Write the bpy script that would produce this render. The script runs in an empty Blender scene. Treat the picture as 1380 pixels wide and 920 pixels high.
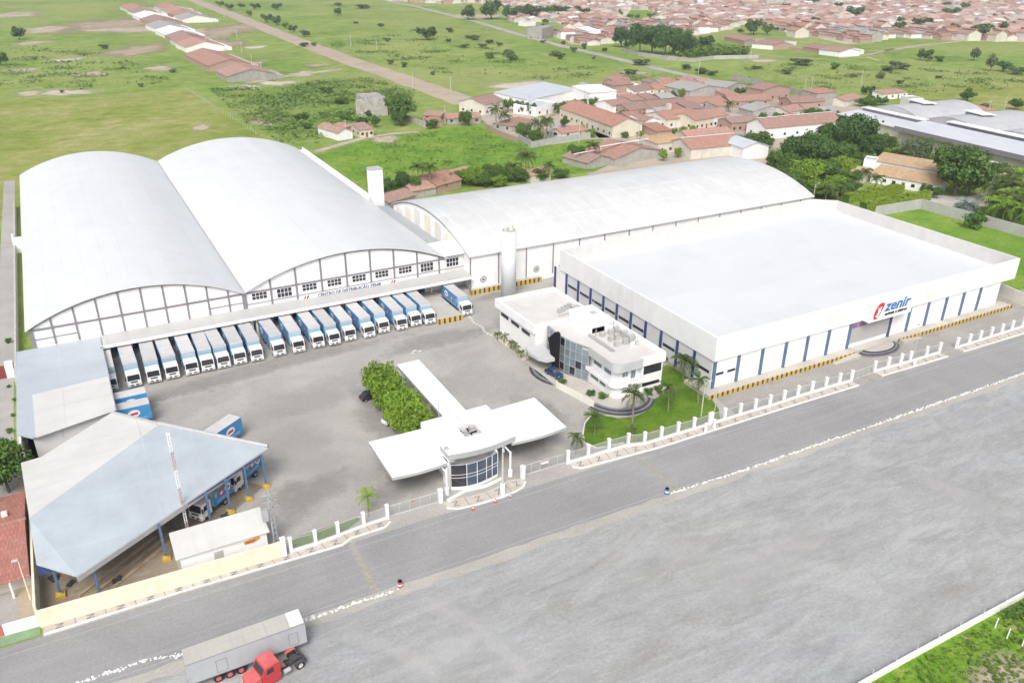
import bpy, math, random
import numpy as np
from mathutils import Vector, Matrix
random.seed(7)
rng = np.random.default_rng(11)
scene = bpy.context.scene
COL = scene.collection
PI = math.pi

# ------------------------------------------------------------------ camera (surveyed: 75 m up, drone)
F, PITCH, ROLL, YAW = 1105.0856, math.radians(25.76164), math.radians(0.46878), math.radians(28.94999)
HC = 75.0
_cy, _sy = math.cos(YAW), math.sin(YAW)
_fw = np.array([_sy*math.cos(PITCH), _cy*math.cos(PITCH), -math.sin(PITCH)])
_r = np.array([_cy, -_sy, 0.0]); _u = np.cross(_r, _fw)
_r2 = math.cos(ROLL)*_r + math.sin(ROLL)*_u
_u2 = -math.sin(ROLL)*_r + math.cos(ROLL)*_u
RM = np.array([_r2, -_u2, _fw])
def gp(px, py, z=0.0):
    """survey sheet: a point of the photograph to the place on the ground (or at height z) it shows"""
    d = RM.T @ np.array([(px-690)/F, (py-460)/F, 1.0])
    t = (HC-z)/-d[2]
    return (float(d[0]*t), float(d[1]*t), z)
def pj(X):
    q = RM @ (np.array(X, float)-np.array([0, 0, HC]))
    return (690+F*q[0]/q[2], 460+F*q[1]/q[2])
def mpp(px, py):
    g = gp(px, py); return math.sqrt(g[0]**2+g[1]**2+HC*HC)/F      # metres per pixel there

# ------------------------------------------------------------------ mesh builder
class MB:
    def __init__(s): s.v = []; s.f = []; s.m = []
    def face(s, pts, m=0):
        n = len(s.v); s.v += [tuple(p) for p in pts]; s.f.append(tuple(range(n, n+len(pts)))); s.m.append(m)
    def box(s, x0, x1, y0, y1, z0, z1, m=0):
        n = len(s.v)
        s.v += [(x0,y0,z0),(x1,y0,z0),(x1,y1,z0),(x0,y1,z0),(x0,y0,z1),(x1,y0,z1),(x1,y1,z1),(x0,y1,z1)]
        for q in ((0,3,2,1),(4,5,6,7),(0,1,5,4),(1,2,6,5),(2,3,7,6),(3,0,4,7)):
            s.f.append(tuple(n+i for i in q)); s.m.append(m)
    def obox(s, c, ux, hx, hy, z0, z1, m=0):
        """box about c=(x,y) turned so that its long axis is ux (2d unit), half sizes hx, hy"""
        uy = (-ux[1], ux[0])
        p = [(c[0]+a*hx*ux[0]+b*hy*uy[0], c[1]+a*hx*ux[1]+b*hy*uy[1]) for a, b in ((-1,-1),(1,-1),(1,1),(-1,1))]
        s.prism(p, z0, z1, m)
    def prism(s, p, z0, z1, m=0, mt=None):
        """upright prism over the 2d outline p (counter-clockwise)"""
        k = len(p); n = len(s.v)
        zb = z0 if hasattr(z0, '__len__') else [z0]*k
        zt = z1 if hasattr(z1, '__len__') else [z1]*k
        s.v += [(q[0], q[1], zb[i]) for i, q in enumerate(p)] + [(q[0], q[1], zt[i]) for i, q in enumerate(p)]
        s.f.append(tuple(n+i for i in range(k-1, -1, -1))); s.m.append(m)
        s.f.append(tuple(n+k+i for i in range(k))); s.m.append(m if mt is None else mt)
        for i in range(k):
            j = (i+1) % k
            s.f.append((n+i, n+j, n+k+j, n+k+i)); s.m.append(m)
    def hprism(s, p, a0, a1, axis='y', m=0):
        """prism over an outline in the xz plane (axis y) or the yz plane (axis x)"""
        k = len(p); n = len(s.v)
        if axis == 'y': s.v += [(q[0], a0, q[1]) for q in p]+[(q[0], a1, q[1]) for q in p]
        else: s.v += [(a0, q[0], q[1]) for q in p]+[(a1, q[0], q[1]) for q in p]
        s.f.append(tuple(n+i for i in range(k))); s.m.append(m)
        s.f.append(tuple(n+k+i for i in range(k-1, -1, -1))); s.m.append(m)
        for i in range(k):
            j = (i+1) % k
            s.f.append((n+j, n+i, n+k+i, n+k+j)); s.m.append(m)
    def cyl(s, a, b, r0, r1=None, n=10, m=0, cap=True):
        r1 = r0 if r1 is None else r1
        a = Vector(a); b = Vector(b); d = (b-a).normalized()
        x = d.orthogonal().normalized(); y = d.cross(x); k = len(s.v)
        for c, r in ((a, r0), (b, r1)):
            for i in range(n):
                t = 2*PI*i/n; s.v.append(tuple(c+x*(r*math.cos(t))+y*(r*math.sin(t))))
        for i in range(n):
            j = (i+1) % n; s.f.append((k+i, k+j, k+n+j, k+n+i)); s.m.append(m)
        if cap:
            s.f.append(tuple(k+i for i in range(n-1, -1, -1))); s.m.append(m)
            s.f.append(tuple(k+n+i for i in range(n))); s.m.append(m)
    def grid(s, rows, m=0, flip=False):
        n = len(s.v); R = len(rows); Cn = len(rows[0])
        for r in rows: s.v += [tuple(p) for p in r]
        for i in range(R-1):
            for j in range(Cn-1):
                q = (n+i*Cn+j, n+i*Cn+j+1, n+(i+1)*Cn+j+1, n+(i+1)*Cn+j)
                s.f.append(q[::-1] if flip else q); s.m.append(m)
    def build(s, name, mats, parent=None, org=(0,0,0), smooth=False, bevel=0):
        me = bpy.data.meshes.new(name)
        ox, oy, oz = org
        me.from_pydata([(x-ox, y-oy, z-oz) for x, y, z in s.v], [], s.f)
        if not isinstance(mats, (list, tuple)): mats = [mats]
        for m in mats: me.materials.append(m)
        me.polygons.foreach_set('material_index', s.m)
        if smooth: me.polygons.foreach_set('use_smooth', [True]*len(s.f))
        me.update()
        o = bpy.data.objects.new(name, me); COL.objects.link(o)
        if parent is not None: o.parent = parent
        if bevel:
            b = o.modifiers.new('edge', 'BEVEL'); b.width = bevel; b.segments = 2; b.limit_method = 'ANGLE'
        if smooth:
            me.polygons.foreach_set('use_smooth', [True]*len(s.f))
        return o

def empty(name, loc=(0,0,0), rz=0.0, sc=None):
    o = bpy.data.objects.new(name, None); COL.objects.link(o)
    o.location = loc; o.rotation_euler = (0, 0, rz); o.empty_display_size = 0.5
    if sc: o.scale = sc
    return o
def tag(o, label, cat, group=None, kind=None):
    if label: o['label'] = label
    if cat: o['category'] = cat
    if group: o['group'] = group
    if kind: o['kind'] = kind
    return o
def thing(name, label, cat, loc=(0,0,0), rz=0.0, group=None, sc=None):
    return tag(empty(name, loc, rz, sc), label, cat, group)
def struct(name, mb, mats, smooth=False):
    o = mb.build(name, mats, smooth=smooth); o['kind'] = 'structure'; return o
def dup(root, loc, rz=0.0, sc=None, label=None, group=None, name=None):
    r = root.copy(); COL.objects.link(r); r.location = loc; r.rotation_euler = (0, 0, rz)
    if sc: r.scale = sc
    if label: r['label'] = label
    if group: r['group'] = group
    for ch in list(root.children):
        c = ch.copy(); COL.objects.link(c); c.parent = r
        for g in list(ch.children):
            d = g.copy(); COL.objects.link(d); d.parent = c
    return r
ORD = ['first','second','third','fourth','fifth','sixth','seventh','eighth','ninth','tenth','eleventh','twelfth','thirteenth','fourteenth','fifteenth','sixteenth','seventeenth','eighteenth','nineteenth','twentieth']
def nth(i):
    if i < 20: return ORD[i]
    k = i+1; return '%d%s' % (k, 'th' if 10 <= k % 100 <= 20 else {1:'st',2:'nd',3:'rd'}.get(k % 10, 'th'))

# ------------------------------------------------------------------ materials
def nodes(name):
    m = bpy.data.materials.new(name); m.use_nodes = True
    nt = m.node_tree; N = nt.nodes; L = nt.links
    return m, nt, N, L, N['Principled BSDF']
def rgb(c): return (c[0], c[1], c[2], 1.0)
def mixc(N, L, fac, a, b, mode='MIX'):
    n = N.new('ShaderNodeMix'); n.data_type = 'RGBA'; n.blend_type = mode
    for sock, val in ((n.inputs[0], fac), (n.inputs[6], a), (n.inputs[7], b)):
        if hasattr(val, 'is_linked'): L.new(val, sock)
        elif isinstance(val, (int, float)): sock.default_value = val
        else: sock.default_value = rgb(val)
    return n.outputs[2]
def noise(N, L, vec, scale, detail=4, rough=.55, dist=0.0):
    n = N.new('ShaderNodeTexNoise'); n.inputs['Scale'].default_value = scale
    n.inputs['Detail'].default_value = detail; n.inputs['Roughness'].default_value = rough
    n.inputs['Distortion'].default_value = dist
    if vec is not None: L.new(vec, n.inputs['Vector'])
    return n.outputs['Fac']
def ramp(N, L, fac, stops):
    n = N.new('ShaderNodeValToRGB'); e = n.color_ramp.elements
    while len(e) < len(stops): e.new(0.5)
    for i, (p, c) in enumerate(stops):
        e[i].position = p; e[i].color = rgb(c) if hasattr(c, '__len__') else (c, c, c, 1)
    L.new(fac, n.inputs[0]); return n.outputs[0]
def mapping(N, L, vec, scale=(1,1,1), rot=(0,0,0)):
    n = N.new('ShaderNodeMapping'); n.inputs['Scale'].default_value = scale; n.inputs['Rotation'].default_value = rot
    L.new(vec, n.inputs[0]); return n.outputs[0]
def coord(N, kind='Object'):
    n = N.new('ShaderNodeTexCoord'); return n.outputs[kind]
def bumpn(N, L, h, strength, dist, bsdf):
    b = N.new('ShaderNodeBump'); b.inputs['Strength'].default_value = strength; b.inputs['Distance'].default_value = dist
    L.new(h, b.inputs['Height']); L.new(b.outputs[0], bsdf.inputs['Normal'])

def paint(name, c, rough=.55, var=.08, scale=.6, dirt=None, dscale=.25, metal=0.0, objrand=0.0, spec=.35):
    """painted / plastered / plain surface with uneven tone and faint blotches of dirt"""
    m, nt, N, L, B = nodes(name)
    co = coord(N)
    f = noise(N, L, co, scale, 5, .6)
    lo = tuple(x*(1-var*1.6) for x in c); hi = tuple(min(1, x*(1+var)) for x in c)
    col = ramp(N, L, f, [(.3, lo), (.7, hi)])
    if dirt:
        f2 = noise(N, L, mapping(N, L, co, (1, 1, .35)), dscale, 6, .65, .4)
        col = mixc(N, L, ramp(N, L, f2, [(.52, 0.0), (.75, .55)]), col, dirt)
    if objrand:
        oi = N.new('ShaderNodeObjectInfo')
        mr = N.new('ShaderNodeMapRange'); mr.inputs['To Min'].default_value = 1-objrand; mr.inputs['To Max'].default_value = 1+objrand
        L.new(oi.outputs['Random'], mr.inputs['Value'])
        hs = N.new('ShaderNodeHueSaturation'); L.new(mr.outputs[0], hs.inputs['Value']); L.new(col, hs.inputs['Color']); col = hs.outputs[0]
    L.new(col, B.inputs['Base Color'])
    B.inputs['Roughness'].default_value = rough; B.inputs['Metallic'].default_value = metal
    B.inputs['Specular IOR Level'].default_value = spec
    return m

def sheet_roof(name, c, dirtc, dirt=.25, axis='x', pitch=1.0, rough=.45, seam=None, metal=0.0, var=.05, patch=None, bs=.30):
    """corrugated or standing-seam sheets: ribs along `axis`, faint seams and weathering"""
    m, nt, N, L, B = nodes(name)
    co = coord(N)
    f = noise(N, L, mapping(N, L, co, (.35, .35, .35)), .5, 6, .65)
    lo = tuple(x*(1-var*2) for x in c); hi = tuple(min(1, x*(1+var)) for x in c)
    col = ramp(N, L, f, [(.3, lo), (.7, hi)])
    st = (.05, 1.2, 1) if axis == 'x' else (1.2, .05, 1)
    f2 = noise(N, L, mapping(N, L, co, st), .45, 5, .7)
    col = mixc(N, L, ramp(N, L, f2, [(.5, 0.0), (.8, dirt)]), col, dirtc)
    if seam:
        sx, sy, w, amt = seam
        br = N.new('ShaderNodeTexBrick'); br.inputs['Scale'].default_value = 1.0
        br.inputs['Brick Width'].default_value = sx; br.inputs['Row Height'].default_value = sy
        br.inputs['Mortar Size'].default_value = w; br.inputs['Mortar Smooth'].default_value = .6; br.offset = 0.0
        br.inputs['Color1'].default_value = (1,1,1,1); br.inputs['Color2'].default_value = (.93,.93,.93,1); br.inputs['Mortar'].default_value = (1-amt,)*3+(1,)
        L.new(co, br.inputs['Vector'])
        nb = noise(N, L, co, .12, 3)
        col2 = mixc(N, L, 1.0, col, br.outputs['Color'], 'MULTIPLY')
        col = mixc(N, L, ramp(N, L, nb, [(.35, .2), (.65, 1.0)]), col, col2)
    if patch:
        vo = N.new('ShaderNodeTexVoronoi'); vo.distance = 'CHEBYCHEV'; vo.inputs['Scale'].default_value = patch[0]
        L.new(co, vo.inputs['Vector'])
        wn = N.new('ShaderNodeSeparateColor'); L.new(vo.outputs['Color'], wn.inputs[0])
        col = mixc(N, L, ramp(N, L, wn.outputs[0], [(.80, 0.0), (.84, 1.0)]), col, patch[1])
    L.new(col, B.inputs['Base Color'])
    B.inputs['Roughness'].default_value = rough; B.inputs['Metallic'].default_value = metal
    B.inputs['Specular IOR Level'].default_value = .35
    w = N.new('ShaderNodeTexWave'); w.bands_direction = 'Y' if axis == 'x' else 'X'; w.inputs['Scale'].default_value = pitch
    L.new(co, w.inputs['Vector']); bumpn(N, L, w.outputs['Fac'], bs, .04, B)
    return m

def tile_roof(name, c1, c2, c3, objrand=.18):
    """clay tile roof: rows of tiles, patchy weathering, a little different on every house"""
    m, nt, N, L, B = nodes(name)
    co = coord(N)
    f = noise(N, L, co, .7, 6, .7)
    col = ramp(N, L, f, [(.25, c3), (.5, c1), (.75, c2)])
    br = N.new('ShaderNodeTexBrick'); br.inputs['Scale'].default_value = 1.0
    br.inputs['Brick Width'].default_value = .5; br.inputs['Row Height'].default_value = .9; br.inputs['Mortar Size'].default_value = .05
    br.inputs['Color1'].default_value = (1,1,1,1); br.inputs['Color2'].default_value = (.8,.78,.76,1); br.inputs['Mortar'].default_value = (.6,.58,.56,1)
    L.new(co, br.inputs['Vector'])
    col = mixc(N, L, .7, col, br.outputs['Color'], 'MULTIPLY')
    f3 = noise(N, L, co, .16, 4, .6)
    col = mixc(N, L, ramp(N, L, f3, [(.55, 0.0), (.75, .5)]), col, (.30, .22, .18))
    oi = N.new('ShaderNodeObjectInfo')
    mr = N.new('ShaderNodeMapRange'); mr.inputs['To Min'].default_value = 1-objrand; mr.inputs['To Max'].default_value = 1+objrand
    L.new(oi.outputs['Random'], mr.inputs['Value'])
    hs = N.new('ShaderNodeHueSaturation'); L.new(mr.outputs[0], hs.inputs['Value']); L.new(mr.outputs[0], hs.inputs['Saturation']); L.new(col, hs.inputs['Color'])
    L.new(hs.outputs[0], B.inputs['Base Color'])
    B.inputs['Roughness'].default_value = .85; B.inputs['Specular IOR Level'].default_value = .15
    w = N.new('ShaderNodeTexWave'); w.inputs['Scale'].default_value = 2.0; L.new(co, w.inputs['Vector'])
    bumpn(N, L, w.outputs['Fac'], .4, .08, B)
    return m

def brick_wall(name, c1, c2, mortar):
    m, nt, N, L, B = nodes(name)
    co = coord(N)
    sx = N.new('ShaderNodeSeparateXYZ'); L.new(co, sx.inputs[0])
    ad = N.new('ShaderNodeMath'); ad.operation = 'ADD'; L.new(sx.outputs[0], ad.inputs[0]); L.new(sx.outputs[1], ad.inputs[1])
    cb = N.new('ShaderNodeCombineXYZ'); L.new(ad.outputs[0], cb.inputs[0]); L.new(sx.outputs[2], cb.inputs[1])
    br = N.new('ShaderNodeTexBrick'); br.inputs['Scale'].default_value = 1.0
    br.inputs['Brick Width'].default_value = .4; br.inputs['Row Height'].default_value = .22; br.inputs['Mortar Size'].default_value = .03
    br.inputs['Color1'].default_value = rgb(c1); br.inputs['Color2'].default_value = rgb(c2); br.inputs['Mortar'].default_value = rgb(mortar)
    L.new(cb.outputs[0], br.inputs['Vector'])
    f = noise(N, L, co, .6, 5, .6)
    col = mixc(N, L, ramp(N, L, f, [(.45, 0.0), (.75, .5)]), br.outputs['Color'], mortar)
    L.new(col, B.inputs['Base Color']); B.inputs['Roughness'].default_value = .9
    return m

def leaf(name, dark, mid, light, objrand=.12, trans=.25):
    """foliage: every leaf clump its own tone"""
    m, nt, N, L, B = nodes(name)
    ge = N.new('ShaderNodeNewGeometry')
    col = ramp(N, L, ge.outputs['Random Per Island'], [(0.0, dark), (.5, mid), (1.0, light)])
    f = noise(N, L, coord(N), 3.0, 2)
    col = mixc(N, L, .5, col, ramp(N, L, f, [(.3, tuple(x*.7 for x in mid)), (.7, light)]))
    oi = N.new('ShaderNodeObjectInfo')
    mr = N.new('ShaderNodeMapRange'); mr.inputs['To Min'].default_value = 1-objrand*1.6; mr.inputs['To Max'].default_value = 1+objrand
    L.new(oi.outputs['Random'], mr.inputs['Value'])
    hs = N.new('ShaderNodeHueSaturation'); L.new(mr.outputs[0], hs.inputs['Value']); L.new(col, hs.inputs['Color'])
    L.new(hs.outputs[0], B.inputs['Base Color'])
    B.inputs['Roughness'].default_value = .6; B.inputs['Specular IOR Level'].default_value = .25
    t = N.new('ShaderNodeBsdfTranslucent'); L.new(hs.outputs[0], t.inputs['Color'])
    mx = N.new('ShaderNodeMixShader'); mx.inputs[0].default_value = trans
    L.new(B.outputs[0], mx.inputs[1]); L.new(t.outputs[0], mx.inputs[2])
    L.new(mx.outputs[0], N['Material Output'].inputs['Surface'])
    return m

def glass(name, c, rough=.08):
    m, nt, N, L, B = nodes(name)
    f = noise(N, L, coord(N), .5, 2)
    L.new(ramp(N, L, f, [(.35, tuple(x*.75 for x in c)), (.65, c)]), B.inputs['Base Color'])
    B.inputs['Roughness'].default_value = rough; B.inputs['Specular IOR Level'].default_value = .8
    return m

def stripes(name, a, b, axis, period):
    """hazard stripes along an axis of the object, scuffed"""
    m, nt, N, L, B = nodes(name)
    co = coord(N)
    sx = N.new('ShaderNodeSeparateXYZ'); L.new(co, sx.inputs[0])
    if axis == 'xy':
        ad = N.new('ShaderNodeMath'); ad.operation = 'ADD'; L.new(sx.outputs[0], ad.inputs[0]); L.new(sx.outputs[1], ad.inputs[1]); v = ad.outputs[0]
    else: v = sx.outputs[{'x':0,'y':1,'z':2}[axis]]
    d = N.new('ShaderNodeMath'); d.operation = 'DIVIDE'; d.inputs[1].default_value = period; L.new(v, d.inputs[0])
    fr = N.new('ShaderNodeMath'); fr.operation = 'FRACT'; L.new(d.outputs[0], fr.inputs[0])
    gt = N.new('ShaderNodeMath'); gt.operation = 'GREATER_THAN'; gt.inputs[1].default_value = .6; L.new(fr.outputs[0], gt.inputs[0])
    col = mixc(N, L, gt.outputs[0], a, b)
    f = noise(N, L, co, 1.2, 5, .7)
    col = mixc(N, L, ramp(N, L, f, [(.5, 0.0), (.8, .6)]), col, (.42, .38, .30))
    L.new(col, B.inputs['Base Color']); B.inputs['Roughness'].default_value = .7
    return m
# ------------------------------------------------------------------ ground materials
def grass_mat(name, stops, s1=.012, s2=.09, bare=None, bare_lo=.66, tint=None, fine=1.1, tuft=(.095,.165,.038)):
    m, nt, N, L, B = nodes(name)
    co = coord(N)
    a = noise(N, L, co, s1, 6, .62, .6)
    b = noise(N, L, co, s2, 6, .7, .3)
    c = noise(N, L, co, fine, 4, .7)
    ad = N.new('ShaderNodeMath'); ad.operation = 'MULTIPLY_ADD'; L.new(b, ad.inputs[0]); ad.inputs[1].default_value = .55; 
    ad2 = N.new('ShaderNodeMath'); ad2.operation = 'MULTIPLY'; L.new(a, ad2.inputs[0]); ad2.inputs[1].default_value = .45; L.new(ad2.outputs[0], ad.inputs[2])
    ad3 = N.new('ShaderNodeMath'); ad3.operation = 'MULTIPLY_ADD'; L.new(c, ad3.inputs[0]); ad3.inputs[1].default_value = .34; 
    sb = N.new('ShaderNodeMath'); sb.operation = 'SUBTRACT'; L.new(ad.outputs[0], sb.inputs[0]); sb.inputs[1].default_value = .17
    L.new(sb.outputs[0], ad3.inputs[2])
    cn = N.new('ShaderNodeMapRange'); cn.inputs['From Min'].default_value = .36; cn.inputs['From Max'].default_value = .66; cn.inputs['To Min'].default_value = .18; cn.inputs['To Max'].default_value = .84
    L.new(ad3.outputs[0], cn.inputs['Value'])
    col = ramp(N, L, cn.outputs[0], stops)
    tf = noise(N, L, mapping(N, L, co, (1, 1.5, 1)), .22, 5, .75, .4)
    col = mixc(N, L, ramp(N, L, tf, [(.52, 0.0), (.68, .42)]), col, tuft)
    yl = noise(N, L, co, .0065, 5, .6, .4)
    col = mixc(N, L, ramp(N, L, yl, [(.46, 0.0), (.60, .55)]), col, (.285,.31,.115)) if s1 < .015 else col
    if bare:
        d = noise(N, L, mapping(N, L, co, (1, 1.6, 1)), .017, 7, .68, .8)
        col = mixc(N, L, ramp(N, L, d, [(bare_lo, 0.0), (bare_lo+.06, .8)]), col, bare)
    L.new(col, B.inputs['Base Color']); B.inputs['Roughness'].default_value = 1.0; B.inputs['Specular IOR Level'].default_value = .05
    bumpn(N, L, ad3.outputs[0], .9, .8, B)
    return m

def paved(name, c, streak, stain, rot, brick=None, s=.05, soft=None, softmax=1.0):
    """asphalt, gravel and pavers: base tone, wheel-worn streaks, stains, grain"""
    m, nt, N, L, B = nodes(name)
    co = coord(N)
    f = noise(N, L, co, s, 7, .62, .8)
    col = ramp(N, L, f, [(.32, tuple(x*.88 for x in c)), (.5, c), (.68, tuple(min(1, x*1.12) for x in c))])
    f2 = noise(N, L, mapping(N, L, co, streak[1], (0, 0, rot)), streak[2], 6, .66, 1.2)
    col = mixc(N, L, ramp(N, L, f2, [(.5, 0.0), (.72, streak[3])]), col, streak[0])
    f3 = noise(N, L, mapping(N, L, co, (1, 1.3, 1), (0, 0, rot+.6)), stain[1], 7, .68, .5)
    col = mixc(N, L, ramp(N, L, f3, [(.54, 0.0), (.7, stain[2])]), col, stain[0])
    g = noise(N, L, co, 2.6, 5, .78)
    col = mixc(N, L, .5, col, ramp(N, L, g, [(.3, .72), (.7, 1.0)]), 'MULTIPLY') if False else mixc(N, L, 1.0, col, ramp(N, L, g, [(.3, .84), (.7, 1.10)]), 'MULTIPLY')
    if brick:
        br = N.new('ShaderNodeTexBrick'); br.inputs['Scale'].default_value = 1.0
        br.inputs['Brick Width'].default_value = brick[0]; br.inputs['Row Height'].default_value = brick[1]; br.inputs['Mortar Size'].default_value = brick[2]
        br.inputs['Color1'].default_value = (1,1,1,1); br.inputs['Color2'].default_value = (.93,.92,.9,1); br.inputs['Mortar'].default_value = (.82,.8,.77,1)
        L.new(co, br.inputs['Vector']); col = mixc(N, L, .8, col, br.outputs['Color'], 'MULTIPLY')
    L.new(col, B.inputs['Base Color']); B.inputs['Roughness'].default_value = .95; B.inputs['Specular IOR Level'].default_value = .12
    bumpn(N, L, g, .25, .03, B)
    if soft:                                       # worn-in edges: the patch thins out raggedly towards its rim
        at = N.new('ShaderNodeAttribute'); at.attribute_name = 'edge'
        n1 = noise(N, L, co, soft, 6, .7, .5)
        ma = N.new('ShaderNodeMath'); ma.operation = 'MULTIPLY_ADD'; L.new(n1, ma.inputs[0]); ma.inputs[1].default_value = 1.7
        s2 = N.new('ShaderNodeMath'); s2.operation = 'SUBTRACT'; L.new(at.outputs['Fac'], s2.inputs[0]); s2.inputs[1].default_value = .85; L.new(s2.outputs[0], ma.inputs[2])
        fac = ramp(N, L, ma.outputs[0], [(.12, 0.0), (.98, softmax)])
        tr = N.new('ShaderNodeBsdfTransparent'); mx = N.new('ShaderNodeMixShader'); L.new(fac, mx.inputs[0]); L.new(tr.outputs[0], mx.inputs[1]); L.new(B.outputs[0], mx.inputs[2])
        L.new(mx.outputs[0], N['Material Output'].inputs['Surface'])
    return m

G_LUSH = (.075, .155, .024); G_MID = (.125, .200, .042); G_YEL = (.215, .245, .085); G_DRY = (.270, .240, .125)
M = {}
M['grass'] = grass_mat('grassland', [(.18, (.100,.180,.034)), (.40, (.165,.255,.052)), (.60, (.235,.310,.080)), (.85, (.36,.36,.17))], bare=(.40,.33,.23), bare_lo=.64)
M['field'] = grass_mat('pale_field', [(.18, (.145,.205,.036)), (.38, (.215,.265,.060)), (.60, (.290,.305,.105)), (.84, (.40,.36,.20))], s1=.02, s2=.10, tuft=(.15,.175,.045))
M['lush'] = grass_mat('lush_lot', [(.18, (.085,.185,.024)), (.40, (.135,.260,.034)), (.62, (.200,.300,.050)), (.84, (.33,.34,.11))], s1=.03, s2=.16)
M['lawn'] = grass_mat('mown_lawn', [(.18, (.060,.130,.014)), (.50, (.105,.200,.022)), (.82, (.175,.245,.042))], s1=.06, s2=.3, fine=2.0, tuft=(.055,.12,.016))
M['verge'] = grass_mat('rough_verge', [(.18, (.085,.180,.016)), (.42, (.130,.265,.026)), (.64, (.20,.30,.045)), (.86, (.36,.33,.17))], s1=.10, s2=.35, fine=1.6)
M['road'] = paved('asphalt', (.283,.283,.284), ((.35,.347,.34), (.06,1.4,1), .5, .55), ((.225,.225,.23), .11, .5), -.02)
M['yard'] = paved('pavers', (.400,.390,.368), ((.45,.443,.425), (.35,1,1), .22, .5), ((.315,.31,.298), .08, .5), .5, brick=(.5,.25,.03), s=.06)
def gravel_mat():
    m, nt, N, L, B = nodes('gravel'); co = coord(N)
    big = noise(N, L, co, .018, 4, .55, .5)
    col = ramp(N, L, big, [(.34, (.328,.334,.324)), (.52, (.320,.329,.333)), (.66, (.296,.311,.332))])
    for rot, sc, st, c, amt in ((.45, .10, (.35,1.2,1), (.43,.445,.45), .55), (-.5, .13, (.3,1.3,1), (.255,.255,.252), .6), (1.1, .2, (.3,1.2,1), (.42,.432,.438), .4), (.2, .045, (.7,1,1), (.42,.435,.43), .55), (.8, .075, (.6,1,1), (.265,.262,.245), .65)):
        f = noise(N, L, mapping(N, L, co, st, (0, 0, rot)), sc, 8, .70, 2.2)
        col = mixc(N, L, ramp(N, L, f, [(.50, 0.0), (.66, amt)]), col, c)
    wv = N.new('ShaderNodeTexWave'); wv.wave_type = 'RINGS'; wv.inputs['Scale'].default_value = .05; wv.inputs['Distortion'].default_value = 14; wv.inputs['Detail'].default_value = 4; wv.inputs['Detail Scale'].default_value = .4; L.new(co, wv.inputs['Vector'])
    ms = noise(N, L, co, .05, 3)
    mm = N.new('ShaderNodeMath'); mm.operation = 'MULTIPLY'; L.new(ramp(N, L, wv.outputs['Fac'], [(.82, 0.0), (1.0, .45)]), mm.inputs[0]); L.new(ramp(N, L, ms, [(.45, 0.0), (.6, 1.0)]), mm.inputs[1])
    col = mixc(N, L, mm.outputs[0], col, (.44,.445,.44))
    for rot, c, amt in ((.5, (.44,.45,.455), .40), (-.3, (.25,.253,.255), .40), (1.2, (.43,.435,.43), .35)):
        f = noise(N, L, mapping(N, L, co, (.22, 1.1, 1), (0, 0, rot)), .55, 6, .72, 1.6)
        col = mixc(N, L, ramp(N, L, f, [(.52, 0.0), (.70, amt)]), col, c)
    g = noise(N, L, co, 2.2, 6, .8); col = mixc(N, L, 1.0, col, ramp(N, L, g, [(.30, .80), (.70, 1.13)]), 'MULTIPLY')
    L.new(col, B.inputs['Base Color']); B.inputs['Roughness'].default_value = 1.0; B.inputs['Specular IOR Level'].default_value = .08
    bumpn(N, L, g, .5, .06, B); return m
M['lot'] = gravel_mat()
M['dirt'] = paved('bare_dirt', (.40,.335,.26), ((.48,.41,.33), (.25,1,1), .3, .6), ((.33,.25,.18), .1, .5), .3)
M['soil'] = paved('soil', (.47,.405,.31), ((.60,.54,.44), (.4,1,1), .12, .6), ((.25,.25,.11), .09, .7), .3)
M['redsoil'] = paved('reddish_soil', (.36,.27,.19), ((.46,.37,.28), (.4,1,1), .12, .6), ((.22,.22,.09), .07, .75), .3)
M['sand'] = paved('pale_sand', (.58,.53,.43), ((.66,.61,.52), (.4,1,1), .2, .6), ((.40,.36,.24), .1, .5), .3)
M['street'] = paved('street_asphalt', (.36,.35,.335), ((.45,.44,.42), (.3,1,1), .2, .5), ((.28,.27,.25), .1, .5), .3)
M['brown'] = paved('brown_dirt', (.285,.240,.180), ((.40,.36,.29), (.3,1,1), .35, .7), ((.155,.118,.085), .16, .75), .55)
M['concrete'] = paved('concrete', (.46,.44,.40), ((.55,.53,.49), (.4,1,1), .4, .5), ((.33,.31,.27), .25, .5), .2)
M['forecourt'] = paved('forecourt_pavers', (.335,.325,.305), ((.42,.41,.385), (.3,1,1), .3, .6), ((.25,.24,.225), .12, .7), .1, brick=(.9,.45,.05))
M['pavetile'] = paved('pinkish_pavement', (.53,.49,.445), ((.60,.57,.53), (.4,1,1), .5, .5), ((.40,.35,.30), .3, .5), .2, brick=(.4,.4,.03))

for k_, src in (('soil', ((.47,.405,.31), ((.60,.54,.44), (.4,1,1), .12, .6), ((.25,.25,.11), .09, .7), .3)), ('redsoil', ((.40,.315,.235), ((.50,.42,.33), (.4,1,1), .12, .6), ((.24,.25,.10), .07, .75), .3)), ('sand', ((.56,.51,.41), ((.64,.59,.50), (.4,1,1), .2, .6), ((.40,.36,.24), .1, .5), .3)), ('concrete', ((.46,.44,.40), ((.55,.53,.49), (.4,1,1), .4, .5), ((.33,.31,.27), .25, .5), .2))):
    M[k_+'_soft'] = paved(k_+'_patch', *src, soft=.07, softmax=.92)
M['track_soft'] = paved('pale_track', (.56,.56,.55), ((.62,.62,.61), (.4,1,1), .3, .6), ((.46,.46,.455), .3, .5), .3, soft=.55, softmax=.42)
M['tan_soft'] = paved('tan_track', (.40,.39,.365), ((.42,.41,.38), (.4,1,1), .3, .6), ((.31,.30,.28), .3, .5), .3, soft=.5, softmax=.40)
def edge_attr(o, vals):
    a = o.data.attributes.new('edge', 'FLOAT', 'POINT'); a.data.foreach_set('value', vals); return o
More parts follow.
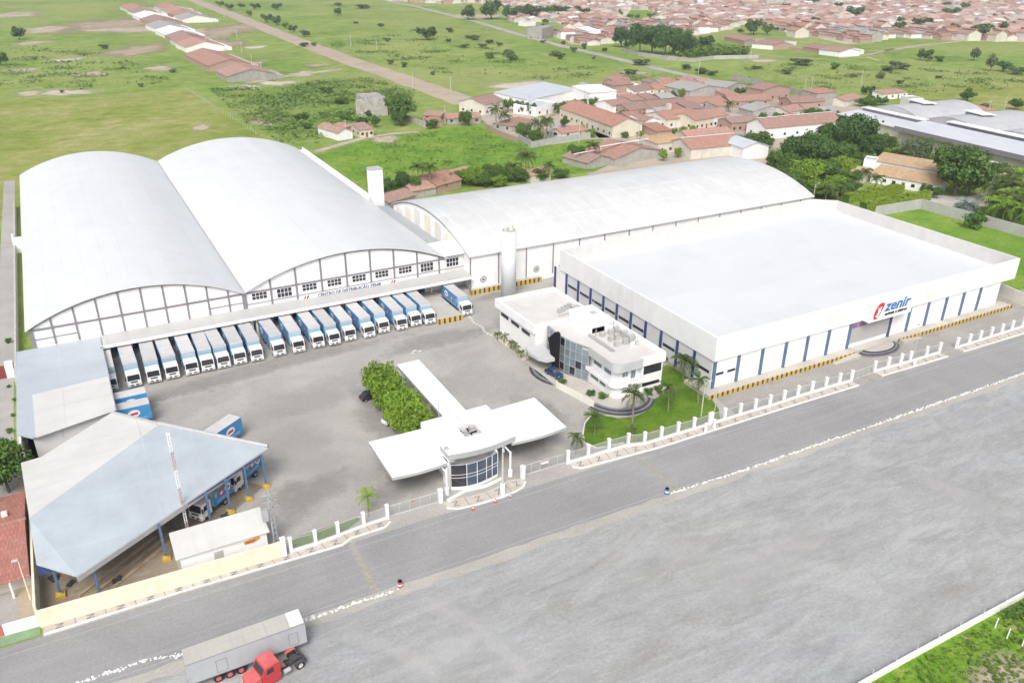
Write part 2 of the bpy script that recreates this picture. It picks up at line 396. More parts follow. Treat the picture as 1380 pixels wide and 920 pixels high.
def soft_sheet(name, pts, z, mat):
    c = (sum(p[0] for p in pts)/len(pts), sum(p[1] for p in pts)/len(pts)); b = MB(); n = len(pts)
    b.v = [(*c, z)]+[(c[0]+(p[0]-c[0])*k, c[1]+(p[1]-c[1])*k, z) for k in (.55, 1.15) for p in pts]
    for i in range(n):
        j = (i+1) % n; b.f += [(0, 1+i, 1+j), (1+i, 1+n+i, 1+n+j, 1+j)]; b.m += [0, 0]
    return edge_attr(struct(name, b, mat), [1.0]+[.9]*n+[0.0]*n)
def soft_ribbon(name, pts, w, z, mat):
    b = MB(); rows = []; vals = []
    for i, p in enumerate(pts):
        a = Vector(pts[max(0, i-1)][:2]); c = Vector(pts[min(len(pts)-1, i+1)][:2]); d = (c-a).normalized(); e = 1.0 if 0 < i < len(pts)-1 else .3
        rows.append([(p[0]-d.y*w*k, p[1]+d.x*w*k, z) for k in (.85, .3, 0, -.3, -.85)]); vals += [0, .9*e, e, .9*e, 0]
    b.grid(rows); return edge_attr(struct(name, b, mat), vals)
def sheet(name, pts, z, mat):
    b = MB(); b.face([(p[0], p[1], z) for p in pts]); return struct(name, b, mat)
def ragged(cx, cy, rx, ry, n=26, rot=0.0, rough=.28, seed=0):
    r = random.Random(seed); ph = [r.uniform(0, 6.28) for _ in range(4)]
    out = []
    for i in range(n):
        t = 2*PI*i/n
        k = 1+rough*(.5*math.sin(2*t+ph[0])+.35*math.sin(3*t+ph[1])+.3*math.sin(5*t+ph[2])+.25*r.uniform(-1, 1))
        x, y = rx*k*math.cos(t), ry*k*math.sin(t)
        out.append((cx+x*math.cos(rot)-y*math.sin(rot), cy+x*math.sin(rot)+y*math.cos(rot)))
    return out
def ribbon(name, pts, w, z, mat, z1=None, jitter=0.0):
    """flat strip along a polyline; w one width or one per point"""
    b = MB(); rows = []
    r = random.Random(len(pts))
    for i, p in enumerate(pts):
        a = Vector(pts[max(0, i-1)][:2]); c = Vector(pts[min(len(pts)-1, i+1)][:2]); d = (c-a).normalized()
        ww = (w[i] if hasattr(w, '__len__') else w)/2
        j1 = 1+jitter*r.uniform(-1, 1); j2 = 1+jitter*r.uniform(-1, 1)
        rows.append([(p[0]-d.y*ww*j1, p[1]+d.x*ww*j1, z), (p[0]+d.y*ww*j2, p[1]-d.x*ww*j2, z)])
    b.grid(rows); return struct(name, b, mat)
def dense(pts, step):
    out = []
    for i in range(len(pts)-1):
        a, c = np.array(pts[i][:2]), np.array(pts[i+1][:2]); n = max(1, int(np.linalg.norm(c-a)/step))
        out += [tuple(a+(c-a)*k/n) for k in range(n)]
    return out+[tuple(pts[-1][:2])]

# one ground sheet to the horizon
b = MB()
xs = [-6000,-2000,-800,-200,400,1000,2000,4000,9000]; ys = [-3000,-500,0,300,700,1200,2000,4000,9000]
b.grid([[(x, y, 0.0) for x in xs] for y in ys], flip=False); struct('ground', b, M['grass'])

KERB = lambda x: 91.05-.0215*(x+13)           # far kerb line of the road
NEAR = lambda x: 79.6-.0215*(x+13)            # near edge of the tarmac
sheet('gravel_lot', [(-160, -60), (40, -60), (55, 10), (66.0, 39.1), (90, 39.0), (115, 38.7), (330, 36), (330, 74), (-160, 84.5)], .02, M['lot'])
sheet('grass_verge', [(40, -60), (55, 10), (66.0, 39.0), (90, 38.9), (115, 38.6), (330, 35.9), (330, -60)], .03, M['verge'])
soft_sheet('soil_patch', ragged(82.5, 31.0, 5.5, 4.5, seed=3), .035, M['soil_soft'])
b = MB(); b.grid([[(x, KERB(x), .04) for x in range(-160, 341, 20)], [(x, NEAR(x), .04) for x in range(-160, 341, 20)]], flip=True); struct('road', b, M['road'])
# dusty shoulder between tarmac and gravel
b = MB(); r_ = random.Random(5); xs = [-60+2.2*i for i in range(130)]
b.grid([[(x, NEAR(x)+r_.uniform(-.1, .35), .046) for x in xs], [(x, NEAR(x)-1.1-r_.uniform(0, .9), .046) for x in xs]], flip=True)
M['shoulder'] = paved('dusty_shoulder', (.40,.385,.35), ((.48,.47,.44), (.3,1,1), .3, .6), ((.30,.295,.285), .2, .7), .1)
struct('road_shoulder', b, M['shoulder'])
sheet('yard', [(-13.6, 92.9), (-13.6, KERB(-13.6)-.3), (98.8, KERB(98.8)-.3), (98.8, 157), (200, 158), (200, 168), (-15.4, 168)], .05, M['yard'])
sheet('store_forecourt', [(95.6, KERB(95.6)-.3), (205, KERB(205)-.3), (200, 108), (98.7, 108)], .056, M['forecourt'])
sheet('dirt_floor', [(-13.5, 93.1), (2.5, 92.6), (2.5, 99.5), (12, 105), (17, 109), (5, 122), (-2, 131), (-13.5, 131)], .056, M['brown'])
# worn yellow bands across the road, faint edge lines
M['yworn'] = paint('worn_yellow', (.325,.308,.255), .9, .12, 1.5, dirt=(.275,.272,.268), dscale=1.4)
M['wworn'] = paint('worn_white', (.36,.355,.35), .9, .12, 1.5, dirt=(.27,.27,.28), dscale=.6)
b = MB()
for x0, x1 in ((23.6, 24.6), (71.9, 72.7)):
    b.face([(x0, NEAR(x0)+.3, .046), (x1, NEAR(x0)+.3, .046), (x1+.3, KERB(x1)-.4, .046), (x0+.3, KERB(x0)-.4, .046)])
struct('speed_band', b, M['yworn'])
b = MB()
for q, off in ((KERB, -1.6), (NEAR, .7)):
    xx = [-60+4*i for i in range(65)]
    b.grid([[(x, q(x)+off+.07, .047) for x in xx], [(x, q(x)+off-.07, .047) for x in xx]], flip=True)
struct('road_edge_line', b, M['wworn'])

# pavement with kerb, dark z figures and joints
M['kerb'] = paint('whitewashed_kerb', (.72,.71,.68), .85, .1, 1.2, dirt=(.45,.43,.40), dscale=.8)
M['zmark'] = paint('grey_tiles', (.20,.195,.19), .9, .15, 2)
M['joint'] = paint('grey_joint_tiles', (.27,.26,.25), .9, .12, 2)
def pavement(pts_in, pts_out):
    """raised strip between the fence line and the kerb"""
    b = MB(); k = MB(); z = MB()
    outl = list(pts_out)+list(reversed(pts_in))
    b.prism(outl, .02, .16)
    for i in range(len(pts_out)-1):
        a, c = Vector(pts_out[i]), Vector(pts_out[i+1]); d = (c-a).normalized(); n = Vector((d.y, -d.x))
        k.prism([a+n*.16, c+n*.16, c-n*.12, a-n*.12], .02, .20)
    L1 = [Vector(p) for p in pts_out]; L2 = [Vector(p) for p in pts_in]
    def at(L, s):
        tot = sum((L[i+1]-L[i]).length for i in range(len(L)-1)); t = s*tot
        for i in range(len(L)-1):
            l = (L[i+1]-L[i]).length
            if t <= l or i == len(L)-2: return L[i]+(L[i+1]-L[i])*min(1, t/l)
            t -= l
    tot = sum((L1[i+1]-L1[i]).length for i in range(len(L1)-1)); n = max(1, round(tot/3.5))
    for i in range(n):
        s0, s1 = i/n, (i+1)/n
        if i: 
            p, q = at(L1, s0), at(L2, s0); p = p+(q-p)*.10; q = q+(p-q)*.06; d = (q-p).normalized(); w = Vector((d.y, -d.x))*.07
            z.face([(v.x, v.y, .166) for v in (p+w, q+w, q-w, p-w)], 1)
        m = (s0+s1)/2; A, B_, C, D = at(L1, m-.13/n), at(L1, m+.13/n), at(L2, m+.13/n), at(L2, m-.13/n)
        P = lambda u, v: (A+(B_-A)*u)*(1-v)+(D+(C-D)*u)*v
        for (u0, v0), (u1, v1) in (((0, .72), (1, .72)), ((1, .72), (0, .28)), ((0, .28), (1, .28))):
            p, q = P(u0, v0), P(u1, v1); d = (q-p).normalized(); w = Vector((d.y, -d.x))*.08
            z.face([(v.x, v.y, .167) for v in (p+w, q+w, q-w, p-w)], 0)
    struct('pavement', b, M['pavetile']); struct('kerb', k, M['kerb']); struct('pavement_marking', z, [M['zmark'], M['joint']])
pavement([(-13.5, 92.55), (15.4, 91.5), (22.9, 91.85), (25.4, 92.25), (30.9, 92.4)],
         [(-13.5, 91.15), (3, 90.95), (16.4, 90.3), (23.2, 90.0), (24.7, 90.8), (29.8, 90.85), (30.9, 91.6)])
pavement([(39.3, 92.2), (41.6, 92.1), (43.6, 91.7), (46.1, 91.5), (49.2, 92.0), (50.6, 92.6), (52.9, 91.9)],
         [(39.4, 90.7), (40.9, 89.7), (44, 89.3), (47.9, 89.2), (50.5, 89.5), (51.9, 89.9), (52.9, 91.0)])
pavement([(61.4, 92.05), (65.2, 91.9), (73.0, 91.7), (75.6, 90.75), (89.4, 90.35), (103, 90.1), (124.3, 89.8)],
         [(61.5, 90.9), (62.6, 89.9), (71.8, 89.25), (77, 88.85), (92, 88.7), (110, 88.4), (124.3, 88.1)])
pavement([(131.3, 90.35), (141.3, 89.8), (150.5, 89.6)], [(131.3, 88.6), (140, 88.3), (150.5, 88.0)])
pavement([(155.4, 89.55), (170, 89.45), (205, 89.3)], [(155.4, 87.9), (170, 87.5), (205, 86.8)])

# lawn in front of the office, planted strip
lawn = [(74.3,103.6),(70.6,101.0),(68.4,98.2),(67.3,95.8),(68.2,93.6),(73.0,92.9),(76,91.6),(92.5,91.2),(94.6,93.8),(96.2,97.9),(98.2,105.0),(98.2,112),(91.2,112),(91.0,103.6),(84.5,101.6),(82.5,99.4),(79.5,98.9),(76.8,99.8),(75.2,101.6)]
sheet('lawn', lawn, .075, M['lawn'])
b = MB()
for i in range(len(lawn)):
    if 0 <= i < 5:
        a, c = Vector(lawn[i]), Vector(lawn[(i+1) % len(lawn)]); d = (c-a).normalized(); n = Vector((d.y, -d.x))
        b.prism([a-n*.02, c-n*.02, c-n*.22, a-n*.22][::-1] if False else [a+n*.22, a, c, c+n*.22][::-1], .03, .18)
struct('lawn_kerb', b, M['kerb'])
sheet('lawn', [(16.9, 92.6), (22.6, 92.6), (25.2, 93.1), (27.3, 94.2), (27.0, 94.9), (17.2, 94.6)], .075, M['lawn'])
sheet('grass_strip', [(192.5, 104), (270, 96), (330, 90), (330, 116), (238, 163), (224, 166), (192.5, 158)], .06, M['lush'])
M['glow'] = M['lush']
# white dashes painted on the yard
M['dash'] = paint('white_road_paint', (.62,.61,.58), .9, .12, 1.5, dirt=(.42,.40,.37), dscale=.9)
b = MB()
for i in range(17):
    t = i/16; x, y = 72.6+.3*math.sin(i), 152.6-14.5*t
    b.box(x-.28, x+.28, y-.24, y+.24, .05, .056+.002)
for x, y, s in ((55.4,141.4,.5),(56.3,140.8,.4),(54.6,140.6,.35)): b.face([(x-s, y-s*.7, .058), (x+s, y-s*.6, .058), (x+s*.8, y+s*.7, .058), (x-s*.9, y+s*.5, .058)])
struct('yard_marking', b, M['dash'])

# left side street and the plots beside it
ribbon('side_street', [(-17.9, 94), (-18.3, 150), (-18.0, 200), (-17.6, 330)], 3.4, .045, M['street'])
sheet('side_yard', [(-16.2, 131), (-12.7, 131), (-12.7, 168), (-16.0, 168)], .05, M['concrete'])
sheet('house_plot', [(-26, 92.5), (-14, 92.3), (-14.4, 131), (-26, 131)], .03, M['dirt'])
M['patchgreen'] = paint('green_concrete', (.20,.30,.17), .9, .15, .8, dirt=(.33,.36,.28), dscale=.5)
sheet('green_apron', [(-21, 91.6), (-13.9, 91.3), (-13.9, 93.6), (-21, 93.9)], .05, M['patchgreen'])

# ------------------------------------------------------------------ far land
road1 = [gp(*p) for p in ((225,-8), (262,1), (330,27), (400,55.5), (480,85), (560,113), (600,127), (632,140))]
ribbon('dirt_road', dense(road1, 12), 18, .05, M['dirt'], jitter=.10)
road2 = [gp(*p) for p in ((505,-2), (560,9), (640,29), (700,47), (760,63), (830,79), (900,96), (950,107), (1000,118), (1050,129), (1090,139), (1128,147))]
ribbon('tarred_street', dense(road2, 12), 8.0, .05, M['street'], jitter=.06)
for pts, w in (([(1380,44), (1290,56), (1235,62), (1200,68), (1160,69)], 6), ([(1205,66), (1170,74), (1120,80)], 4), ([(1165,76), (1192,84)], 3.5), ([(980,66), (1040,76), (1110,80), (1140,80)], 3.5)):
    soft_ribbon('dirt_track', dense([gp(*p) for p in pts], 10), w, .045, M['soil_soft'])
soft_ribbon('dirt_track', dense([gp(*p) for p in ((421,206), (455,196), (490,186), (530,180), (575,177))], 5), 4, .05, M['soil_soft'])
soft_ribbon('dirt_track', dense([gp(*p) for p in ((330,113), (390,102), (440,96), (470,92))], 6), 7, .05, M['soil_soft'])
soft_ribbon('dirt_track', dense([gp(*p) for p in ((250,48), (300,78), (345,98), (380,103))], 8), 10, .05, M['soil_soft'])
for pts, w in (([(645,150), (690,163), (745,168), (790,176), (830,190), (870,206), (905,214)], 8), ([(812,160), (800,176), (815,186)], 5), ([(985,181), (1010,176), (1040,181)], 6), ([(866,166), (930,158), (985,152), (1060,160)], 5)):
    ribbon('village_street', dense([gp(*p) for p in pts], 6), w, .06, M['street'], jitter=.08)
sheet('field', [gp(*p)[:2] for p in ((-60,144), (80,133), (175,127), (250,120), (300,150), (345,180), (380,205), (330,300), (6,300), (-60,280))], .03, M['field'])
sheet('meadow', [gp(*p)[:2] for p in ((432,210), (470,196), (520,182), (575,174), (640,170), (668,178), (700,192), (718,200), (790,188), (820,188), (846,200), (860,206), (800,232), (690,245), (560,262), (505,262))], .04, M['lush'])
sheet('field', [gp(*p)[:2] for p in ((1185,128), (1260,116), (1380,108), (1450,112), (1450,150), (1330,158), (1290,150), (1220,146))], .03, M['field'])
k = 0
for px, py, wx, wy, mt in ((700,116,50,6,'sand'), (155,33,62,11,'redsoil'), (305,42,42,12,'redsoil'), (175,40,60,5,'soil'), (90,125,36,5,'sand'),(60,40,40,5,'soil'),(322,92,26,9,'soil'),(296,60,34,8,'redsoil'),(372,112,26,4,'sand'),(262,44,24,6,'soil'),(20,20,40,4,'soil'),(120,100,30,4,'soil'),(215,92,22,4,'soil'),(30,95,22,4,'soil'), (92,81,18,4,'sand'), (45,58,25,3,'soil'),
                           (352,163,16,6,'soil'), (40,126,20,4,'soil'), (185,68,34,10,'redsoil'), (362,168,10,3,'soil'), (408,100,22,4,'sand'), (345,64,14,3,'sand'), (1030,82,30,2.5,'soil'), (665,152,16,5,'soil'), (520,188,26,5,'soil'),
                           (645,22,40,4,'soil'), (855,98,30,3,'soil'), (330,118,30,3,'sand'), (430,88,22,2.4,'redsoil'), (270,172,14,5,'soil'), (915,163,60,5,'soil'), (1000,140,60,5,'soil'), (1010,166,40,5,'soil'), (610,160,40,6,'soil'),(1150,262,18,3,'concrete')):
    g = gp(px, py); gx = gp(px+wx, py); gy = gp(px, py-wy)
    rx = math.dist(g[:2], gx[:2]); ry = math.dist(g[:2], gy[:2]); rot = math.atan2(gx[1]-g[1], gx[0]-g[0])
    soft_sheet('soil_patch', ragged(g[0], g[1], rx, ry, 34, rot, .34, seed=k), .034+.0005*k, M[mt+'_soft']); k += 1

# tyre tracks and pale scrapes on the gravel lot
for pts, w, mt in (([(1188,792),(1215,795),(1240,803),(1270,812)], 1.6, 'track_soft'), ([(1230,642),(1290,664),(1340,684),(1400,700)], 4, 'track_soft'), ([(870,700),(830,735),(780,768),(700,800)], 1.4, 'track_soft'), ([(880,706),(842,742),(795,775),(715,808)], 1.4, 'track_soft'),
                   ([(560,800),(640,840),(700,900),(720,930)], 3, 'track_soft'), ([(640,745),(740,712),(820,690),(890,668)], 2.4, 'tan_soft'), ([(440,850),(520,870),(580,900),(600,930)], 2.0, 'track_soft'), ([(930,780),(1030,745),(1110,730),(1190,735)], 2.2, 'track_soft')):
    soft_ribbon('tyre_track', dense([gp(*p) for p in pts], 2), w, .028, M[mt])
for i, (px, py, rx, ry, mt) in enumerate(((1070,735,6,3.5,'track_soft'),(925,740,5,3,'track_soft'),(1020,660,4,2.5,'track_soft'),(1000,780,7,3,'track_soft'),(600,880,6,3,'track_soft'))):
    g = gp(px, py); soft_sheet('gravel_patch', ragged(g[0], g[1], rx, ry, 26, .4, .34, seed=60+i), .024+.0004*i, M[mt])
# wheel-worn and oil-dark areas of the yard
M['yarddark_soft'] = paved('oily_pavers', (.26,.25,.235), ((.33,.32,.30), (.4,1,1), .3, .6), ((.21,.20,.19), .3, .5), .3, soft=.5, softmax=.30)
M['yardlite_soft'] = paved('dusty_pavers', (.45,.44,.41), ((.50,.49,.46), (.4,1,1), .3, .6), ((.38,.37,.34), .3, .5), .3, soft=.5, softmax=.34)
for i, (x, y, rx, ry, mt) in enumerate(((25,148,30,4,'yarddark_soft'),(62,144,12,4,'yarddark_soft'),(30,132,18,6,'yardlite_soft'),(62,122,8,9,'yardlite_soft'),(24,116,8,8,'yardlite_soft'),(36,99,6,4,'yarddark_soft'),(58,99,5,4,'yarddark_soft'),(22,104,7,5,'yarddark_soft'),(66,108,3,8,'yarddark_soft'),(40,120,4,12,'yarddark_soft'),(86,160,8,2.5,'yarddark_soft'),(10,140,9,5,'yardlite_soft'),(30,104,5,4,'yardlite_soft'))):
    soft_sheet('yard_stain', ragged(x, y, rx, ry, 26, .1, .3, seed=80+i), .0515+.0002*i, M[mt])

VP_ = [gp(*p)[:2] for p in ((640,152),(700,132),(770,124),(820,112),(925,107),(985,116),(1060,134),(1120,142),(1165,143),(1140,178),(1060,200),(1030,222),(960,235),(870,245),(790,236),(782,214),(812,204),(800,188),(720,198),(660,172))]
M['village_ground'] = paved('village_ground', (.42,.36,.29), ((.50,.45,.38), (.4,1,1), .12, .6), ((.17,.25,.07), .045, .95), .3)
sheet('villa_forecourt', [gp(*p)[:2] for p in ((1236,272),(1262,263),(1300,266),(1338,258),(1348,276),(1334,298),(1292,292),(1250,280))], .042, M['concrete'])
sheet('village_ground', VP_, .033, M['village_ground'])
# ------------------------------------------------------------------ palette for buildings
M['white'] = paint('white_plaster', (.84,.845,.85), .7, .03, .5, dirt=(.74,.735,.72), dscale=.3)
M['whitewall'] = paint('white_wall', (.86,.86,.86), .75, .04, .4, dirt=(.74,.72,.69), dscale=.22)
M['offwhite'] = paint('offwhite_wall', (.74,.72,.66), .8, .05, .4, dirt=(.55,.52,.45), dscale=.3)
M['greywall'] = paint('grey_wall', (.45,.45,.44), .85, .08, .5, dirt=(.34,.33,.31), dscale=.3)
M['roofwhite'] = sheet_roof('white_roof_sheets', (.645,.668,.68), (.565,.58,.59), .28, axis='x', seam=(3.9, 43.0, .12, .12), var=.02, pitch=1.1)
M['roofold'] = sheet_roof('weathered_roof_sheets', (.605,.618,.615), (.50,.505,.495), .6, axis='y', seam=(7.67, 9.0, .28, -.13), pitch=1.1, var=.05)
M['rooflow'] = sheet_roof('store_roof_sheets', (.635,.655,.668), (.565,.58,.59), .25, axis='x', seam=(10.2, 5.1, .06, .07), var=.008, pitch=1.1)
M['roofgrey'] = sheet_roof('grey_roof_sheets', (.36,.385,.42), (.27,.28,.30), .4, axis='y', pitch=1.2)
M['frame'] = paint('grey_frame', (.235,.225,.25), .6, .06, 1)
M['framelt'] = paint('pale_grey_frame', (.42,.42,.42), .6, .06, 1)
M['navy'] = paint('navy_paint', (.035,.055,.17), .5, .1, .8, dirt=(.12,.15,.26), dscale=.6)
M['blue'] = paint('steel_blue_paint', (.10,.165,.28), .5, .1, .8, dirt=(.17,.24,.36), dscale=.6)
M['darkglass'] = glass('dark_glass', (.030,.034,.042))
M['blueglass'] = glass('blue_glass', (.060,.095,.15), .1)
M['paleglass'] = glass('pale_glass', (.22,.285,.325), .12)
M['haz_x'] = stripes('hazard_stripes_x', (.58,.39,.055), (.05,.045,.04), 'x', 1.25)
M['haz_y'] = stripes('hazard_stripes_y', (.58,.39,.055), (.05,.045,.04), 'y', 1.25)
M['cream'] = paint('cream_paint', (.79,.745,.575), .8, .04, .5, dirt=(.58,.52,.38), dscale=.35)
M['black'] = paint('black_paint', (.016,.016,.019), .9, .1, 1, spec=.1)
M['shutter'] = sheet_roof('shutter', (.44,.44,.45), (.36,.36,.36), .3, axis='x', pitch=1.0)
M['logored'] = paint('sign_red', (.55,.035,.06), .4, .03, 1)
M['logoblue'] = paint('sign_blue', (.02,.17,.46), .4, .03, 1)
M['textgrey'] = paint('sign_slate', (.09,.13,.24), .5, .03, 1)
M['textblack'] = paint('sign_black', (.03,.03,.04), .5, .03, 1)
M['metal'] = paint('galvanised', (.50,.51,.52), .4, .08, 2, metal=.3)

def text(name, body, mat, parent, org, loc, size, rot, shear=0.0, ext=.04, sx=1.0, align='LEFT', space=1.0, bold=0.0):
    """lettering as real raised letters"""
    cu = bpy.data.curves.new(name, 'FONT'); cu.body = body; cu.size = size; cu.extrude = ext; cu.shear = shear
    cu.align_x = align; cu.space_character = space; cu.offset = bold
    cu.resolution_u = 3
    tmp = bpy.data.objects.new(name, cu); COL.objects.link(tmp)
    bpy.context.view_layer.update()
    me = bpy.data.meshes.new_from_object(tmp.evaluated_get(bpy.context.evaluated_depsgraph_get()))
    bpy.data.objects.remove(tmp); me.name = name
    me.materials.clear(); me.materials.append(mat)
    o = bpy.data.objects.new(name, me); COL.objects.link(o); o.parent = parent
    o.location = (loc[0]-org[0], loc[1]-org[1], loc[2]-org[2]); o.rotation_euler = rot; o.scale = (sx, 1, 1)
    return o
FACE = (PI/2, 0, 0)                          # lettering that faces -y

def arc(x0, x1, ze, za, n):
    c = (x1-x0)/2; s = za-ze; R = (c*c+s*s)/(2*s); zc = za-R; xm = (x0+x1)/2; a = math.asin(min(1, c/R))
    return [(xm+R*math.sin(-a+2*a*i/n), zc+R*math.cos(-a+2*a*i/n)) for i in range(n+1)]
def arc_z(x, x0, x1, ze, za):
    c = (x1-x0)/2; s = za-ze; R = (c*c+s*s)/(2*s); return za-R+math.sqrt(max(0, R*R-(x-(x0+x1)/2)**2))
def arch_roof(b, a, t, y0, y1, axis='y', m=0):
    """curved slab over arc points a, thickness t, from y0 to y1"""
    up = a; lo = [(x, z-t) for x, z in a]
    P = (lambda p, y: (p[0], y, p[1])) if axis == 'y' else (lambda p, y: (y, p[0], p[1]))
    fl = axis == 'x'
    b.grid([[P(p, y0) for p in up], [P(p, y1) for p in up]], m, flip=fl)
    b.grid([[P(p, y0) for p in lo], [P(p, y1) for p in lo]], m, flip=not fl)
    for y, f in ((y0, fl), (y1, not fl)): b.grid([[P(p, y) for p in lo], [P(p, y) for p in up]], m, flip=f)
    for p, q in ((up[0], lo[0]), (up[-1], lo[-1])): b.face([P(p, y0), P(q, y0), P(q, y1), P(p, y1)], m)

# ------------------------------------------------------------------ twin-vault distribution warehouse
O = (30.5, 167, 0)
W = thing('distribution_warehouse', 'huge white warehouse under twin barrel vault roofs with a truck dock along its front', 'warehouse', O)
b = MB()
YF, YB = 167.0, 296.5
for x0, x1, za in ((-12.2, 27.75, 14.0), (27.75, 74.0, 14.3)):
    a = arc(x0, x1, 8.9, za-.25, 28)
    b.hprism([(x0, 0)]+[p for p in a]+[(x1, 0)], YF, YF+.3); b.hprism([(x0, 0)]+[p for p in a]+[(x1, 0)], YB-.3, YB)
b.box(-12.2, -11.9, YF+.3, YB-.3, 0, 8.9); b.box(73.7, 74, YF+.3, YB-.3, 0, 8.9)
b.build('wall', M['whitewall'], W, O)
for x0, x1, za in ((-12.75, 27.72, 14.25), (27.78, 74.55, 14.55)):
    b = MB(); arch_roof(b, arc(x0, x1, 9.0, za, 40), .22, YF-.7, YB+.5)
    o = b.build('roof', M['roofwhite'], W, O)
    for p in o.data.polygons: p.use_smooth = len(p.vertices) == 4 and abs(p.normal.y) < .5 and p.area > 1
b = MB(); b.box(27.5, 28.0, YF-.72, YB+.5, 8.94, 9.13); b.build('gutter', M['framelt'], W, O)
# grey frame on the gable: rim ribs, eaves beam, mullions
b = MB()
for x0, x1, za in ((-12.2, 27.72, 14.0), (27.78, 74.0, 14.3)):
    up = arc(x0, x1, 8.98, za, 40); lo = [(x, z-.42) for x, z in arc(x0, x1, 8.98, za, 40)]
    b.grid([[(p[0], YF-.16, p[1]) for p in lo], [(p[0], YF-.16, p[1]) for p in up]], 0)
    b.grid([[(p[0], YF-.16, p[1]) for p in lo], [(p[0], YF-.003, p[1]) for p in lo]], 0)
b.box(-12.2, 74, YF-.15, YF-.004, 8.42, 8.80)
mul = [-8.2+4.1*i for i in range(9)]
for x in mul: b.box(x-.17, x+.17, YF-.18, YF-.005, 5.2, arc_z(x, -12.2, 27.75, 8.9, 13.9)-.2)
mulR = [33.4, 38.9, 44.5, 50.2, 55.8, 61.4, 67.1, 72.6]
for x in mulR: b.box(x-.2, x+.2, YF-.18, YF-.005, 5.2, arc_z(x, 27.75, 74, 8.9, 14.2)-.2)
b.box(27.3, 28.2, YF-.22, YF-.005, 4.9, 9.0)
b.box(-12.2, -11.5, YF-.2, YF-.005, 0, 8.9)
b.box(-11.5, -4.3, YF-.12, YF-.006, 6.55, 6.72); b.box(20.4, 27.3, YF-.12, YF-.006, 6.55, 6.72)
b.box(28.2, 79, YF-.12, YF-.006, 5.95, 6.1)
b.build('gable_frame', M['frame'], W, O)
def window(parent, org, x0, x1, z0, z1, y, cols, rows, mf, mp, fr=.09):
    b = MB()
    b.box(x0-fr, x1+fr, y-.10, y-.006, z1, z1+fr); b.box(x0-fr, x1+fr, y-.10, y-.006, z0-fr, z0)
    b.box(x0-fr, x0, y-.10, y-.006, z0, z1); b.box(x1, x1+fr, y-.10, y-.006, z0, z1)
    for i in range(1, cols): x = x0+(x1-x0)*i/cols; b.box(x-fr/2, x+fr/2, y-.085, y-.006, z0, z1)
    for i in range(1, rows): z = z0+(z1-z0)*i/rows; b.box(x0, x1, y-.08, y-.007, z-fr/2, z+fr/2)
    w = b.build('window', mf, parent, org)
    b = MB(); b.box(x0, x1, y-.05, y-.008, z0, z1); b.build('pane', mp, w, org)
    return w
for i, xc in enumerate((30.9, 36.2, 41.7, 47.3, 53.0, 58.4, 64.1, 69.5, 76.2)):
    window(W, O, xc-1.55, xc+1.55, 6.35 if i in (1, 7, 8) else 6.85, 8.3, YF if i < 8 else YF+.3, 4, 2, M['white'], M['darkglass'])
# corner block and lean-to along the right side
b = MB(); b.box(74.0, 79.0, YF+.3, 176, 0, 9.0); b.box(73.9, 79.6, YF-.5, 176.2, 9.25, 9.6); b.build('corner_block', M['white'], W, O)
b = MB(); b.box(73.9, 79.62, YF-.52, YF-.40, 9.0, 9.22); b.box(74, 79, YF-.1, YF+.1, 9.0, 9.24); b.build('parapet', M['frame'], W, O)
b = MB(); b.face([(74.02, 176.3, 8.6), (78.9, 176.3, 7.9), (78.9, 216, 7.9), (74.02, 216, 8.6)]); b.face([(78.9,176.3,7.9),(78.9,176.3,7.6),(78.9,216,7.6),(78.9,216,7.9)]); b.face([(74.02,216,8.6),(78.9,216,7.9),(78.9,216,0),(74.02,216,0)])
b.build('lean_to_roof', M['roofgrey'], W, O)
b = MB(); b.box(77.6, 77.9, 225, 300, 0, 8.2); b.box(74.02, 77.6, 224.5, 300, 7.0, 7.25); b.build('side_wall', M['white'], W, O)
b = MB()
for i in range(14): b = MB(); b.box(75.0, 76.0, 228+5*i, 230.2+5*i, 7.26, 7.6); b.build('vent', M['greywall'], W, O)
# canopy over the docks
b = MB()
b.prism([(-.4, 162.2), (78.9, 162.2), (78.9, YF-.01), (-.4, YF-.01)], [4.75, 4.75, 5.0, 5.0], [4.95, 4.95, 5.2, 5.2])
b.box(-.5, 78.95, 161.95, 162.2, 4.42, 5.05)
M['canopytop'] = sheet_roof('canopy_sheets', (.48,.485,.475), (.39,.39,.375), .4, axis='y', pitch=1.0, seam=(5, 6, .05, .2))
b.build('canopy', [M['canopytop']], W, O)
b = MB(); b.box(-.55, 78.97, 161.9, 161.948, 4.40, 5.08); b.build('fascia', M['white'], W, O)
b = MB()
for x in (27.9, 28.9, 63.2, 64.2): b = MB(); b.box(x-.25, x+.25, 162.85, 163.35, 0, 4.7); b.build('canopy_post', M['cream'], W, O)
for i in range(9): b = MB(); b.box(-0.2+8.75*i, .2+8.75*i, 165.9, 166.3, 1.2, 4.9); b.build('canopy_post', M['cream'], W, O)
# raised dock, blue doors
b = MB(); b.box(-.5, 78.7, 163.4, YF-.02, .05, 1.2)
b.build('dock', M['concrete'], W, O)
b = MB(); b.box(64.9, 70.9, 150.9, 163.38, .05, 1.18); b.build('dock_ramp', M['concrete'], W, O)
b = MB(); b.box(64.85, 70.95, 150.78, 150.896, .06, 1.22)
b.build('hazard_band', M['haz_x'], W, O)
for i in range(17):
    x = 2.4+4.05*i
    b = MB(); b.box(x-1.5, x+1.5, YF-.14, YF-.03, 1.22, 4.3)
    b.build('dock_door', M['navy'], W, O)
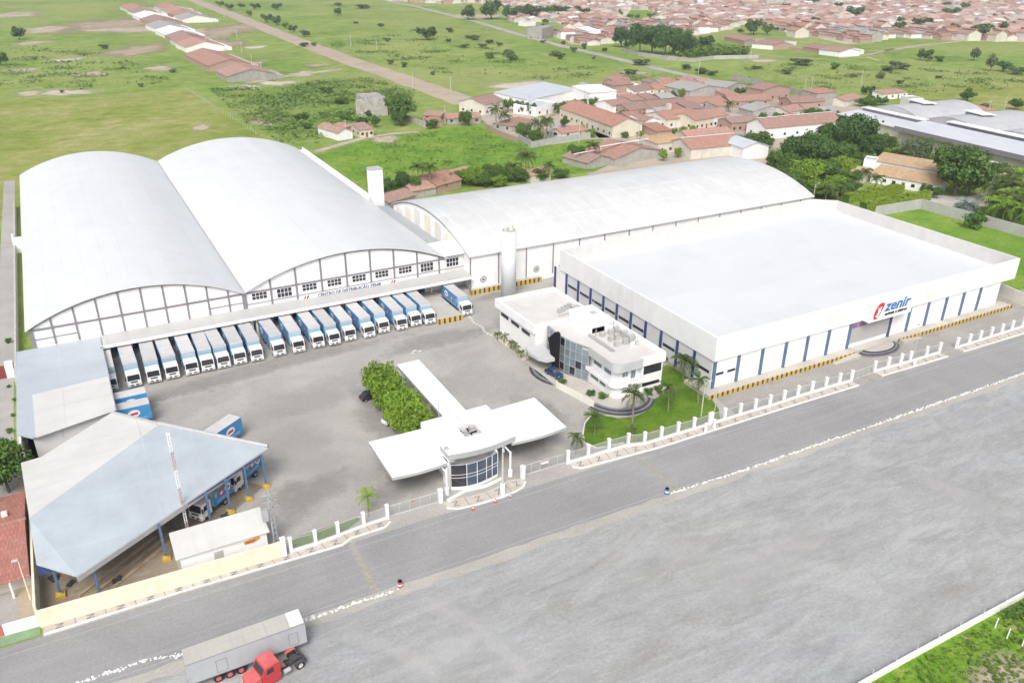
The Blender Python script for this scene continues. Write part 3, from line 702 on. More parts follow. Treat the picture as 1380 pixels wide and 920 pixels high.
# sign board over the docks
b = MB(); b.box(39.1, 61.9, YF-.5, YF-.38, 4.95, 6.0); s = b.build('signboard', M['white'], W, O)
text('lettering', 'CENTRO DE DISTRIBUIÇÃO ZENIR', M['textgrey'], s, O, (50.6, YF-.52, 5.10), 1.02, FACE, sx=.93, align='CENTER', bold=.03)
for xm in (40.3, 59.9+.6):
    b = MB()
    for dx, m in ((0, 0), (.62, 1)):
        b.hprism([(xm+dx-.25, 5.12), (xm+dx+.05, 5.12), (xm+dx+.42, 5.82), (xm+dx+.1, 5.82)], YF-.56, YF-.505, 'y', m)
    b.build('emblem', [M['logored'], M['textblack']], s, O)

# ------------------------------------------------------------------ single-vault warehouse behind
O = (135, 163.75, 0)
V = thing('vault_warehouse', 'long off white warehouse with a single weathered barrel vault roof', 'warehouse', O)
x0, x1, ya, yb, ze, za = 79.05, 191.0, 163.75, 212.5, 9.3, 14.3
b = MB()
for xx in (x0, x1-.3):
    a = arc(ya, yb, ze, za-.15, 26); b.hprism([(ya, 0)]+a+[(yb, 0)], xx, xx+.3, 'x')
b.box(x0+.3, x1-.3, ya, ya+.3, 0, ze); b.box(x0+.3, x1-.3, yb-.3, yb, 0, ze)
b.build('wall', M['whitewall'], V, O)
b = MB(); arch_roof(b, arc(ya-.5, yb+.5, ze+.05, za+.1, 36), .2, x0-.35, x1+.5, 'x')
o = b.build('roof', M['roofold'], V, O)
for p in o.data.polygons: p.use_smooth = len(p.vertices) == 4 and abs(p.normal.x) < .5 and p.area > 1
b = MB(); up = arc(ya-.5, yb+.5, ze, za+.05, 30)
b.grid([[(x0-.2, p[0], p[1]-.55) for p in up], [(x0-.2, p[0], p[1]) for p in up]]); b.grid([[(x0-.2, p[0], p[1]-.55) for p in up], [(x0-.01, p[0], p[1]-.55) for p in up]])
b.build('gable_rim', M['frame'], V, O)
for i in range(7):
    yy = 168.5+6.6*i
    b = MB(); b.box(x0-.05, x0-.006, yy-1.9, yy+1.9, 7.7, arc_z(yy, ya, yb, ze, za)-1.5); b.build('gable_panel', M['cream'] if i % 2 else M['offwhite'], V, O)
b = MB()
for i in range(15):
    x = x0+7.66*i+.15*(i == 0); b.box(x-.14, x+.14, ya-.12, ya-.005, 1.2, ze)
b.box(x0, x1, ya-.10, ya-.006, ze-.16, ze+.04)
b.build('mullion', M['frame'], V, O)
b = MB(); b.box(x0+.02, 98.2, ya-1.2, ya-.02, .05, 1.2); b.build('platform', M['concrete'], V, O)
b = MB(); b.box(x0, 98.2, ya-1.32, ya-1.202, .06, 1.24); b.build('hazard_band', M['haz_x'], V, O)
b = MB(); b.box(x0-.28, x0-.16, ya-1.32, 166.5, .06, 1.24); b.build('hazard_band', M['haz_y'], V, O)
for xc in (82.6, 97.3, 90.0)[:2]:
    b = MB(); n = 20
    for i in range(n):
        t0, t1 = 2*PI*i/n, 2*PI*(i+1)/n
        b.face([(xc+r*math.cos(t), ya-.03, 3.0+r*math.sin(t)) for r, t in ((.62, t0), (.86, t0), (.86, t1), (.62, t1))][::-1])
    b.hprism([(xc-.5, 2.9), (xc-.1, 2.55), (xc+.5, 3.1), (xc+.1, 3.45)], ya-.05, ya-.031)
    b.hprism([(xc-.42, 3.25), (xc-.3, 3.4), (xc+.42, 2.75), (xc+.3, 2.6)], ya-.06, ya-.052)
    b.build('emblem', M['frame'], V, O)
# roof hands: white translucent patches
b = MB()
for x, y, w, l in ((140.5,176.5,1.1,2.4),(149.8,176.0,1.2,2.5),(157.6,175.6,.9,1.8)):
    z = lambda q: arc_z(q, ya-.5, yb+.5, ze+.05, za+.1)+.05
    b = MB(); b.face([(x, y, z(y)), (x+w, y, z(y)), (x+w, y+l, z(y+l)), (x, y+l, z(y+l))]); b.build('roof_patch', M['white'], V, O)

# square white chimney tower between the halls
b = MB(); b.box(75.4, 78.9, 219.2, 222.6, 0, 17.7); O2 = (77.1, 221, 0)
T = tag(empty('chimney_tower', O2), 'square white tower rising between the twin vault roof and the single vault roof', 'tower')
b.build('shaft', M['white'], T, O2); b = MB()
b.box(75.25, 79.05, 219.05, 222.75, 17.72, 17.95); b.box(76.9, 77.4, 220.6, 221.1, 17.95, 18.3); b.build('cap', M['greywall'], T, O2)

# ------------------------------------------------------------------ round water tower
O = (85.9, 157.2, 0)
T = thing('water_tower', 'tall white cylindrical water tower with pipes on its top, behind the office', 'water tower', O)
b = MB(); b.cyl((O[0], O[1], 0), (O[0], O[1], 16.6), 1.75, n=28); M['towerpaint'] = paint('tower_paint', (.66,.69,.71), .75, .04, .5, dirt=(.52,.53,.53), dscale=.3); b.build('shaft', M['towerpaint'], T, O, smooth=False)
for p in T.children[0].data.polygons: p.use_smooth = len(p.vertices) == 4
b = MB(); b.cyl((O[0], O[1], 16.61), (O[0], O[1], 16.85), 1.5, n=24); b.build('cover', M['greywall'], T, O)
b = MB(); b.cyl((O[0]-.9, O[1], 16.86), (O[0]-.9, O[1], 17.6), .22, n=8); b.cyl((O[0]+.3, O[1]-.5, 16.86), (O[0]+.3, O[1]-.5, 17.9), .45, n=10); b.cyl((O[0]+.2, O[1]-.2, 16.86), (O[0]+.2, O[1]-.2, 21.8), .05, n=6); b.cyl((O[0]-.9, O[1], 17.5), (O[0]+.3, O[1]-.5, 17.5), .1, n=6)
b.build('pipework', M['offwhite'], T, O)

# ------------------------------------------------------------------ the store
O = (142, 100.6, 0)
S = thing('store_building', 'wide flat roofed white store with blue pilasters and a projecting shop sign', 'store', O)
SX0, SX1, SY0, SY1 = 98.7, 185.2, 100.6, 157.5
b = MB(); b.box(SX0, SX1, SY0, SY0+.3, 0, 5.8); b.box(SX0, SX0+.3, SY0+.3, SY1, 0, 5.8); b.box(SX1-.3, SX1, SY0+.3, SY1, 0, 5.8); b.box(SX0+.3, SX1-.3, SY1-.3, SY1, 0, 5.8)
b.build('wall', M['whitewall'], S, O)
M['greyside'] = paint('pale_grey_wall', (.62,.635,.65), .75, .04, .4, dirt=(.52,.53,.53), dscale=.25)
b = MB(); b.box(SX0-.06, SX0-.004, SY0+.4, SY1-6, .1, 5.76); b.build('side_cladding', M['greyside'], S, O)
outl = [(SX0-.35, SY0-.35), (189.7, SY0-.35), (189.9, 153.6), (184.9, 158.0), (SX0-.35, 154.7)]
def ring(b, p, t, z0, z1, m=0, mi=None):
    mi = m if mi is None else mi
    k = len(p); c = Vector((sum(q[0] for q in p)/k, sum(q[1] for q in p)/k)); V2 = [Vector(q) for q in p]; inn = []
    for i in range(k):
        a, q, d = V2[i-1], V2[i], V2[(i+1) % k]
        e1 = (q-a).normalized(); e2 = (d-q).normalized(); n1 = Vector((-e1.y, e1.x)); n2 = Vector((-e2.y, e2.x))
        bis = (n1+n2).normalized(); inn.append(q+bis*(t/max(.3, bis.dot(n1))))
    for i in range(k):
        j = (i+1) % k; A, B_, C, D = V2[i], V2[j], inn[j], inn[i]
        b.face([(A.x,A.y,z1),(B_.x,B_.y,z1),(C.x,C.y,z1),(D.x,D.y,z1)], m); b.face([(A.x,A.y,z0),(D.x,D.y,z0),(C.x,C.y,z0),(B_.x,B_.y,z0)], m)
        b.face([(A.x,A.y,z0),(B_.x,B_.y,z0),(B_.x,B_.y,z1),(A.x,A.y,z1)], m); b.face([(D.x,D.y,z0),(D.x,D.y,z1),(C.x,C.y,z1),(C.x,C.y,z0)], mi)
    return inn
b = MB(); inn = ring(b, outl, .3, 5.8, 10.75, 0, 1); M['parashade'] = paint('parapet_inner_shaded', (.63,.63,.62), .85, .04, .5, dirt=(.56,.555,.54), dscale=.2); M['parawhite'] = paint('parapet_white', (.79,.80,.80), .75, .03, .4, dirt=(.62,.615,.60), dscale=.2); b.build('parapet', [M['parawhite'], M['parashade']], S, O)  # inner faces get a greyer copy of the white: their shade painted in
b = MB(); q = [v for v in inn]; b.prism([(v.x, v.y) for v in q], [7.0, 7.0, 7.3, 7.3, 7.3], [7.35, 7.35, 7.7, 7.7, 7.7]); b.build('roof', M['rooflow'], S, O)
b = MB(); b.prism([(SX1, SY0-.05), (189.4, SY0-.05), (189.6, 153.5), (SX1, 157)], 5.82, 5.98); b.build('soffit', M['greywall'], S, O)
pil = [98.75]+[98.75+6.03*i for i in range(1, 7)]+[147.5, 153.6, 159.6, 165.7, 171.7, 177.7]
px_ = [98.85, 104.7, 110.8, 117.0, 122.9, 128.9, 135.1, 147.6, 153.5, 159.6, 165.7, 171.7, 177.7]
for i, x in enumerate(px_):
    b = MB(); b.box(x-.3, x+.3, SY0-.3, SY0-.004, 0, 5.78); b.build('pilaster', M['navy'] if i == 7 else M['blue'], S, O)
for i in range(11):
    y = 105.9+5.1*i
    b = MB(); b.box(SX0-.32, SX0-.065, y-.28, y+.28, 0, 5.78); b.build('pilaster', M['navy'], S, O)
for i in range(10):
    y0 = 101.3+5.1*i
    if i == 3: continue
    b = MB(); b.box(SX0-.14, SX0-.066, y0+.3, y0+3.9, 2.72, 3.28); w = b.build('window', M['black'], S, O)
    b = MB()
    for j in range(3): b.box(SX0-.17, SX0-.141, y0+.42+1.18*j, y0+1.42+1.18*j, 2.78, 3.22)
    b.build('pane', M['darkglass'], w, O)
for xa, xb in ((99.5, 101.3), (102.3, 104.2)):
    b = MB(); b.box(xa, xb, SY0-.06, SY0-.004, 2.5, 3.0); b.build('window', M['darkglass'], S, O)
b = MB(); b.box(135.4, 147.3, SY0-.12, SY0-.02, .9, 4.4); b.build('roller_shutter', M['shutter'], S, O)
M['banner'] = paint('purple_banner', (.30,.17,.30), .6, .35, .9)
b = MB(); b.box(135.4, 147.3, SY0-.14, SY0-.02, 4.42, 5.78); b.build('banner', M['banner'], S, O)
# sign box
SB = MB(); SB.box(137.6, 150.4, 98.3, SY0-.36, 6.1, 10.9); sb = SB.build('sign_box', M['white'], S, O)
text('lettering', 'zenir', M['logoblue'], sb, O, (141.7, 98.27, 7.95), 3.3, FACE, shear=.22, sx=1.12, bold=.06, ext=.05)
text('lettering', 'móveis e eletros', M['textblack'], sb, O, (142.0, 98.27, 6.95), .92, FACE, shear=.1, sx=1.1, bold=.03, ext=.05)
b = MB(); n = 24; ex, ez = 139.75, 8.35
pts = [(ex+1.05*math.cos(t)+.55*math.sin(t), ez+1.75*math.sin(t)) for t in [2*PI*i/n for i in range(n)]]
b.hprism(pts, 98.22, 98.29, 'y', 0)
b.hprism([(ex-.75, 7.25), (ex-.05, 7.0), (ex+.35, 8.0), (ex+.05, 9.1), (ex-.25, 9.2), (ex-.1, 8.2), (ex-.3, 7.6)], 98.15, 98.215, 'y', 1)
b.hprism([(ex+.3, 9.75), (ex+.75, 9.85), (ex+.95, 10.2), (ex+.5, 10.15)], 98.18, 98.26, 'y', 0)
b.hprism([(ex+.95, 9.9), (ex+1.65, 10.0), (ex+1.3, 9.0), (ex+.9, 8.2), (ex+.75, 8.5), (ex+1.0, 9.2)], 98.2, 98.28, 'y', 0)
b.hprism([(ex+.35, 9.2), (ex+.75, 9.35), (ex+.55, 8.2), (ex+.25, 7.55), (ex+.2, 8.3)], 98.14, 98.213, 'y', 1)
b.build('emblem', [M['logored'], M['white']], sb, O)
# the building stands on the walkway's level: 0.8 m above the yard
b = MB(); b.box(SX0-.05, SX1+.05, SY0+.2, SY1, -.79, -.002); b.build('plinth', M['concrete'], S, O)
KS = (HC-.8)/HC
S.scale = (KS, KS, KS); S.location = (O[0]*KS, O[1]*KS, .8)
# raised walkway in front with hazard edge, curved dark steps at the entrance
b = MB(); b.box(95.3, 186.2, 97.4, SY0-.32, .05, .8); b.box(95.3, SX0-1.4, SY0-.32, 104.5, .05, .8); o = struct('store_walkway', b, M['concrete'])
b = MB(); b.box(95.2, 134.2, 97.25, 97.398, .06, .84); b.box(147.0, 186.3, 97.25, 97.398, .06, .84); struct('hazard_edge', b, M['haz_x'])
b = MB(); b.box(186.2, 186.32, 97.4, SY0-.3, .06, .84); struct('hazard_edge', b, M['haz_y'])
b = MB()
b.prism([(127.2,97.22),(127.2,96.2),(134.0,95.9),(134.0,97.22)], .05, [.1,.1,.78,.78]); b.prism([(147.2,97.22),(147.2,96.0),(153.6,96.2),(153.6,97.22)], .05, [.78,.78,.1,.1])
struct('walkway_ramp', b, M['concrete'])
O3 = (140.6, 97.2, 0); st = thing('entrance_steps', 'curved dark grey steps before the store shutter', 'steps', O3)
M['slate'] = paint('dark_slate', (.06,.063,.08), .7, .15, .7, dirt=(.12,.12,.13), dscale=.8)
M['slate2'] = paint('grey_slate', (.22,.22,.235), .7, .12, .7)
for i, (r, h) in enumerate(((5.9, .24), (5.45, .42), (5.0, .6), (4.55, .79))):
    p = [(140.6+r*1.02*math.cos(t), 97.24-.52*r*math.sin(t)) for t in [PI*j/20 for j in range(21)]][::-1]
    b = MB(); b.prism([(q[0], q[1]) for q in p][::-1][::-1], [.05]*21, [h]*21); b.build('step', M['slate'] if i % 2 else M['slate2'], st, O3)
b = MB(); b.prism([(140.6+4.1*1.02*math.cos(t), 97.26-.52*4.1*math.sin(t)) for t in [PI*j/20 for j in range(21)]], .76, .804); b.build('landing', M['concrete'], st, O3)
# wall at the right end of the store yard
b = MB(); b.prism([(188.7,91),(189.0,91),(192.3,108),(192.0,108)], .02, 3.0)
tag(b.build('boundary_wall', M['offwhite']), 'tall off white boundary wall at the right end of the store', 'wall')
# ------------------------------------------------------------------ office building
O = (82, 122, 0)
A = thing('office_building', 'white two storey office with a curved glass front and a rounded balcony corner', 'office', O)
def rounded(x0, x1, y0, y1, r, n=10):
    """outline with its front-left corner (x0,y0) rounded"""
    p = [(x0, y1), ]
    p = []
    for i in range(n+1):
        t = PI+PI/2*i/n; p.append((x0+r+r*math.cos(t), y0+r+r*math.sin(t)))
    return p+[(x1, y0), (x1, y1), (x0, y1)]
# rear block
b = MB(); b.box(75.2, 88.6, 126.2, 141.4, 0, 6.6); b.build('rear_block', M['white'], A, O)
b = MB()
ring(b, [(74.7, 126.15), (88.9, 126.15), (88.9, 142.0), (74.3, 142.0)], .45, 5.9, 7.7); b.build('parapet', M['white'], A, O)
M['flatroof'] = paint('flat_roof_coating', (.585,.575,.555), .85, .05, .35, dirt=(.50,.485,.46), dscale=.18)
b = MB(); b.box(75.3, 88.4, 126.6, 141.5, 6.61, 7.0); b.build('flat_roof', M['flatroof'], A, O)
for y0, y1 in ((137.6, 140.6), (133.0, 136.2), (128.6, 131.7)):
    b = MB(); b.box(75.06, 75.195, y0, y1, 4.3, 4.95); w = b.build('window', M['black'], A, O)
    b = MB()
    for i in range(3): b.box(75.03, 75.058, y0+.1+(y1-y0-.1)*i/3, y0+(y1-y0-.1)*(i+1)/3, 4.36, 4.89)
    b.build('pane', M['darkglass'], w, O)
# front block: ground floor, upper floor set back behind a rounded balcony
b = MB(); b.prism(rounded(79.4, 90.0, 104.9, 126.2, 1.5), 0, 3.0); b.build('ground_floor', M['white'], A, O)
b = MB(); b.prism([(80.1, 107.0), (81.3, 105.75), (85.0, 105.75), (90.0, 106.0), (90.0, 126.2), (80.1, 126.2)], 3.4, 6.6); b.build('upper_floor', M['white'], A, O)
b = MB(); p = rounded(78.7, 86.0, 104.1, 113.5, 1.9); b.prism(p, 3.0, 3.38); b.build('balcony', M['white'], A, O)
b = MB(); q = p[:-2]; rail = [(78.7, 113.5)]+p[:11]+[(85.6, 104.1)]
for i in range(len(rail)-1):
    a_, c_ = rail[i], rail[i+1]; d = (Vector(c_)-Vector(a_)); n_ = Vector((-d.y, d.x)).normalized()*.16
    b.prism([a_, c_, (c_[0]+n_.x, c_[1]+n_.y), (a_[0]+n_.x, a_[1]+n_.y)], 3.38, 3.75)
b.build('balcony_wall', M['white'], A, O)
b = MB()
for i in range(len(rail)-1):
    a_, c_ = Vector(rail[i]), Vector(rail[i+1])
    k = max(1, int((c_-a_).length/.45))
    for j in range(k):
        s = a_+(c_-a_)*j/k; b.cyl((s.x+.08, s.y+.05, 3.74), (s.x+.08, s.y+.05, 4.55), .025, n=5)
    for z in (4.1, 4.55): b.cyl((a_.x+.08, a_.y+.05, z), (c_.x+.08, c_.y+.05, z), .03, n=5)
b.build('railing', M['metal'], A, O)
# upper band
M['band'] = paint('pale_band', (.50,.52,.525), .75, .04, .4, dirt=(.45,.46,.46), dscale=.3)
pb = rounded(79.0, 85.0, 104.4, 113.2, 1.5)
b = MB(); outer = [(79.0, 113.2)]+pb[:11]+[(85.0, 104.4)]
c0 = Vector((84, 111))
for i in range(len(outer)-1):
    a_, c_ = Vector(outer[i]), Vector(outer[i+1]); d = c_-a_; n_ = Vector((-d.y, d.x)).normalized()*.28
    b.prism([a_, c_, c_+n_, a_+n_], 6.0, 7.75)
b.build('rounded_parapet', M['band'], A, O)
b = MB(); b.prism([(79.5, 107.2)]+[(q[0]+.3, q[1]+.3) for q in pb[:11]]+[(90.2, 105.3), (90.2, 126.1), (78.0, 126.1), (77.6, 122), (77.7, 118), (79.1, 113.4)], 6.7, 7.05); b.build('flat_roof', M['flatroof'], A, O)
b = MB(); b.box(85.0, 90.4, 104.6, 105.0, 6.0, 7.75); b.box(90.0, 90.5, 105.0, 126.1, 6.0, 7.75); b.build('parapet', M['white'], A, O)
b = MB(); b.box(85.2, 90.0, 104.85, 106.39, 0, 6.0); b.build('end_wall', M['white'], A, O)
def front_window(x0, x1, z0, z1, y, cols, mat, fm='white'):
    b = MB(); b.box(x0-.06, x1+.06, y-.05, y-.004, z0-.06, z1+.06); w = b.build('window', M[fm], A, O)
    b = MB()
    for i in range(cols):
        c_ = (x1-x0)/cols; b.box(x0+c_*i+.05, x0+c_*(i+1)-.05, y-.07, y-.051, z0, z1)
    b.build('pane', mat, w, O)
front_window(85.7, 89.6, 4.2, 5.8, 104.85, 4, M['darkglass'], 'black')
front_window(85.6, 89.4, 1.7, 2.25, 104.85, 5, M['darkglass'], 'black')
front_window(83.4, 84.5, 3.5, 5.3, 105.75, 1, M['paleglass'])
front_window(81.5, 82.8, 4.2, 5.2, 105.75, 2, M['paleglass'])
for y0, y1, z0, z1, x in ((107.3, 109.4, 4.3, 5.1, 80.1), (110.4, 112.8, 4.3, 5.1, 80.1), (107.9, 109.6, 1.7, 2.3, 79.4), (110.2, 112.6, 1.7, 2.3, 79.4)):
    b = MB(); b.box(x-.05, x-.004, y0, y1, z0, z1); w = b.build('window', M['black'], A, O)
    b = MB()
    for i in range(3): b.box(x-.08, x-.051, y0+.06+(y1-y0)*i/3, y0-.06+(y1-y0)*(i+1)/3, z0+.05, z1-.05)
    b.build('pane', M['paleglass'], w, O)
# curved glass front
def gx(t): return (77.55+1.7*t-1.25*math.sin(PI*t)*.9, 125.6-12.2*t)
b = MB(); NG = 9
pts = [gx(i/NG) for i in range(NG+1)]
b.grid([[(x, y, .5) for x, y in pts], [(x, y, 7.4) for x, y in pts]]); b.grid([[(x+.25, y, 7.4) for x, y in pts], [(x, y, 7.4) for x, y in pts]])
b.grid([[(x, y, 0) for x, y in pts], [(x, y, .49) for x, y in pts]])
b.build('glass_front', M['paleglass'], A, O)
b = MB()
for i, (x, y) in enumerate(pts): b.box(x-.12, x+.02, y-.05, y+.05, .4, 7.5)
for z in (.5, 2.2, 3.9, 5.6, 7.4):
    for i in range(NG):
        a_, c_ = pts[i], pts[i+1]; b.cyl((a_[0]-.05, a_[1], z), (c_[0]-.05, c_[1], z), .055, n=5)
b.build('mullion', M['metal'], A, O)
b = MB()
for i, j in ((3, 3), (3, 2), (3, 1), (3, 0), (4, 3), (4, 0), (7, 1), (6, 0)):
    a_, c_ = pts[i], pts[i+1]; z0, z1 = (.5+1.7*j+.1, .5+1.7*(j+1)-.1)
    b.face([(a_[0]-.035, a_[1]-.08, z0), (c_[0]-.035, c_[1]+.08, z0), (c_[0]-.035, c_[1]+.08, z1), (a_[0]-.035, a_[1]-.08, z1)])
b.build('dark_pane', M['darkglass'], A, O)
b = MB(); b.hprism([(119.0, .1), (119.9, .1), (122.1, 6.6), (119.6, 8.9), (118.9, 8.7)], 75.5, 76.3, 'x'); b.build('pylon', M['black'], A, O)
# entrance canopy
b = MB(); b.prism([(75.1, 126.0), (73.0, 126.4), (72.3, 124), (72.6, 121), (73.6, 119.4), (75.4, 119.2), (76.3, 121), (76.3, 126)], 2.9, 3.5); b.build('entrance_canopy', M['band'], A, O)
# rooftop: water tank block, plant with a low screen
b = MB(); b.box(82.3, 87.6, 119.0, 125.4, 7.06, 10.0); b.build('tank_block', M['white'], A, O)
b = MB(); b.box(85.0, 86.3, 121.2, 122.6, 10.01, 10.05); b.cyl((86.5, 123, 10), (86.5, 123, 12.6), .05, n=6); b.build('hatch', M['greywall'], A, O)
b = MB()
for i in range(9):
    x, y = 84.2+1.6*(i % 3)+.3*(i % 2), 111.8+2.4*(i//3); h = .9+.25*((i*7) % 3)
    b.box(x, x+1.0, y, y+.8, 7.06, 7.06+h)
for i in range(3): b.box(82.3+.3*i, 82.5+.3*i, 110.5, 118.6, 7.25, 7.35)
for i in range(6): b.box(88.0, 88.6, 110.6+1.3*i, 111.4+1.3*i, 7.06, 8.0)
for i in range(3): b.cyl((83.5+2*i, 117.5, 7.05), (83.5+2*i, 117.5, 8.6+.4*i), .09, n=6)
b.build('plant', M['greywall'], A, O)
b = MB(); sc = [(83.6, 119.0)]+[(86.6+3.2*math.sin(t), 114.8+4.2*math.cos(t)) for t in [i*PI/10 for i in range(11)]]
for i in range(len(sc)-1):
    a_, c_ = Vector(sc[i]), Vector(sc[i+1]); d = c_-a_
    if d.length < .01: continue
    n_ = Vector((-d.y, d.x)).normalized()*.1; b.prism([a_, c_, c_+n_, a_+n_], 7.06, 8.1)
b.build('screen_wall', M['white'], A, O)
b = MB()
for i in range(4): b.box(83.0+1.1*i, 83.8+1.1*i, 130.2+.5*i, 131.0+.5*i, 7.01, 7.9)
b.box(82.2, 87.5, 128.9, 129.05, 7.01, 7.4); b.box(86.6, 88.2, 127.2, 131.5, 7.01, 7.6)
b.build('condenser', M['greywall'], A, O)
# forecourt of the office: paved plinth, ramp wall, steps
b = MB(); b.prism([(72.6, 126), (72.9, 115), (74.9, 107.5), (76.2, 103.7), (79, 101.7), (83.5, 102.6), (91.0, 103.8), (91.0, 105.1), (80, 105.1), (79.3, 107), (79, 113.3), (76.4, 119), (75.1, 126)], .04, .5)
struct('office_plinth', b, M['concrete'])
b = MB()
for a_, c_ in (((72.9, 114.6), (74.0, 109.5)), ((74.0, 109.5), (74.9, 104.9))):
    d = Vector(c_)-Vector(a_); n_ = Vector((-d.y, d.x)).normalized()*.15; b.prism([a_, c_, tuple(Vector(c_)+n_), tuple(Vector(a_)+n_)], .05, 1.35)
tag(b.build('ramp_wall', M['offwhite']), 'low off white wall along the ramp before the office glass front', 'wall')
def arc_steps(name, label, c, r, a0, a1, nst, dr, h):
    t = thing(name, label, 'steps', (c[0], c[1], 0))
    for s in range(nst):
        ro = r+dr*(nst-s); ri = r+dr*(nst-s-1)-.02; pts = []
        tt = [a0+(a1-a0)*i/16 for i in range(17)]
        out = [(c[0]+ro*math.cos(x), c[1]+ro*math.sin(x)) for x in tt]; inn_ = [(c[0]+ri*math.cos(x), c[1]+ri*math.sin(x)) for x in tt]
        b = MB(); b.prism(out+inn_[::-1], .055, .06+h*(s+1)); b.build('step', M['slate'] if s % 2 == 0 else M['slate2'], t, (c[0], c[1], 0))
    return t
arc_steps('curved_steps', 'dark grey curved steps wrapping the rounded corner of the office, beside the lawn', (81.2, 106.3), 5.2, math.radians(188), math.radians(322), 4, .42, .12)
arc_steps('curved_steps', 'dark grey curved steps before the office entrance, facing the truck yard', (79.5, 120), 6.7, math.radians(146), math.radians(220), 3, .45, .14)
# planter strip beside the rear block
b = MB(); b.box(72.7, 75.0, 127, 139.5, .05, .35); struct('planting_bed', b, M['sand'])

# ------------------------------------------------------------------ gatehouse
O = (48, 100, 0)
Gt = thing('gatehouse', 'white gatehouse with crossed flat canopies and a curved blue glass booth at the road', 'gatehouse', O)
def curved_front(x0, x1, yf, bulge, n=12): return [(x0+(x1-x0)*i/n, yf-bulge*math.sin(PI*i/n)) for i in range(n+1)]
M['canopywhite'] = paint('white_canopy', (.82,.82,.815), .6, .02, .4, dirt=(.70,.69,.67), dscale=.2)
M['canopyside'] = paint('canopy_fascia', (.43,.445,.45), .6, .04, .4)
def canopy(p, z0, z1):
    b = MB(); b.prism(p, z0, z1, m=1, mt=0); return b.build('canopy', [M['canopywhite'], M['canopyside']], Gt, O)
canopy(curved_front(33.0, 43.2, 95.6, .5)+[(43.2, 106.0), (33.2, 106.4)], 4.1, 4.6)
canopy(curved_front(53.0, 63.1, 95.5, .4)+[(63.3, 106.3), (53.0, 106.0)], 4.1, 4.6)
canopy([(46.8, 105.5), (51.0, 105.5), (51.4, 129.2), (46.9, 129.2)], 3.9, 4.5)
# raised central roof with a roof well
b = MB(); z0, z1 = 4.7, 5.65
fr = curved_front(42.1, 53.6, 95.6, .75); bx0, bx1, by0, by1 = 46.6, 49.6, 98.9, 102.6
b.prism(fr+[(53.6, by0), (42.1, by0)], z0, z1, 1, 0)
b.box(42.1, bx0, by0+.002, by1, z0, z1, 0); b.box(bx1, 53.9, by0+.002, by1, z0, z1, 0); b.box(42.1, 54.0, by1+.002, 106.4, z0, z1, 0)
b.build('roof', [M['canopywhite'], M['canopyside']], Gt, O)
b = MB(); b.box(bx0-.3, bx1+.3, by0-.3, by1+.3, z0-.25, z0-.002); b.build('well_floor', M['black'], Gt, O)
b = MB()
for x, y, s, h in ((46.9, 99.2, .9, .7), (48.2, 99.1, 1.1, .5), (47.1, 101.0, .8, .6), (48.5, 101.3, .8, .8)): b.box(x, x+s, y, y+s*.9, z0, z0+h)
b.cyl((46.6, 100.4, z0+.5), (49.6, 100.9, z0+.5), .1, n=6); b.build('condenser', M['greywall'], Gt, O)
b = MB(); b.box(48.0, 48.07, 102.7, 106.3, z1, z1+.05); b.box(42.2, 42.8, 97.0, 97.5, z1, z1+.35); b.build('roof_trim', M['greywall'], Gt, O)
# booth
cx, cy, rr = 46.9, 99.9, 6.3
def drum(t): return (41.9+7.9*t, 94.6-.25*t-.95*math.sin(PI*t**.85))
aa = [i/14 for i in range(15)]
b = MB(); ring_ = [drum(a) for a in aa]
b.grid([[(x, y, .04) for x, y in ring_], [(x, y, .55) for x, y in ring_]]); b.box(42.4, 50.2, 97.2, 105, .04, 4.6); b.box(49.7, 49.95, 94.6, 97.19, .04, 4.6); b.box(41.75, 41.95, 94.9, 97.19, .04, 4.6)
b.build('booth_wall', M['white'], Gt, O)
b = MB(); b.grid([[(x, y, .55) for x, y in ring_[4:]], [(x, y, 4.62) for x, y in ring_[4:]]]); b.build('booth_glass', M['blueglass'], Gt, O)
b = MB(); b.grid([[(x, y+.02, .55) for x, y in ring_[:5]], [(x, y+.02, 4.62) for x, y in ring_[:5]]]); b.build('side_opening', M['darkglass'], Gt, O)
b = MB()
for i in (0, 4, 7, 10, 12, 14): x, y = ring_[i]; b.box(x-.035, x+.035, y-.09, y-.01, .55, 4.6)
for z in (.57, 2.2, 2.75, 4.55):
    for i in range(14): b.cyl((*ring_[i][:1], ring_[i][1]-.04, z), (ring_[i+1][0], ring_[i+1][1]-.04, z), .03, n=5)
b.build('mullion', M['white'], Gt, O)
for x, y in ((40.9, 93.9), (51.6, 93.5), (37.5, 101.5), (58.8, 101.5)):
    b = MB(); b.cyl((x, y, .04), (x, y, 4.0 if y > 94 else 4.55), .17, n=10); b.cyl((x, y, .04), (x, y, 1.2), .36, n=12); b.build('column', M['white'], Gt, O)
b = MB(); b.box(40.82, 40.98, 93.9, 96.0, 3.75, 3.89); b.build('bracket', M['white'], Gt, O)
b = MB(); b.box(51.52, 51.68, 93.5, 96.0, 4.3, 4.5); b.build('bracket', M['white'], Gt, O)
b = MB(); p = [(40.2, 92.0), (43.5, 93.0), (47, 92.6), (50.3, 93.2)]
for i in range(3):
    a_, c_ = Vector(p[i]), Vector(p[i+1]); n_ = Vector((-(c_-a_).y, (c_-a_).x)).normalized()*.2; b.prism([a_, c_, c_+n_, a_+n_], .05, .5)
b.build('low_wall', M['white'], Gt, O)
b = MB(); b.box(44.6, 50.4, 108, 127, .05, .3); struct('planting_bed', b, M['soil'])
for y in (109.5, 115, 121, 127.5):
    for x in (47.3, 50.6):
        b = MB(); b.cyl((x, y, .04), (x, y, 3.9), .14, n=8); b.build('column', M['white'], Gt, O)
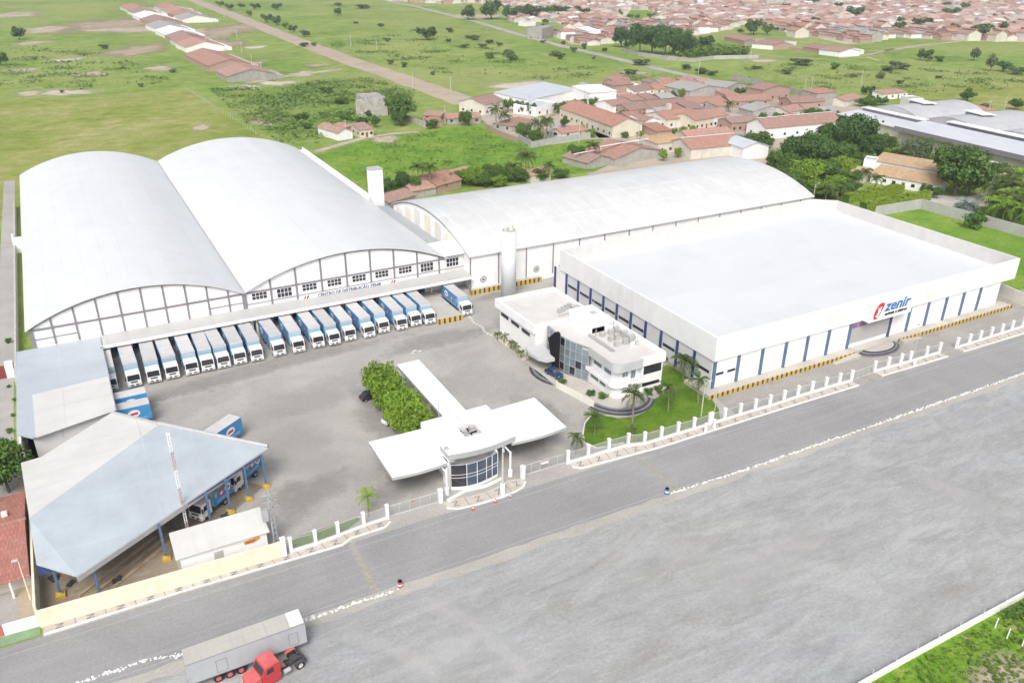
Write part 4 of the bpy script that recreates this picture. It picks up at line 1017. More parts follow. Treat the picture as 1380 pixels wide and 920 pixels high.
# ------------------------------------------------------------------ box trucks
M['cabwhite'] = paint('cab_paint', (.78,.78,.78), .35, .03, 1, objrand=.04, spec=.5)
M['boxblue'] = paint('truck_blue', (.060,.265,.53), .45, .06, .8, dirt=(.10,.24,.42), dscale=.6, objrand=.10)
M['boxpale'] = paint('truck_pale_blue', (.30,.46,.58), .5, .05, .8, objrand=.12)
M['boxtop'] = paint('truck_roof', (.52,.52,.52), .6, .05, .5, dirt=(.44,.43,.42), dscale=.5, objrand=.10)
M['rubber'] = paint('rubber', (.025,.025,.027), .9, .1, 2)
M['chassis'] = paint('chassis_grey', (.06,.06,.065), .7, .1, 2)
M['rim'] = paint('wheel_rim', (.42,.42,.42), .4, .05, 3, metal=.4)
M['lamp'] = paint('headlamp', (.55,.56,.58), .15, .02, 3, spec=.8)
def wheel(parent, x, y, r=.5, w=.3, dual=False, mat=None):
    b = MB(); s = 1 if x > 0 else -1
    b.cyl((x-s*w, y, r), (x, y, r), r, n=14); o = b.build('wheel', M['rubber'], parent)
    b = MB(); b.cyl((x-s*.02, y, r), (x+s*.015, y, r), r*.55, n=10); b.build('rim', mat or M['rim'], o)
def make_truck(name, label, L=11.3, box=True, design=0, boxw=1.28, zt=3.95):
    t = thing(name, label, 'truck')
    # cab, front at y=0 facing -y
    b = MB()
    b.hprism([(0.0,.62),(0.0,1.45),(.02,1.6),(.30,2.62),(.48,2.86),(2.0,2.98),(2.1,2.9),(2.1,.62)], -1.22, 1.22, 'x')
    b.build('cab', M['cabwhite'], t, bevel=.07)
    b = MB()
    b.face([(-1.08,-.0,1.58),(1.08,-.0,1.58),(1.02,.27,2.60),(-1.02,.27,2.60)]); b.build('windscreen', M['darkglass'], t)
    for s in (-1, 1):
        b = MB(); b.face([(s*1.228,.42,1.66),(s*1.228,1.45,1.66),(s*1.228,1.45,2.5),(s*1.228,.60,2.5)]); b.build('side_window', M['darkglass'], t)
        b = MB(); b.box(s*1.36-.12, s*1.36+.12, .02, .16, 1.7, 2.4); b.build('mirror', M['chassis'], t)
        b = MB(); b.box(s*.92-.22, s*.92+.22, -.13, -.06, .62, .86); b.build('headlight', M['lamp'], t)
    b = MB(); b.box(-.62, .62, -.05, -.004, 1.12, 1.40); b.box(-.66, -.2, -.135, -.09, .56, .84); b.box(.2, .66, -.135, -.09, .56, .84); b.build('grille', M['chassis'], t)
    b = MB(); b.box(-1.24, 1.24, -.09, .5, .40, .92); b.build('bumper', M['cabwhite'], t, bevel=.05)
    b = MB(); b.box(-.45, .45, .2, L-.1, .55, .95); b.box(-1.1, 1.1, 4.2, 5.4, .5, .95); b.build('chassis', M['chassis'], t)
    for s in (-1, 1):
        wheel(t, s*1.2, 1.25)
        for y in ((L-3.6, L-2.3) if L > 8 else (L-1.7,)): wheel(t, s*1.22, y, w=.5)
    b = MB()
    y0 = 2.55
    b.box(-boxw, boxw, y0, L, 1.08, zt-.02, 0)
    o = b.build('cargo_box', M['boxblue'], t)
    b = MB(); b.box(-boxw+.04, boxw-.04, y0+.04, L-.04, zt-.02, zt+.03); b.build('box_roof', M['boxtop'], o)
    b = MB(); b.box(-boxw+.05, boxw-.05, y0-.05, y0-.004, 1.2, zt-.35); b.build('box_front', M['boxpale'], o)
    b = MB(); b.box(-boxw+.02, boxw-.02, y0-.07, y0-.004, zt-.34, zt+.02); b.build('box_header', M['boxtop'], o)
    b = MB()
    for s in (-1, 1):
        x = s*(boxw+.006)
        P = lambda y, z: (x, y, z)
        q0 = 0 if L > 8 else -1.3
        b.face([P(5.0+q0,2.0),P(5.9+q0,2.0),P(6.3+q0,3.2),P(5.5+q0,3.2)], 0); b.face([(x+s*.004,q[0],q[1]) for q in ((5.3+q0,2.3),(5.7+q0,2.3),(5.95+q0,2.75),(5.5+q0,2.75))], 1)
        n = 12; e0 = 0 if L > 8 else -2.95; e1 = 1 if L > 8 else .62
        b.face([P(8.6+e0+1.0*e1*math.cos(2*PI*i/n), 2.7+.7*math.sin(2*PI*i/n)) for i in range(n)], 1)
        b.face([(x+s*.004, q[0], q[1]) for q in ((8.6+e0-.7*e1,2.35),(8.6+e0+.6*e1,2.45),(8.6+e0+.7*e1,2.9),(8.6+e0-.5*e1,2.8))], 0)
        b.face([P(3.2,1.5),P(L-.7,1.5),P(L-.7,1.75),P(3.2,1.75)], 2)
        b.face([P(2.8,3.2),P(3.5,3.2),P(3.3,2.2),P(2.9,2.6)], 2)
    b.build('box_graphic', [M['logored'], M['white'], M['boxpale']], o)
    return t
def big_sign(t, y0, y1, z0, z1, x, L):
    pass
proto = make_truck('box_truck', '', L=11.3)
TX = [-0.6,3.4,6.85,10.15,13.7,16.65,19.6,22.75,26.0,30.5,34.35,38.5,41.8,45.3,49.35,52.9,56.85,60.3,63.7-.1,72.6]
gap = {0:'half hidden by the shed roof', 8:'last before the empty bay', 9:'first right of the empty bay', 19:'alone right of the striped ramp', 18:'just left of the striped dock ramp'}
for i, x in enumerate(TX):
    if i == 18: x = 63.4
    lb = 'blue and white box truck at the dock, ' + gap.get(i, '%s from the left in the row' % nth(i))
    o = proto if i == 0 else dup(proto, (0,0,0))
    o.location = (x, 151.3+.35*math.sin(3.1*i)+(.4 if i > 14 else 0), .05); o.rotation_euler = (0, 0, math.radians(1.1*math.sin(2.3*i)))
    o['label'] = lb; o['group'] = 'box trucks backed up to the warehouse dock'
dup(proto, (-6.65, 141.85, .05), PI/2+PI, label='blue box truck parked side on beside the shed roof, further of two', group='box trucks parked across the yard')
dup(proto, (-6.65, 137.6, .05), PI/2+PI, label='blue box truck parked side on at the kite shaped roof, nearer of two', group='box trucks parked across the yard')
for o in scene.objects:
    pass
# two trucks under the open shed, one behind it
A32 = math.radians(32.6); D32 = (math.cos(A32), math.sin(A32))
proto2 = make_truck('box_truck', 'blue box truck under the edge of the kite shaped roof, nearer the road', L=6.5, zt=3.4)
proto2['group'] = 'box trucks under the shed'
proto2.location = (6.4, 104.9, .06); proto2.rotation_euler = (0, 0, math.radians(39)-PI/2)
dup(proto2, (12.0, 109.8, .06), math.radians(40)-PI/2, label='blue box truck under the kite shaped roof corner, further from the road', group='box trucks under the shed')
dup(proto, (7.5, 118.8, .06), math.radians(36)-PI/2, label='white topped blue truck standing behind the kite shaped roof, only its rear end in view', group='box trucks parked across the yard')

# ------------------------------------------------------------------ semi-trailer and red tractor by the road
M['trgrey'] = paint('trailer_side', (.43,.45,.475), .5, .05, .5, dirt=(.33,.34,.35), dscale=.35)
M['trtop'] = sheet_roof('trailer_roof', (.47,.46,.42), (.33,.32,.29), .45, axis='y', pitch=.5, rough=.6, seam=(2.4, 3, .05, .25))
M['trnew'] = paint('new_sheet', (.76,.77,.77), .5, .03, 1)
M['tred'] = paint('tractor_red', (.52,.045,.055), .4, .06, .8, dirt=(.34,.07,.06), dscale=.7, spec=.5)
M['tred2'] = paint('faded_red', (.58,.13,.13), .5, .1, .8, dirt=(.50,.25,.22), dscale=.8)
O = (7.1, 75.3, 0)
Tr = thing('semi_trailer', 'long grey box semi trailer parked by the white stones at the roadside', 'trailer', O)
ya, yb = 73.95, 76.5
b = MB(); b.box(.55, 13.75, ya, yb, 1.15, 4.15); box = b.build('trailer_box', M['trgrey'], Tr, O)
b = MB(); b.box(.6, 13.7, ya+.04, yb-.04, 4.15, 4.22); b.build('box_roof', M['trtop'], box, O)
b = MB(); b.box(12.1, 13.66, ya+.06, yb-.06, 4.221, 4.25); b.build('new_roof_sheet', M['trnew'], box, O)
b = MB()
for x0, x1 in ((3.6, 4.8), (11.7, 12.8)):
    for q in ((x0, x1, 1.5, 1.56), (x0, x1, 3.2, 3.26), (x0, x0+.06, 1.56, 3.2), (x1-.06, x1, 1.56, 3.2)): b.box(q[0], q[1], ya-.02, ya-.004, q[2], q[3])
b.box(.55, 13.75, ya-.03, ya-.004, 1.15, 1.25); b.box(.55, 13.75, ya-.02, ya-.004, 4.05, 4.14)
b.build('side_door', M['frame'], box, O)
b = MB(); b.box(.7, 13.6, ya+.7, yb-.7, .85, 1.14); b.box(11.4, 11.7, ya+.15, yb-.15, .1, 1.14); b.box(9.6, 9.75, ya+.1, ya+.3, .05, 1.1); b.build('chassis', M['chassis'], Tr, O)
for x in (3.6, 4.85, 6.1):
    for y, s in ((ya+.05, 1), (yb-.05, -1)):
        b = MB(); b.cyl((x, y, .52), (x, y+s*.5, .52), .52, n=16); w = b.build('wheel', M['rubber'], Tr, O)
        b = MB(); b.cyl((x, y-s*.02, .52), (x, y+s*.05, .52), .3, n=12); b.build('rim', M['tred2'], w, O)
# tractor: local frame, nose at -x
Tt = thing('tractor_unit', 'red bonneted tractor unit with an open rear frame beside the grey trailer', 'truck', (6.0, 71.15, .02), math.radians(14))
b = MB()
b.hprism([(0.0,.75),(0.05,1.55),(.25,1.78),(1.55,1.95),(1.55,.75)], -1.0, 1.0, 'y'); b.build('bonnet', M['tred2'], Tt, bevel=.12)
b = MB(); b.hprism([(1.55,.7),(1.55,1.98),(1.95,2.75),(2.2,2.85),(3.7,2.88),(3.78,2.8),(3.78,.7)], -1.15, 1.15, 'y'); cab = b.build('cab', M['tred'], Tt, bevel=.06)
b = MB(); b.box(2.0, 3.7, -1.1, 1.1, 2.86, 2.93); b.box(2.5, 3.0, -.3, .3, 2.93, 2.98); b.build('cab_roof', M['tred2'], cab)
b = MB(); b.face([(1.56,-1.0,2.02),(1.56,1.0,2.02),(1.90,.95,2.70),(1.90,-.95,2.70)]); b.build('windscreen', M['darkglass'], cab)
for s in (-1, 1):
    b = MB(); b.face([(2.05,s*1.157,1.95),(2.95,s*1.157,1.95),(2.95,s*1.157,2.62),(2.2,s*1.157,2.62)]); b.build('side_window', M['darkglass'], cab)
    b = MB(); b.box(-.05, .0, s*.8-.16, s*.8+.16, 1.0, 1.3); b.build('headlight', M['lamp'], Tt)
    b = MB(); b.box(.4, 1.5, s*1.02-.16, s*1.02+.16, .95, 1.2); b.box(2.2, 3.6, s*1.1-.12, s*1.1+.12, .42, .7); b.build('mudguard', M['tred'], Tt)
    b = MB(); b.cyl((.95, s*1.15, .52), (.95, s*.85, .52), .52, n=16); w = b.build('wheel', M['rubber'], Tt); b = MB(); b.cyl((.95, s*1.17, .52), (.95, s*1.1, .52), .28, n=10); b.build('rim', M['tred2'], w)
    b = MB(); b.cyl((6.1, s*1.2, .52), (6.1, s*.65, .52), .52, n=16); w = b.build('wheel', M['rubber'], Tt); b = MB(); b.cyl((6.1, s*1.22, .52), (6.1, s*1.12, .52), .3, n=10); b.build('rim', M['offwhite'], w)
    b = MB(); b.hprism([(5.45,.95),(5.6,1.2),(6.6,1.2),(6.75,.95),(6.65,.95),(6.55,1.13),(5.65,1.13),(5.55,.95)], s*1.2-.28, s*1.2+.28 if s < 0 else s*1.2+.1, 'y'); b.build('mudguard', M['tred2'] if s > 0 else M['chassis'], Tt)
b = MB(); b.box(.1, 7.0, -.42, -.28, .62, .9); b.box(.1, 7.0, .28, .42, .62, .9); b.box(4.9, 5.1, -.5, .5, .62, .9); b.box(6.8, 7.0, -1.0, 1.0, .6, .85); b.build('chassis', M['chassis'], Tt)
b = MB(); b.cyl((5.9, 0, .92), (5.9, 0, 1.05), .5, n=12); b.build('coupling', M['chassis'], Tt)
b = MB(); b.cyl((4.1, -1.0, .8), (4.9, -1.0, .8), .28, n=12); b.build('fuel_tank', M['metal'], Tt)
b = MB(); b.box(-.12, .06, -1.1, 1.1, .5, .8); b.build('bumper', M['metal'], Tt)
b = MB(); b.box(3.95, 4.6, -.4, .5, .9, 1.15); b.build('battery_box', M['redsoil'], Tt)

# ------------------------------------------------------------------ cars
def make_car(name, label, paintm, loc, rz):
    c = thing(name, label, 'car', loc, rz)
    b = MB(); b.hprism([(-2.0,.35),(-2.0,.75),(-1.85,.88),(-.95,.96),(1.75,.98),(2.0,.85),(2.0,.35)], -.82, .82, 'y'); b.build('body', paintm, c, bevel=.1)
    b = MB(); b.hprism([(-.95,.95),(-.30,1.42),(1.15,1.45),(1.75,.97)], -.70, .70, 'y'); b.build('greenhouse', M['darkglass'], c, bevel=.05)
    b = MB(); b.hprism([(-.28,1.43),(-.2,1.49),(1.05,1.51),(1.15,1.45)], -.69, .69, 'y'); b.build('car_roof', paintm, c)
    for s in (-1, 1):
        for x in (-1.25, 1.3):
            b = MB(); b.cyl((x, s*.83, .31), (x, s*.62, .31), .31, n=12); w = b.build('wheel', M['rubber'], c); b = MB(); b.cyl((x, s*.845, .31), (x, s*.8, .31), .19, n=8); b.build('rim', M['rim'], w)
        b = MB(); b.box(-2.02, -1.97, s*.62-.16, s*.62+.16, .6, .76); b.build('headlight', M['lamp'], c)
        b = MB(); b.box(1.98, 2.02, s*.66-.12, s*.66+.12, .65, .82); b.build('tail_light', M['logored'], c)
    return c
M['carblack'] = paint('car_black', (.03,.032,.038), .25, .05, 1, spec=.6)
M['carblue'] = paint('car_blue', (.02,.05,.14), .25, .05, 1, spec=.6)
make_car('parked_car', 'dark car parked with its nose under the far end of the green tree row', M['carblack'], (40.7, 127.0, .06), math.radians(188))
make_car('parked_car', 'small white car parked under the near end of the green tree row', M['cabwhite'], (41.3, 117.4, .06), math.radians(196))
make_car('parked_car', 'dark blue car parked at the office entrance canopy', M['carblue'], (74.6, 118.0, .52), math.radians(100))
make_car('parked_car', 'white car driving on the far dirt road', M['cabwhite'], gp(302, 23), math.radians(80))

# ------------------------------------------------------------------ sheds at the left
M['bluesheet'] = sheet_roof('pale_blue_roof_sheets', (.44,.49,.535), (.51,.55,.585), .3, axis='x', pitch=1.6, bs=.1, seam=(40, 6, .08, -.10), var=.05)
M['bluesheet2'] = sheet_roof('blue_grey_roof_sheets', (.44,.495,.535), (.51,.555,.59), .35, axis='y', pitch=1.3, bs=.08, seam=(60, 5, .08, -.10), var=.07, patch=None)
M['creamsheet'] = sheet_roof('cream_roof_sheets', (.63,.63,.605), (.52,.515,.48), .45, axis='x', pitch=1.4, seam=(30, 5.2, .12, .22))
M['fibro'] = sheet_roof('fibre_cement_roof', (.63,.63,.60), (.40,.39,.36), .5, axis='y', pitch=1.4)
O = (-8, 150, 0)
Sa = thing('side_shed', 'shed with a pale blue roof patched in cream, left of the truck dock', 'shed', O)
b = MB(); z = lambda y: 5.6+(y-132)*(-.018)
P = [(-15.0, 166.9), (-15.0, 133.0), (-12.9, 130.4), (-.5, 133.6), (-.5, 166.9)]
b.prism(P, [z(q[1])-.2 for q in P], [z(q[1]) for q in P]); b.build('roof', M['bluesheet'], Sa, O)
b = MB(); P = [(-12.6, 146.0), (-12.35, 130.0), (-.62, 133.4), (-.62, 147.3)]; b.prism(P, [z(q[1])+.03 for q in P], [z(q[1])+.12 for q in P]); b.build('patched_roof', M['creamsheet'], Sa, O)
b = MB(); b.box(-14.8, -14.5, 131, 166.8, 0, 4.9); b.box(-14.5, -.8, 166.4, 166.7, 0, 4.9); b.prism([(-12.8, 131.0), (-.8, 134.0), (-.8, 134.3), (-12.8, 131.3)], 0, 5.2); b.build('wall', M['white'], Sa, O)
b = MB()
for y in (140, 147, 154, 161): b.box(-.9, -.65, y-.12, y+.12, 0, 5.2)
b.build('post', M['blue'], Sa, O)
b = MB(); b.box(-8.9, -8.75, 132, 132.3, 3.5, 5.65); b.build('vent_pipe', M['greywall'], Sa, O)

O = (2, 108, 0)
Sb = thing('kite_shed', 'open shed under a big kite shaped pale blue and cream roof on blue posts', 'shed', O)
RS, RN, RT = (-13.25, 105.7, 7.4), (4.85, 122.6, 7.2), (18.5, 109.9, 6.0)
BO, LL = (-8.7, 92.5, 6.0), (-12.9, 97.2, 6.0)
WT, WW, W2 = (-1.4, 131.4, 6.4), (-14.3, 122.2, 6.4), (-11.6, 122.6, 6.4)
def slab(b, pts, t, m=0):
    lo = [(x, y, z-t) for x, y, z in pts]; b.face(pts, m); b.face(lo[::-1], m)
    for i in range(len(pts)): j = (i+1) % len(pts); b.face([pts[i], lo[i], lo[j], pts[j]], m)
b = MB(); slab(b, [RS, LL, BO], .15); slab(b, [RS, BO, RT, RN], .15); b.build('roof', M['bluesheet2'], Sb, O)
b = MB(); slab(b, [RS, RN, WT], .15); slab(b, [RS, WT, W2, WW], .15); b.build('cream_roof', M['creamsheet'], Sb, O)
b = MB()
def bar(b, a, c, w, h):
    a = Vector(a); c = Vector(c); d = (c-a); n = Vector((-d.y, d.x, 0)).normalized()*w; u = Vector((0, 0, h))
    p = [a-n, c-n, c+n, a+n]; q = [v-u for v in p]
    b.face(p); b.face(q[::-1])
    for i in range(4): j = (i+1) % 4; b.face([p[i], q[i], q[j], p[j]])
off = Vector((D32[1], -D32[0], 0))*.12
bar(b, Vector(BO)+off, Vector(RT)+off, .08, .75); b.build('fascia', M['framelt'], Sb, O)
b = MB(); b.cyl((4.9, 122.75, 7.3), (18.6, 110.1, 6.15), .32, n=10); b.cyl((-1.35, 131.5, 6.5), (4.85, 122.75, 7.3), .25, n=8); b.build('gutter', M['metal'], Sb, O)
M['yellow'] = paint('safety_yellow', (.52,.35,.06), .7, .08, 1.5, dirt=(.45,.30,.08), dscale=1)
cols = [(17.25,108.5),(14.2,106.55),(11.15,104.6),(8.1,102.7),(1.4,98.4),(-6.9,93.9),(-11.4,97.4),(-12.6,111),(-12.6,120),(3.5,121.5),(-3,113)]
for x, y in cols:
    b = MB(); b.box(x-.16, x+.16, y-.16, y+.16, .06, 5.9)
    for i in range(8): b.box(x-.22, x+.22, y-.03, y+.03, .9+.62*i, .98+.62*i)
    p = b.build('post', M['blue'], Sb, O)
    b = MB(); b.prism([(x-.55, y-.55), (x+.55, y-.55), (x+.55, y+.55), (x-.55, y+.55)], .06, .45); b.cyl((x, y, .45), (x, y, .8), .42, .25, n=8); b.build('post_base', M['yellow'], p, O)
b = MB(); bar(b, (-12.6, 97.3, 5.85), (-6.9, 93.9, 5.85), .12, .5); bar(b, (-6.9, 93.9, 5.85), (17.2, 108.6, 5.85), .10, .15); bar(b, (-11.4,97.4,5.6), (-13.0, 97.6, 5.6), .12, 1.6); bar(b, (-12.6, 105, 5.8), (-12.6, 121, 5.8), .12, .4); b.build('beam', M['navy'], Sb, O)
# timber rails and scrap on the dirt floor
M['timber'] = paint('old_timber', (.40,.31,.21), .9, .15, .8)
for k, (x0, y0, L, lb) in enumerate(((-9.4, 96.2, 13, 'long pale timber beam lying on the dirt under the kite shaped roof, left of three'), (-7.9, 95.6, 14, 'long pale timber beam lying on the dirt under the kite shaped roof, middle of three'), (-6.1, 95.3, 14, 'long pale timber beam lying on the dirt under the kite shaped roof, right of three'))):
    b = MB(); b.obox((x0+L/2*math.cos(.66), y0+L/2*math.sin(.66)), (math.cos(.66), math.sin(.66)), L/2, .22, .06, .3)
    tag(b.build('timber_beam', M['timber']), lb, 'beam', 'timber beams on the dirt floor')
for k, (px, py, s) in enumerate(((158, 783, .35), (95, 787, .3), (72, 780, .4), (303, 696, .35))):
    g = gp(px, py, .06); b = MB(); b.obox(g[:2], (math.cos(k), math.sin(k)), s*1.6, s, .06, .06+s*.8); b.obox((g[0]+.3, g[1]+.2), (math.cos(k+1), math.sin(k+1)), s, s*.6, .06+s*.8, .06+s*1.2)
    tag(b.build('scrap_block', M['chassis']), ['dark scrap block on the brown dirt right of the timber beams', 'dark scrap piece near the left wall under the kite roof', 'dark scrap piece beside the blue post at the left wall', 'dark scrap block on the pavers beside the yellow post bases'][k], 'scrap', 'scrap pieces under the shed')

# small white house, cream road wall
O = (8.4, 96, 0)
Hs = thing('small_house', 'small white house with a pale sheet roof behind the cream road wall', 'house', O)
b = MB(); b.box(2.9, 14.0, 93.7, 98.4, .05, 3.35); b.build('wall', M['white'], Hs, O)
b = MB(); slab(b, [(2.35, 93.35, 3.4), (14.4, 93.35, 3.4), (14.4, 98.8, 3.85), (2.35, 98.8, 3.85)], .12); b.build('roof', M['fibro'], Hs, O)
b = MB(); b.box(7.0, 8.2, 93.62, 93.695, .06, 2.5); b.build('door', M['greywall'], Hs, O)
b = MB(); b.hprism([(11.0, 2.25), (12.2, 2.2), (13.1, 2.6), (13.0, 2.95), (11.8, 2.85), (10.9, 2.75)], 93.60, 93.695); b.build('sign', [M['yellow']], Hs, O)
b = MB(); b.hprism([(11.2, 2.38), (12.5, 2.5), (12.4, 2.72), (11.1, 2.6)], 93.57, 93.598); b.build('lettering', M['logored'], Hs, O)
b = MB(); b.prism([(-13.8, 92.55), (15.5, 91.45), (15.5, 91.75), (-13.8, 92.9)], .03, 2.55)
tag(b.build('road_wall', M['cream']), 'long cream wall along the road in front of the kite roofed shed', 'wall')
b = MB(); b.prism([(15.3, 91.35), (15.9, 91.35), (15.9, 91.95), (15.3, 91.95)], .03, 2.9); b.box(15.25, 15.95, 91.3, 92.0, 2.9, 3.05); tag(b.build('wall_pillar', M['white']), 'white pillar closing the right end of the cream wall', 'pillar')
b = MB(); b.prism([(-14.0, 92.9), (-13.7, 92.9), (-13.9, 124), (-14.2, 124)], .03, 3.2)
tag(b.build('side_wall', M['cream']), 'cream wall between the kite roofed shed and the red tiled house', 'wall')
# red and white mast
O = (4.8, 101.4, 0)
Ms = thing('radio_mast', 'tall red and white lattice mast standing through the edge of the kite shaped roof', 'mast', O)
M['mastred'] = paint('faded_mast_red', (.52,.43,.41), .7, .1, 2)
for s in range(6):
    b = MB(); z0, z1 = 2.9*s, 2.9*(s+1)
    for a in range(3):
        t = 2*PI*a/3; t2 = 2*PI*(a+1)/3; r = .2
        p = (O[0]+r*math.cos(t), O[1]+r*math.sin(t)); q = (O[0]+r*math.cos(t2), O[1]+r*math.sin(t2))
        b.cyl((*p, z0), (*p, z1), .06, n=6)
        for k in range(5): b.cyl((*p, z0+.58*k), (*q, z0+.58*(k+1)), .035, n=5)
    b.build('mast_section', M['mastred'] if s % 2 == 0 else M['white'], Ms, O)
# ------------------------------------------------------------------ fences: white posts, low wall, bar panels
M['bars'] = paint('fence_bars', (.52,.53,.53), .5, .06, 2)
def fence(name, label, posts, h=2.4, bar=.13, low=.45, bw=.016, glassy=True):
    O = (posts[0][0], posts[0][1], 0)
    f = thing(name, label, 'fence', O)
    for x, y in posts:
        b = MB(); b.box(x-.22, x+.22, y-.22, y+.22, .05, h); b.box(x-.27, x+.27, y-.27, y+.27, h, h+.12); b.build('post', M['white'], f, O)
    for i in range(len(posts)-1):
        a, c = Vector(posts[i]), Vector(posts[i+1]); d = (c-a).normalized(); L = (c-a).length; a2 = a+d*.24; c2 = c-d*.24; l = L-.48
        m = (a2+c2)/2
        b = MB(); b.obox(m, d, l/2, .12, .05, low); b.build('base_wall', M['white'], f, O)
        b = MB(); b.obox(m, d, l/2, .03, h-.28, h-.22); b.obox(m, d, l/2, .03, low+.12, low+.17)
        n = int(l/bar)
        for k in range(n):
            p = a2+d*(l*(k+.5)/n); b.obox(p, d, bw, .012, low, h-.22)
        b.build('bar_panel', M['bars'], f, O)
    return f
fence('street_fence', 'short white post fence beside the cream wall, enclosing the small lawn', [(16.6,91.9),(20.0,91.8),(23.3,92.05),(27.2,92.45),(30.8,92.55)])
fence('street_fence', 'white post fence along the lawn of the office', [(61.4,92.15),(65.2,92.0),(69.2,91.95),(73.0,91.75),(75.65,90.8),(79.1,90.75),(82.6,90.65),(86.0,90.55),(89.4,90.45)])
fence('street_fence', 'long white post fence before the left half of the store', [(89.9,90.5),(92.8,90.45),(96.4,90.4),(99.9,90.35),(103.3,90.2),(106.8,90.2),(110.4,90.3),(114,90.25),(117.6,90.2),(121.2,90.15),(124.2,89.9)], bar=.2)
fence('street_fence', 'short white post fence between the two store driveways', [(131.4,90.5),(135.2,90.35),(138.7,90.2),(141.3,90.05),(146.2,90.0),(150.2,89.9)], bar=.2)
fence('street_fence', 'white post fence right of the store driveways, running out of the picture', [(155.5,89.7),(159.5,89.65),(163,89.6),(166.8,89.6),(170.5,89.6),(174.1,89.6),(178.1,89.6),(182,89.5),(186,89.4),(190,89.3)], bar=.2)
def gate(label, a, c, h=1.9, z0=.1):
    a = Vector(a); c = Vector(c); d = (c-a).normalized(); L = (c-a).length; m = (a+c)/2; O = (m.x, m.y, 0)
    g = thing('sliding_gate', label, 'gate', O)
    b = MB(); b.obox(m, d, L/2, .04, h-.08, h); b.obox(m, d, L/2, .04, z0, z0+.1)
    for k in range(int(L/1.6)+1): b.obox(a+d*min(L-.05, 1.6*k+.05), d, .04, .04, z0+.1, h-.08)
    b.build('gate_frame', M['bars'], g, O)
    b = MB(); n = int(L/.17)
    for k in range(n): b.obox(a+d*(L*(k+.5)/n), d, .014, .012, z0+.1, h-.08)
    b.build('gate_bars', M['bars'], g, O)
    b = MB(); b.obox(m, d, L/2+.3, .06, .055, .10); b.build('gate_rail', M['metal'], g, O)
    return g
gate('barred sliding gate left of the gatehouse booth', (31.2, 92.9), (38.9, 92.7))
g = gate('barred sliding gate right of the gatehouse booth, with a small white sign', (53.2, 92.6), (60.9, 92.5))
b = MB(); b.box(56.6-57.05, 57.9-57.05, 92.4-92.55, 92.44-92.55, 1.2, 1.75); s = b.build('sign', M['white'], g); b = MB(); b.box(56.6-57.05, 57.9-57.05, 92.38-92.55, 92.398-92.55, 1.62, 1.75); b.build('sign_stripe', M['logored'], s)
gate('barred gate across the first store driveway', (124.6, 90.1), (131.0, 90.4))
for x, y, lb in ((39.2, 92.5, 'white gate pillar at the left end of the gatehouse island'), (53.0, 92.0, 'white gate pillar at the right end of the gatehouse island')):
    b = MB(); b.box(x-.3, x+.3, y-.3, y+.3, .05, 2.2); b.box(x-.35, x+.35, y-.35, y+.35, 2.2, 2.35); tag(b.build('gate_pillar', M['white']), lb, 'pillar', 'gate pillars')
# poles
M['polegrey'] = paint('concrete_pole', (.52,.51,.48), .85, .06, 1)
def pole(name, label, cat, x, y, h, r=.14, arm=0.0, base=0, mat=None, lamp=False, cross=0, rz=0.0):
    t = thing(name, label, cat, (x, y, 0), rz)
    b = MB(); b.cyl((0,0,0), (0,0,h), r, r*.62, n=8); b.build('shaft', mat or M['polegrey'], t)
    if base: b = MB(); b.cyl((0,0,0), (0,0,base), r*1.9, n=10); b.build('base', M['white'], t)
    if arm: b = MB(); b.cyl((0,0,h-.1), (arm,0,h+.25), .05, n=6); b.build('arm', M['metal'], t)
    if lamp: b = MB(); b.box(arm-.1, arm+.6, -.15, .15, h+.2, h+.36); b.build('lamp', M['lamp'], t)
    for k in range(cross):
        b = MB(); b.box(-1.0, 1.0, -.06, .06, h-.5-.8*k, h-.36-.8*k)
        for i in (-.85, -.3, .3, .85): b.cyl((i, 0, h-.36-.8*k), (i, 0, h-.15-.8*k), .05, n=6)
        b.build('crossarm', M['polegrey'], t)
    return t
pole('street_pole', 'white based pole on the gatehouse pavement, right of the curved glass', 'pole', 48.3, 89.85, 8.6, .2, arm=1.2, base=2.0, lamp=True, rz=-2.0)
pole('light_mast', 'slim pole standing against the tree row behind the gatehouse roof', 'pole', 46.2, 108.4, 9.0, .1, arm=.8)
pole('lamp_post', 'pale lamp post on the office lawn, left of the store corner', 'lamp post', 90.2, 93.5, 6.6, .12, arm=.9, lamp=True)
pole('flag_pole', 'slim pole behind the fence at the store corner', 'pole', 93.6, 93.8, 5.0, .09)
pole('street_lamp', 'thin street lamp at the second store driveway', 'lamp post', 143.5, 90.9, 7.5, .07, arm=-1.2, lamp=True)
pole('lamp_post', 'pole with an arm at the far corner of the vault warehouse', 'lamp post', 192.4, 164.5, 12.5, .14, arm=1.2, lamp=True)
for x, y, lb in ((87.3, 89.0, 'left short white bollard on the pavement at the lawn fence'), (89.5, 89.3, 'right short white bollard on the pavement at the lawn fence'), (140.3, 88.3, 'white bollard on the pavement between the store driveways')):
    t = thing('white_bollard', lb, 'bollard', (x, y, 0), group='white bollards on the pavement')
    b = MB(); b.cyl((0,0,.1), (0,0,1.7), .24, .2, n=12); b.build('shaft', M['white'], t); b = MB(); b.cyl((0,0,1.7), (0,0,1.82), .28, n=12); b.build('cap', M['white'], t)
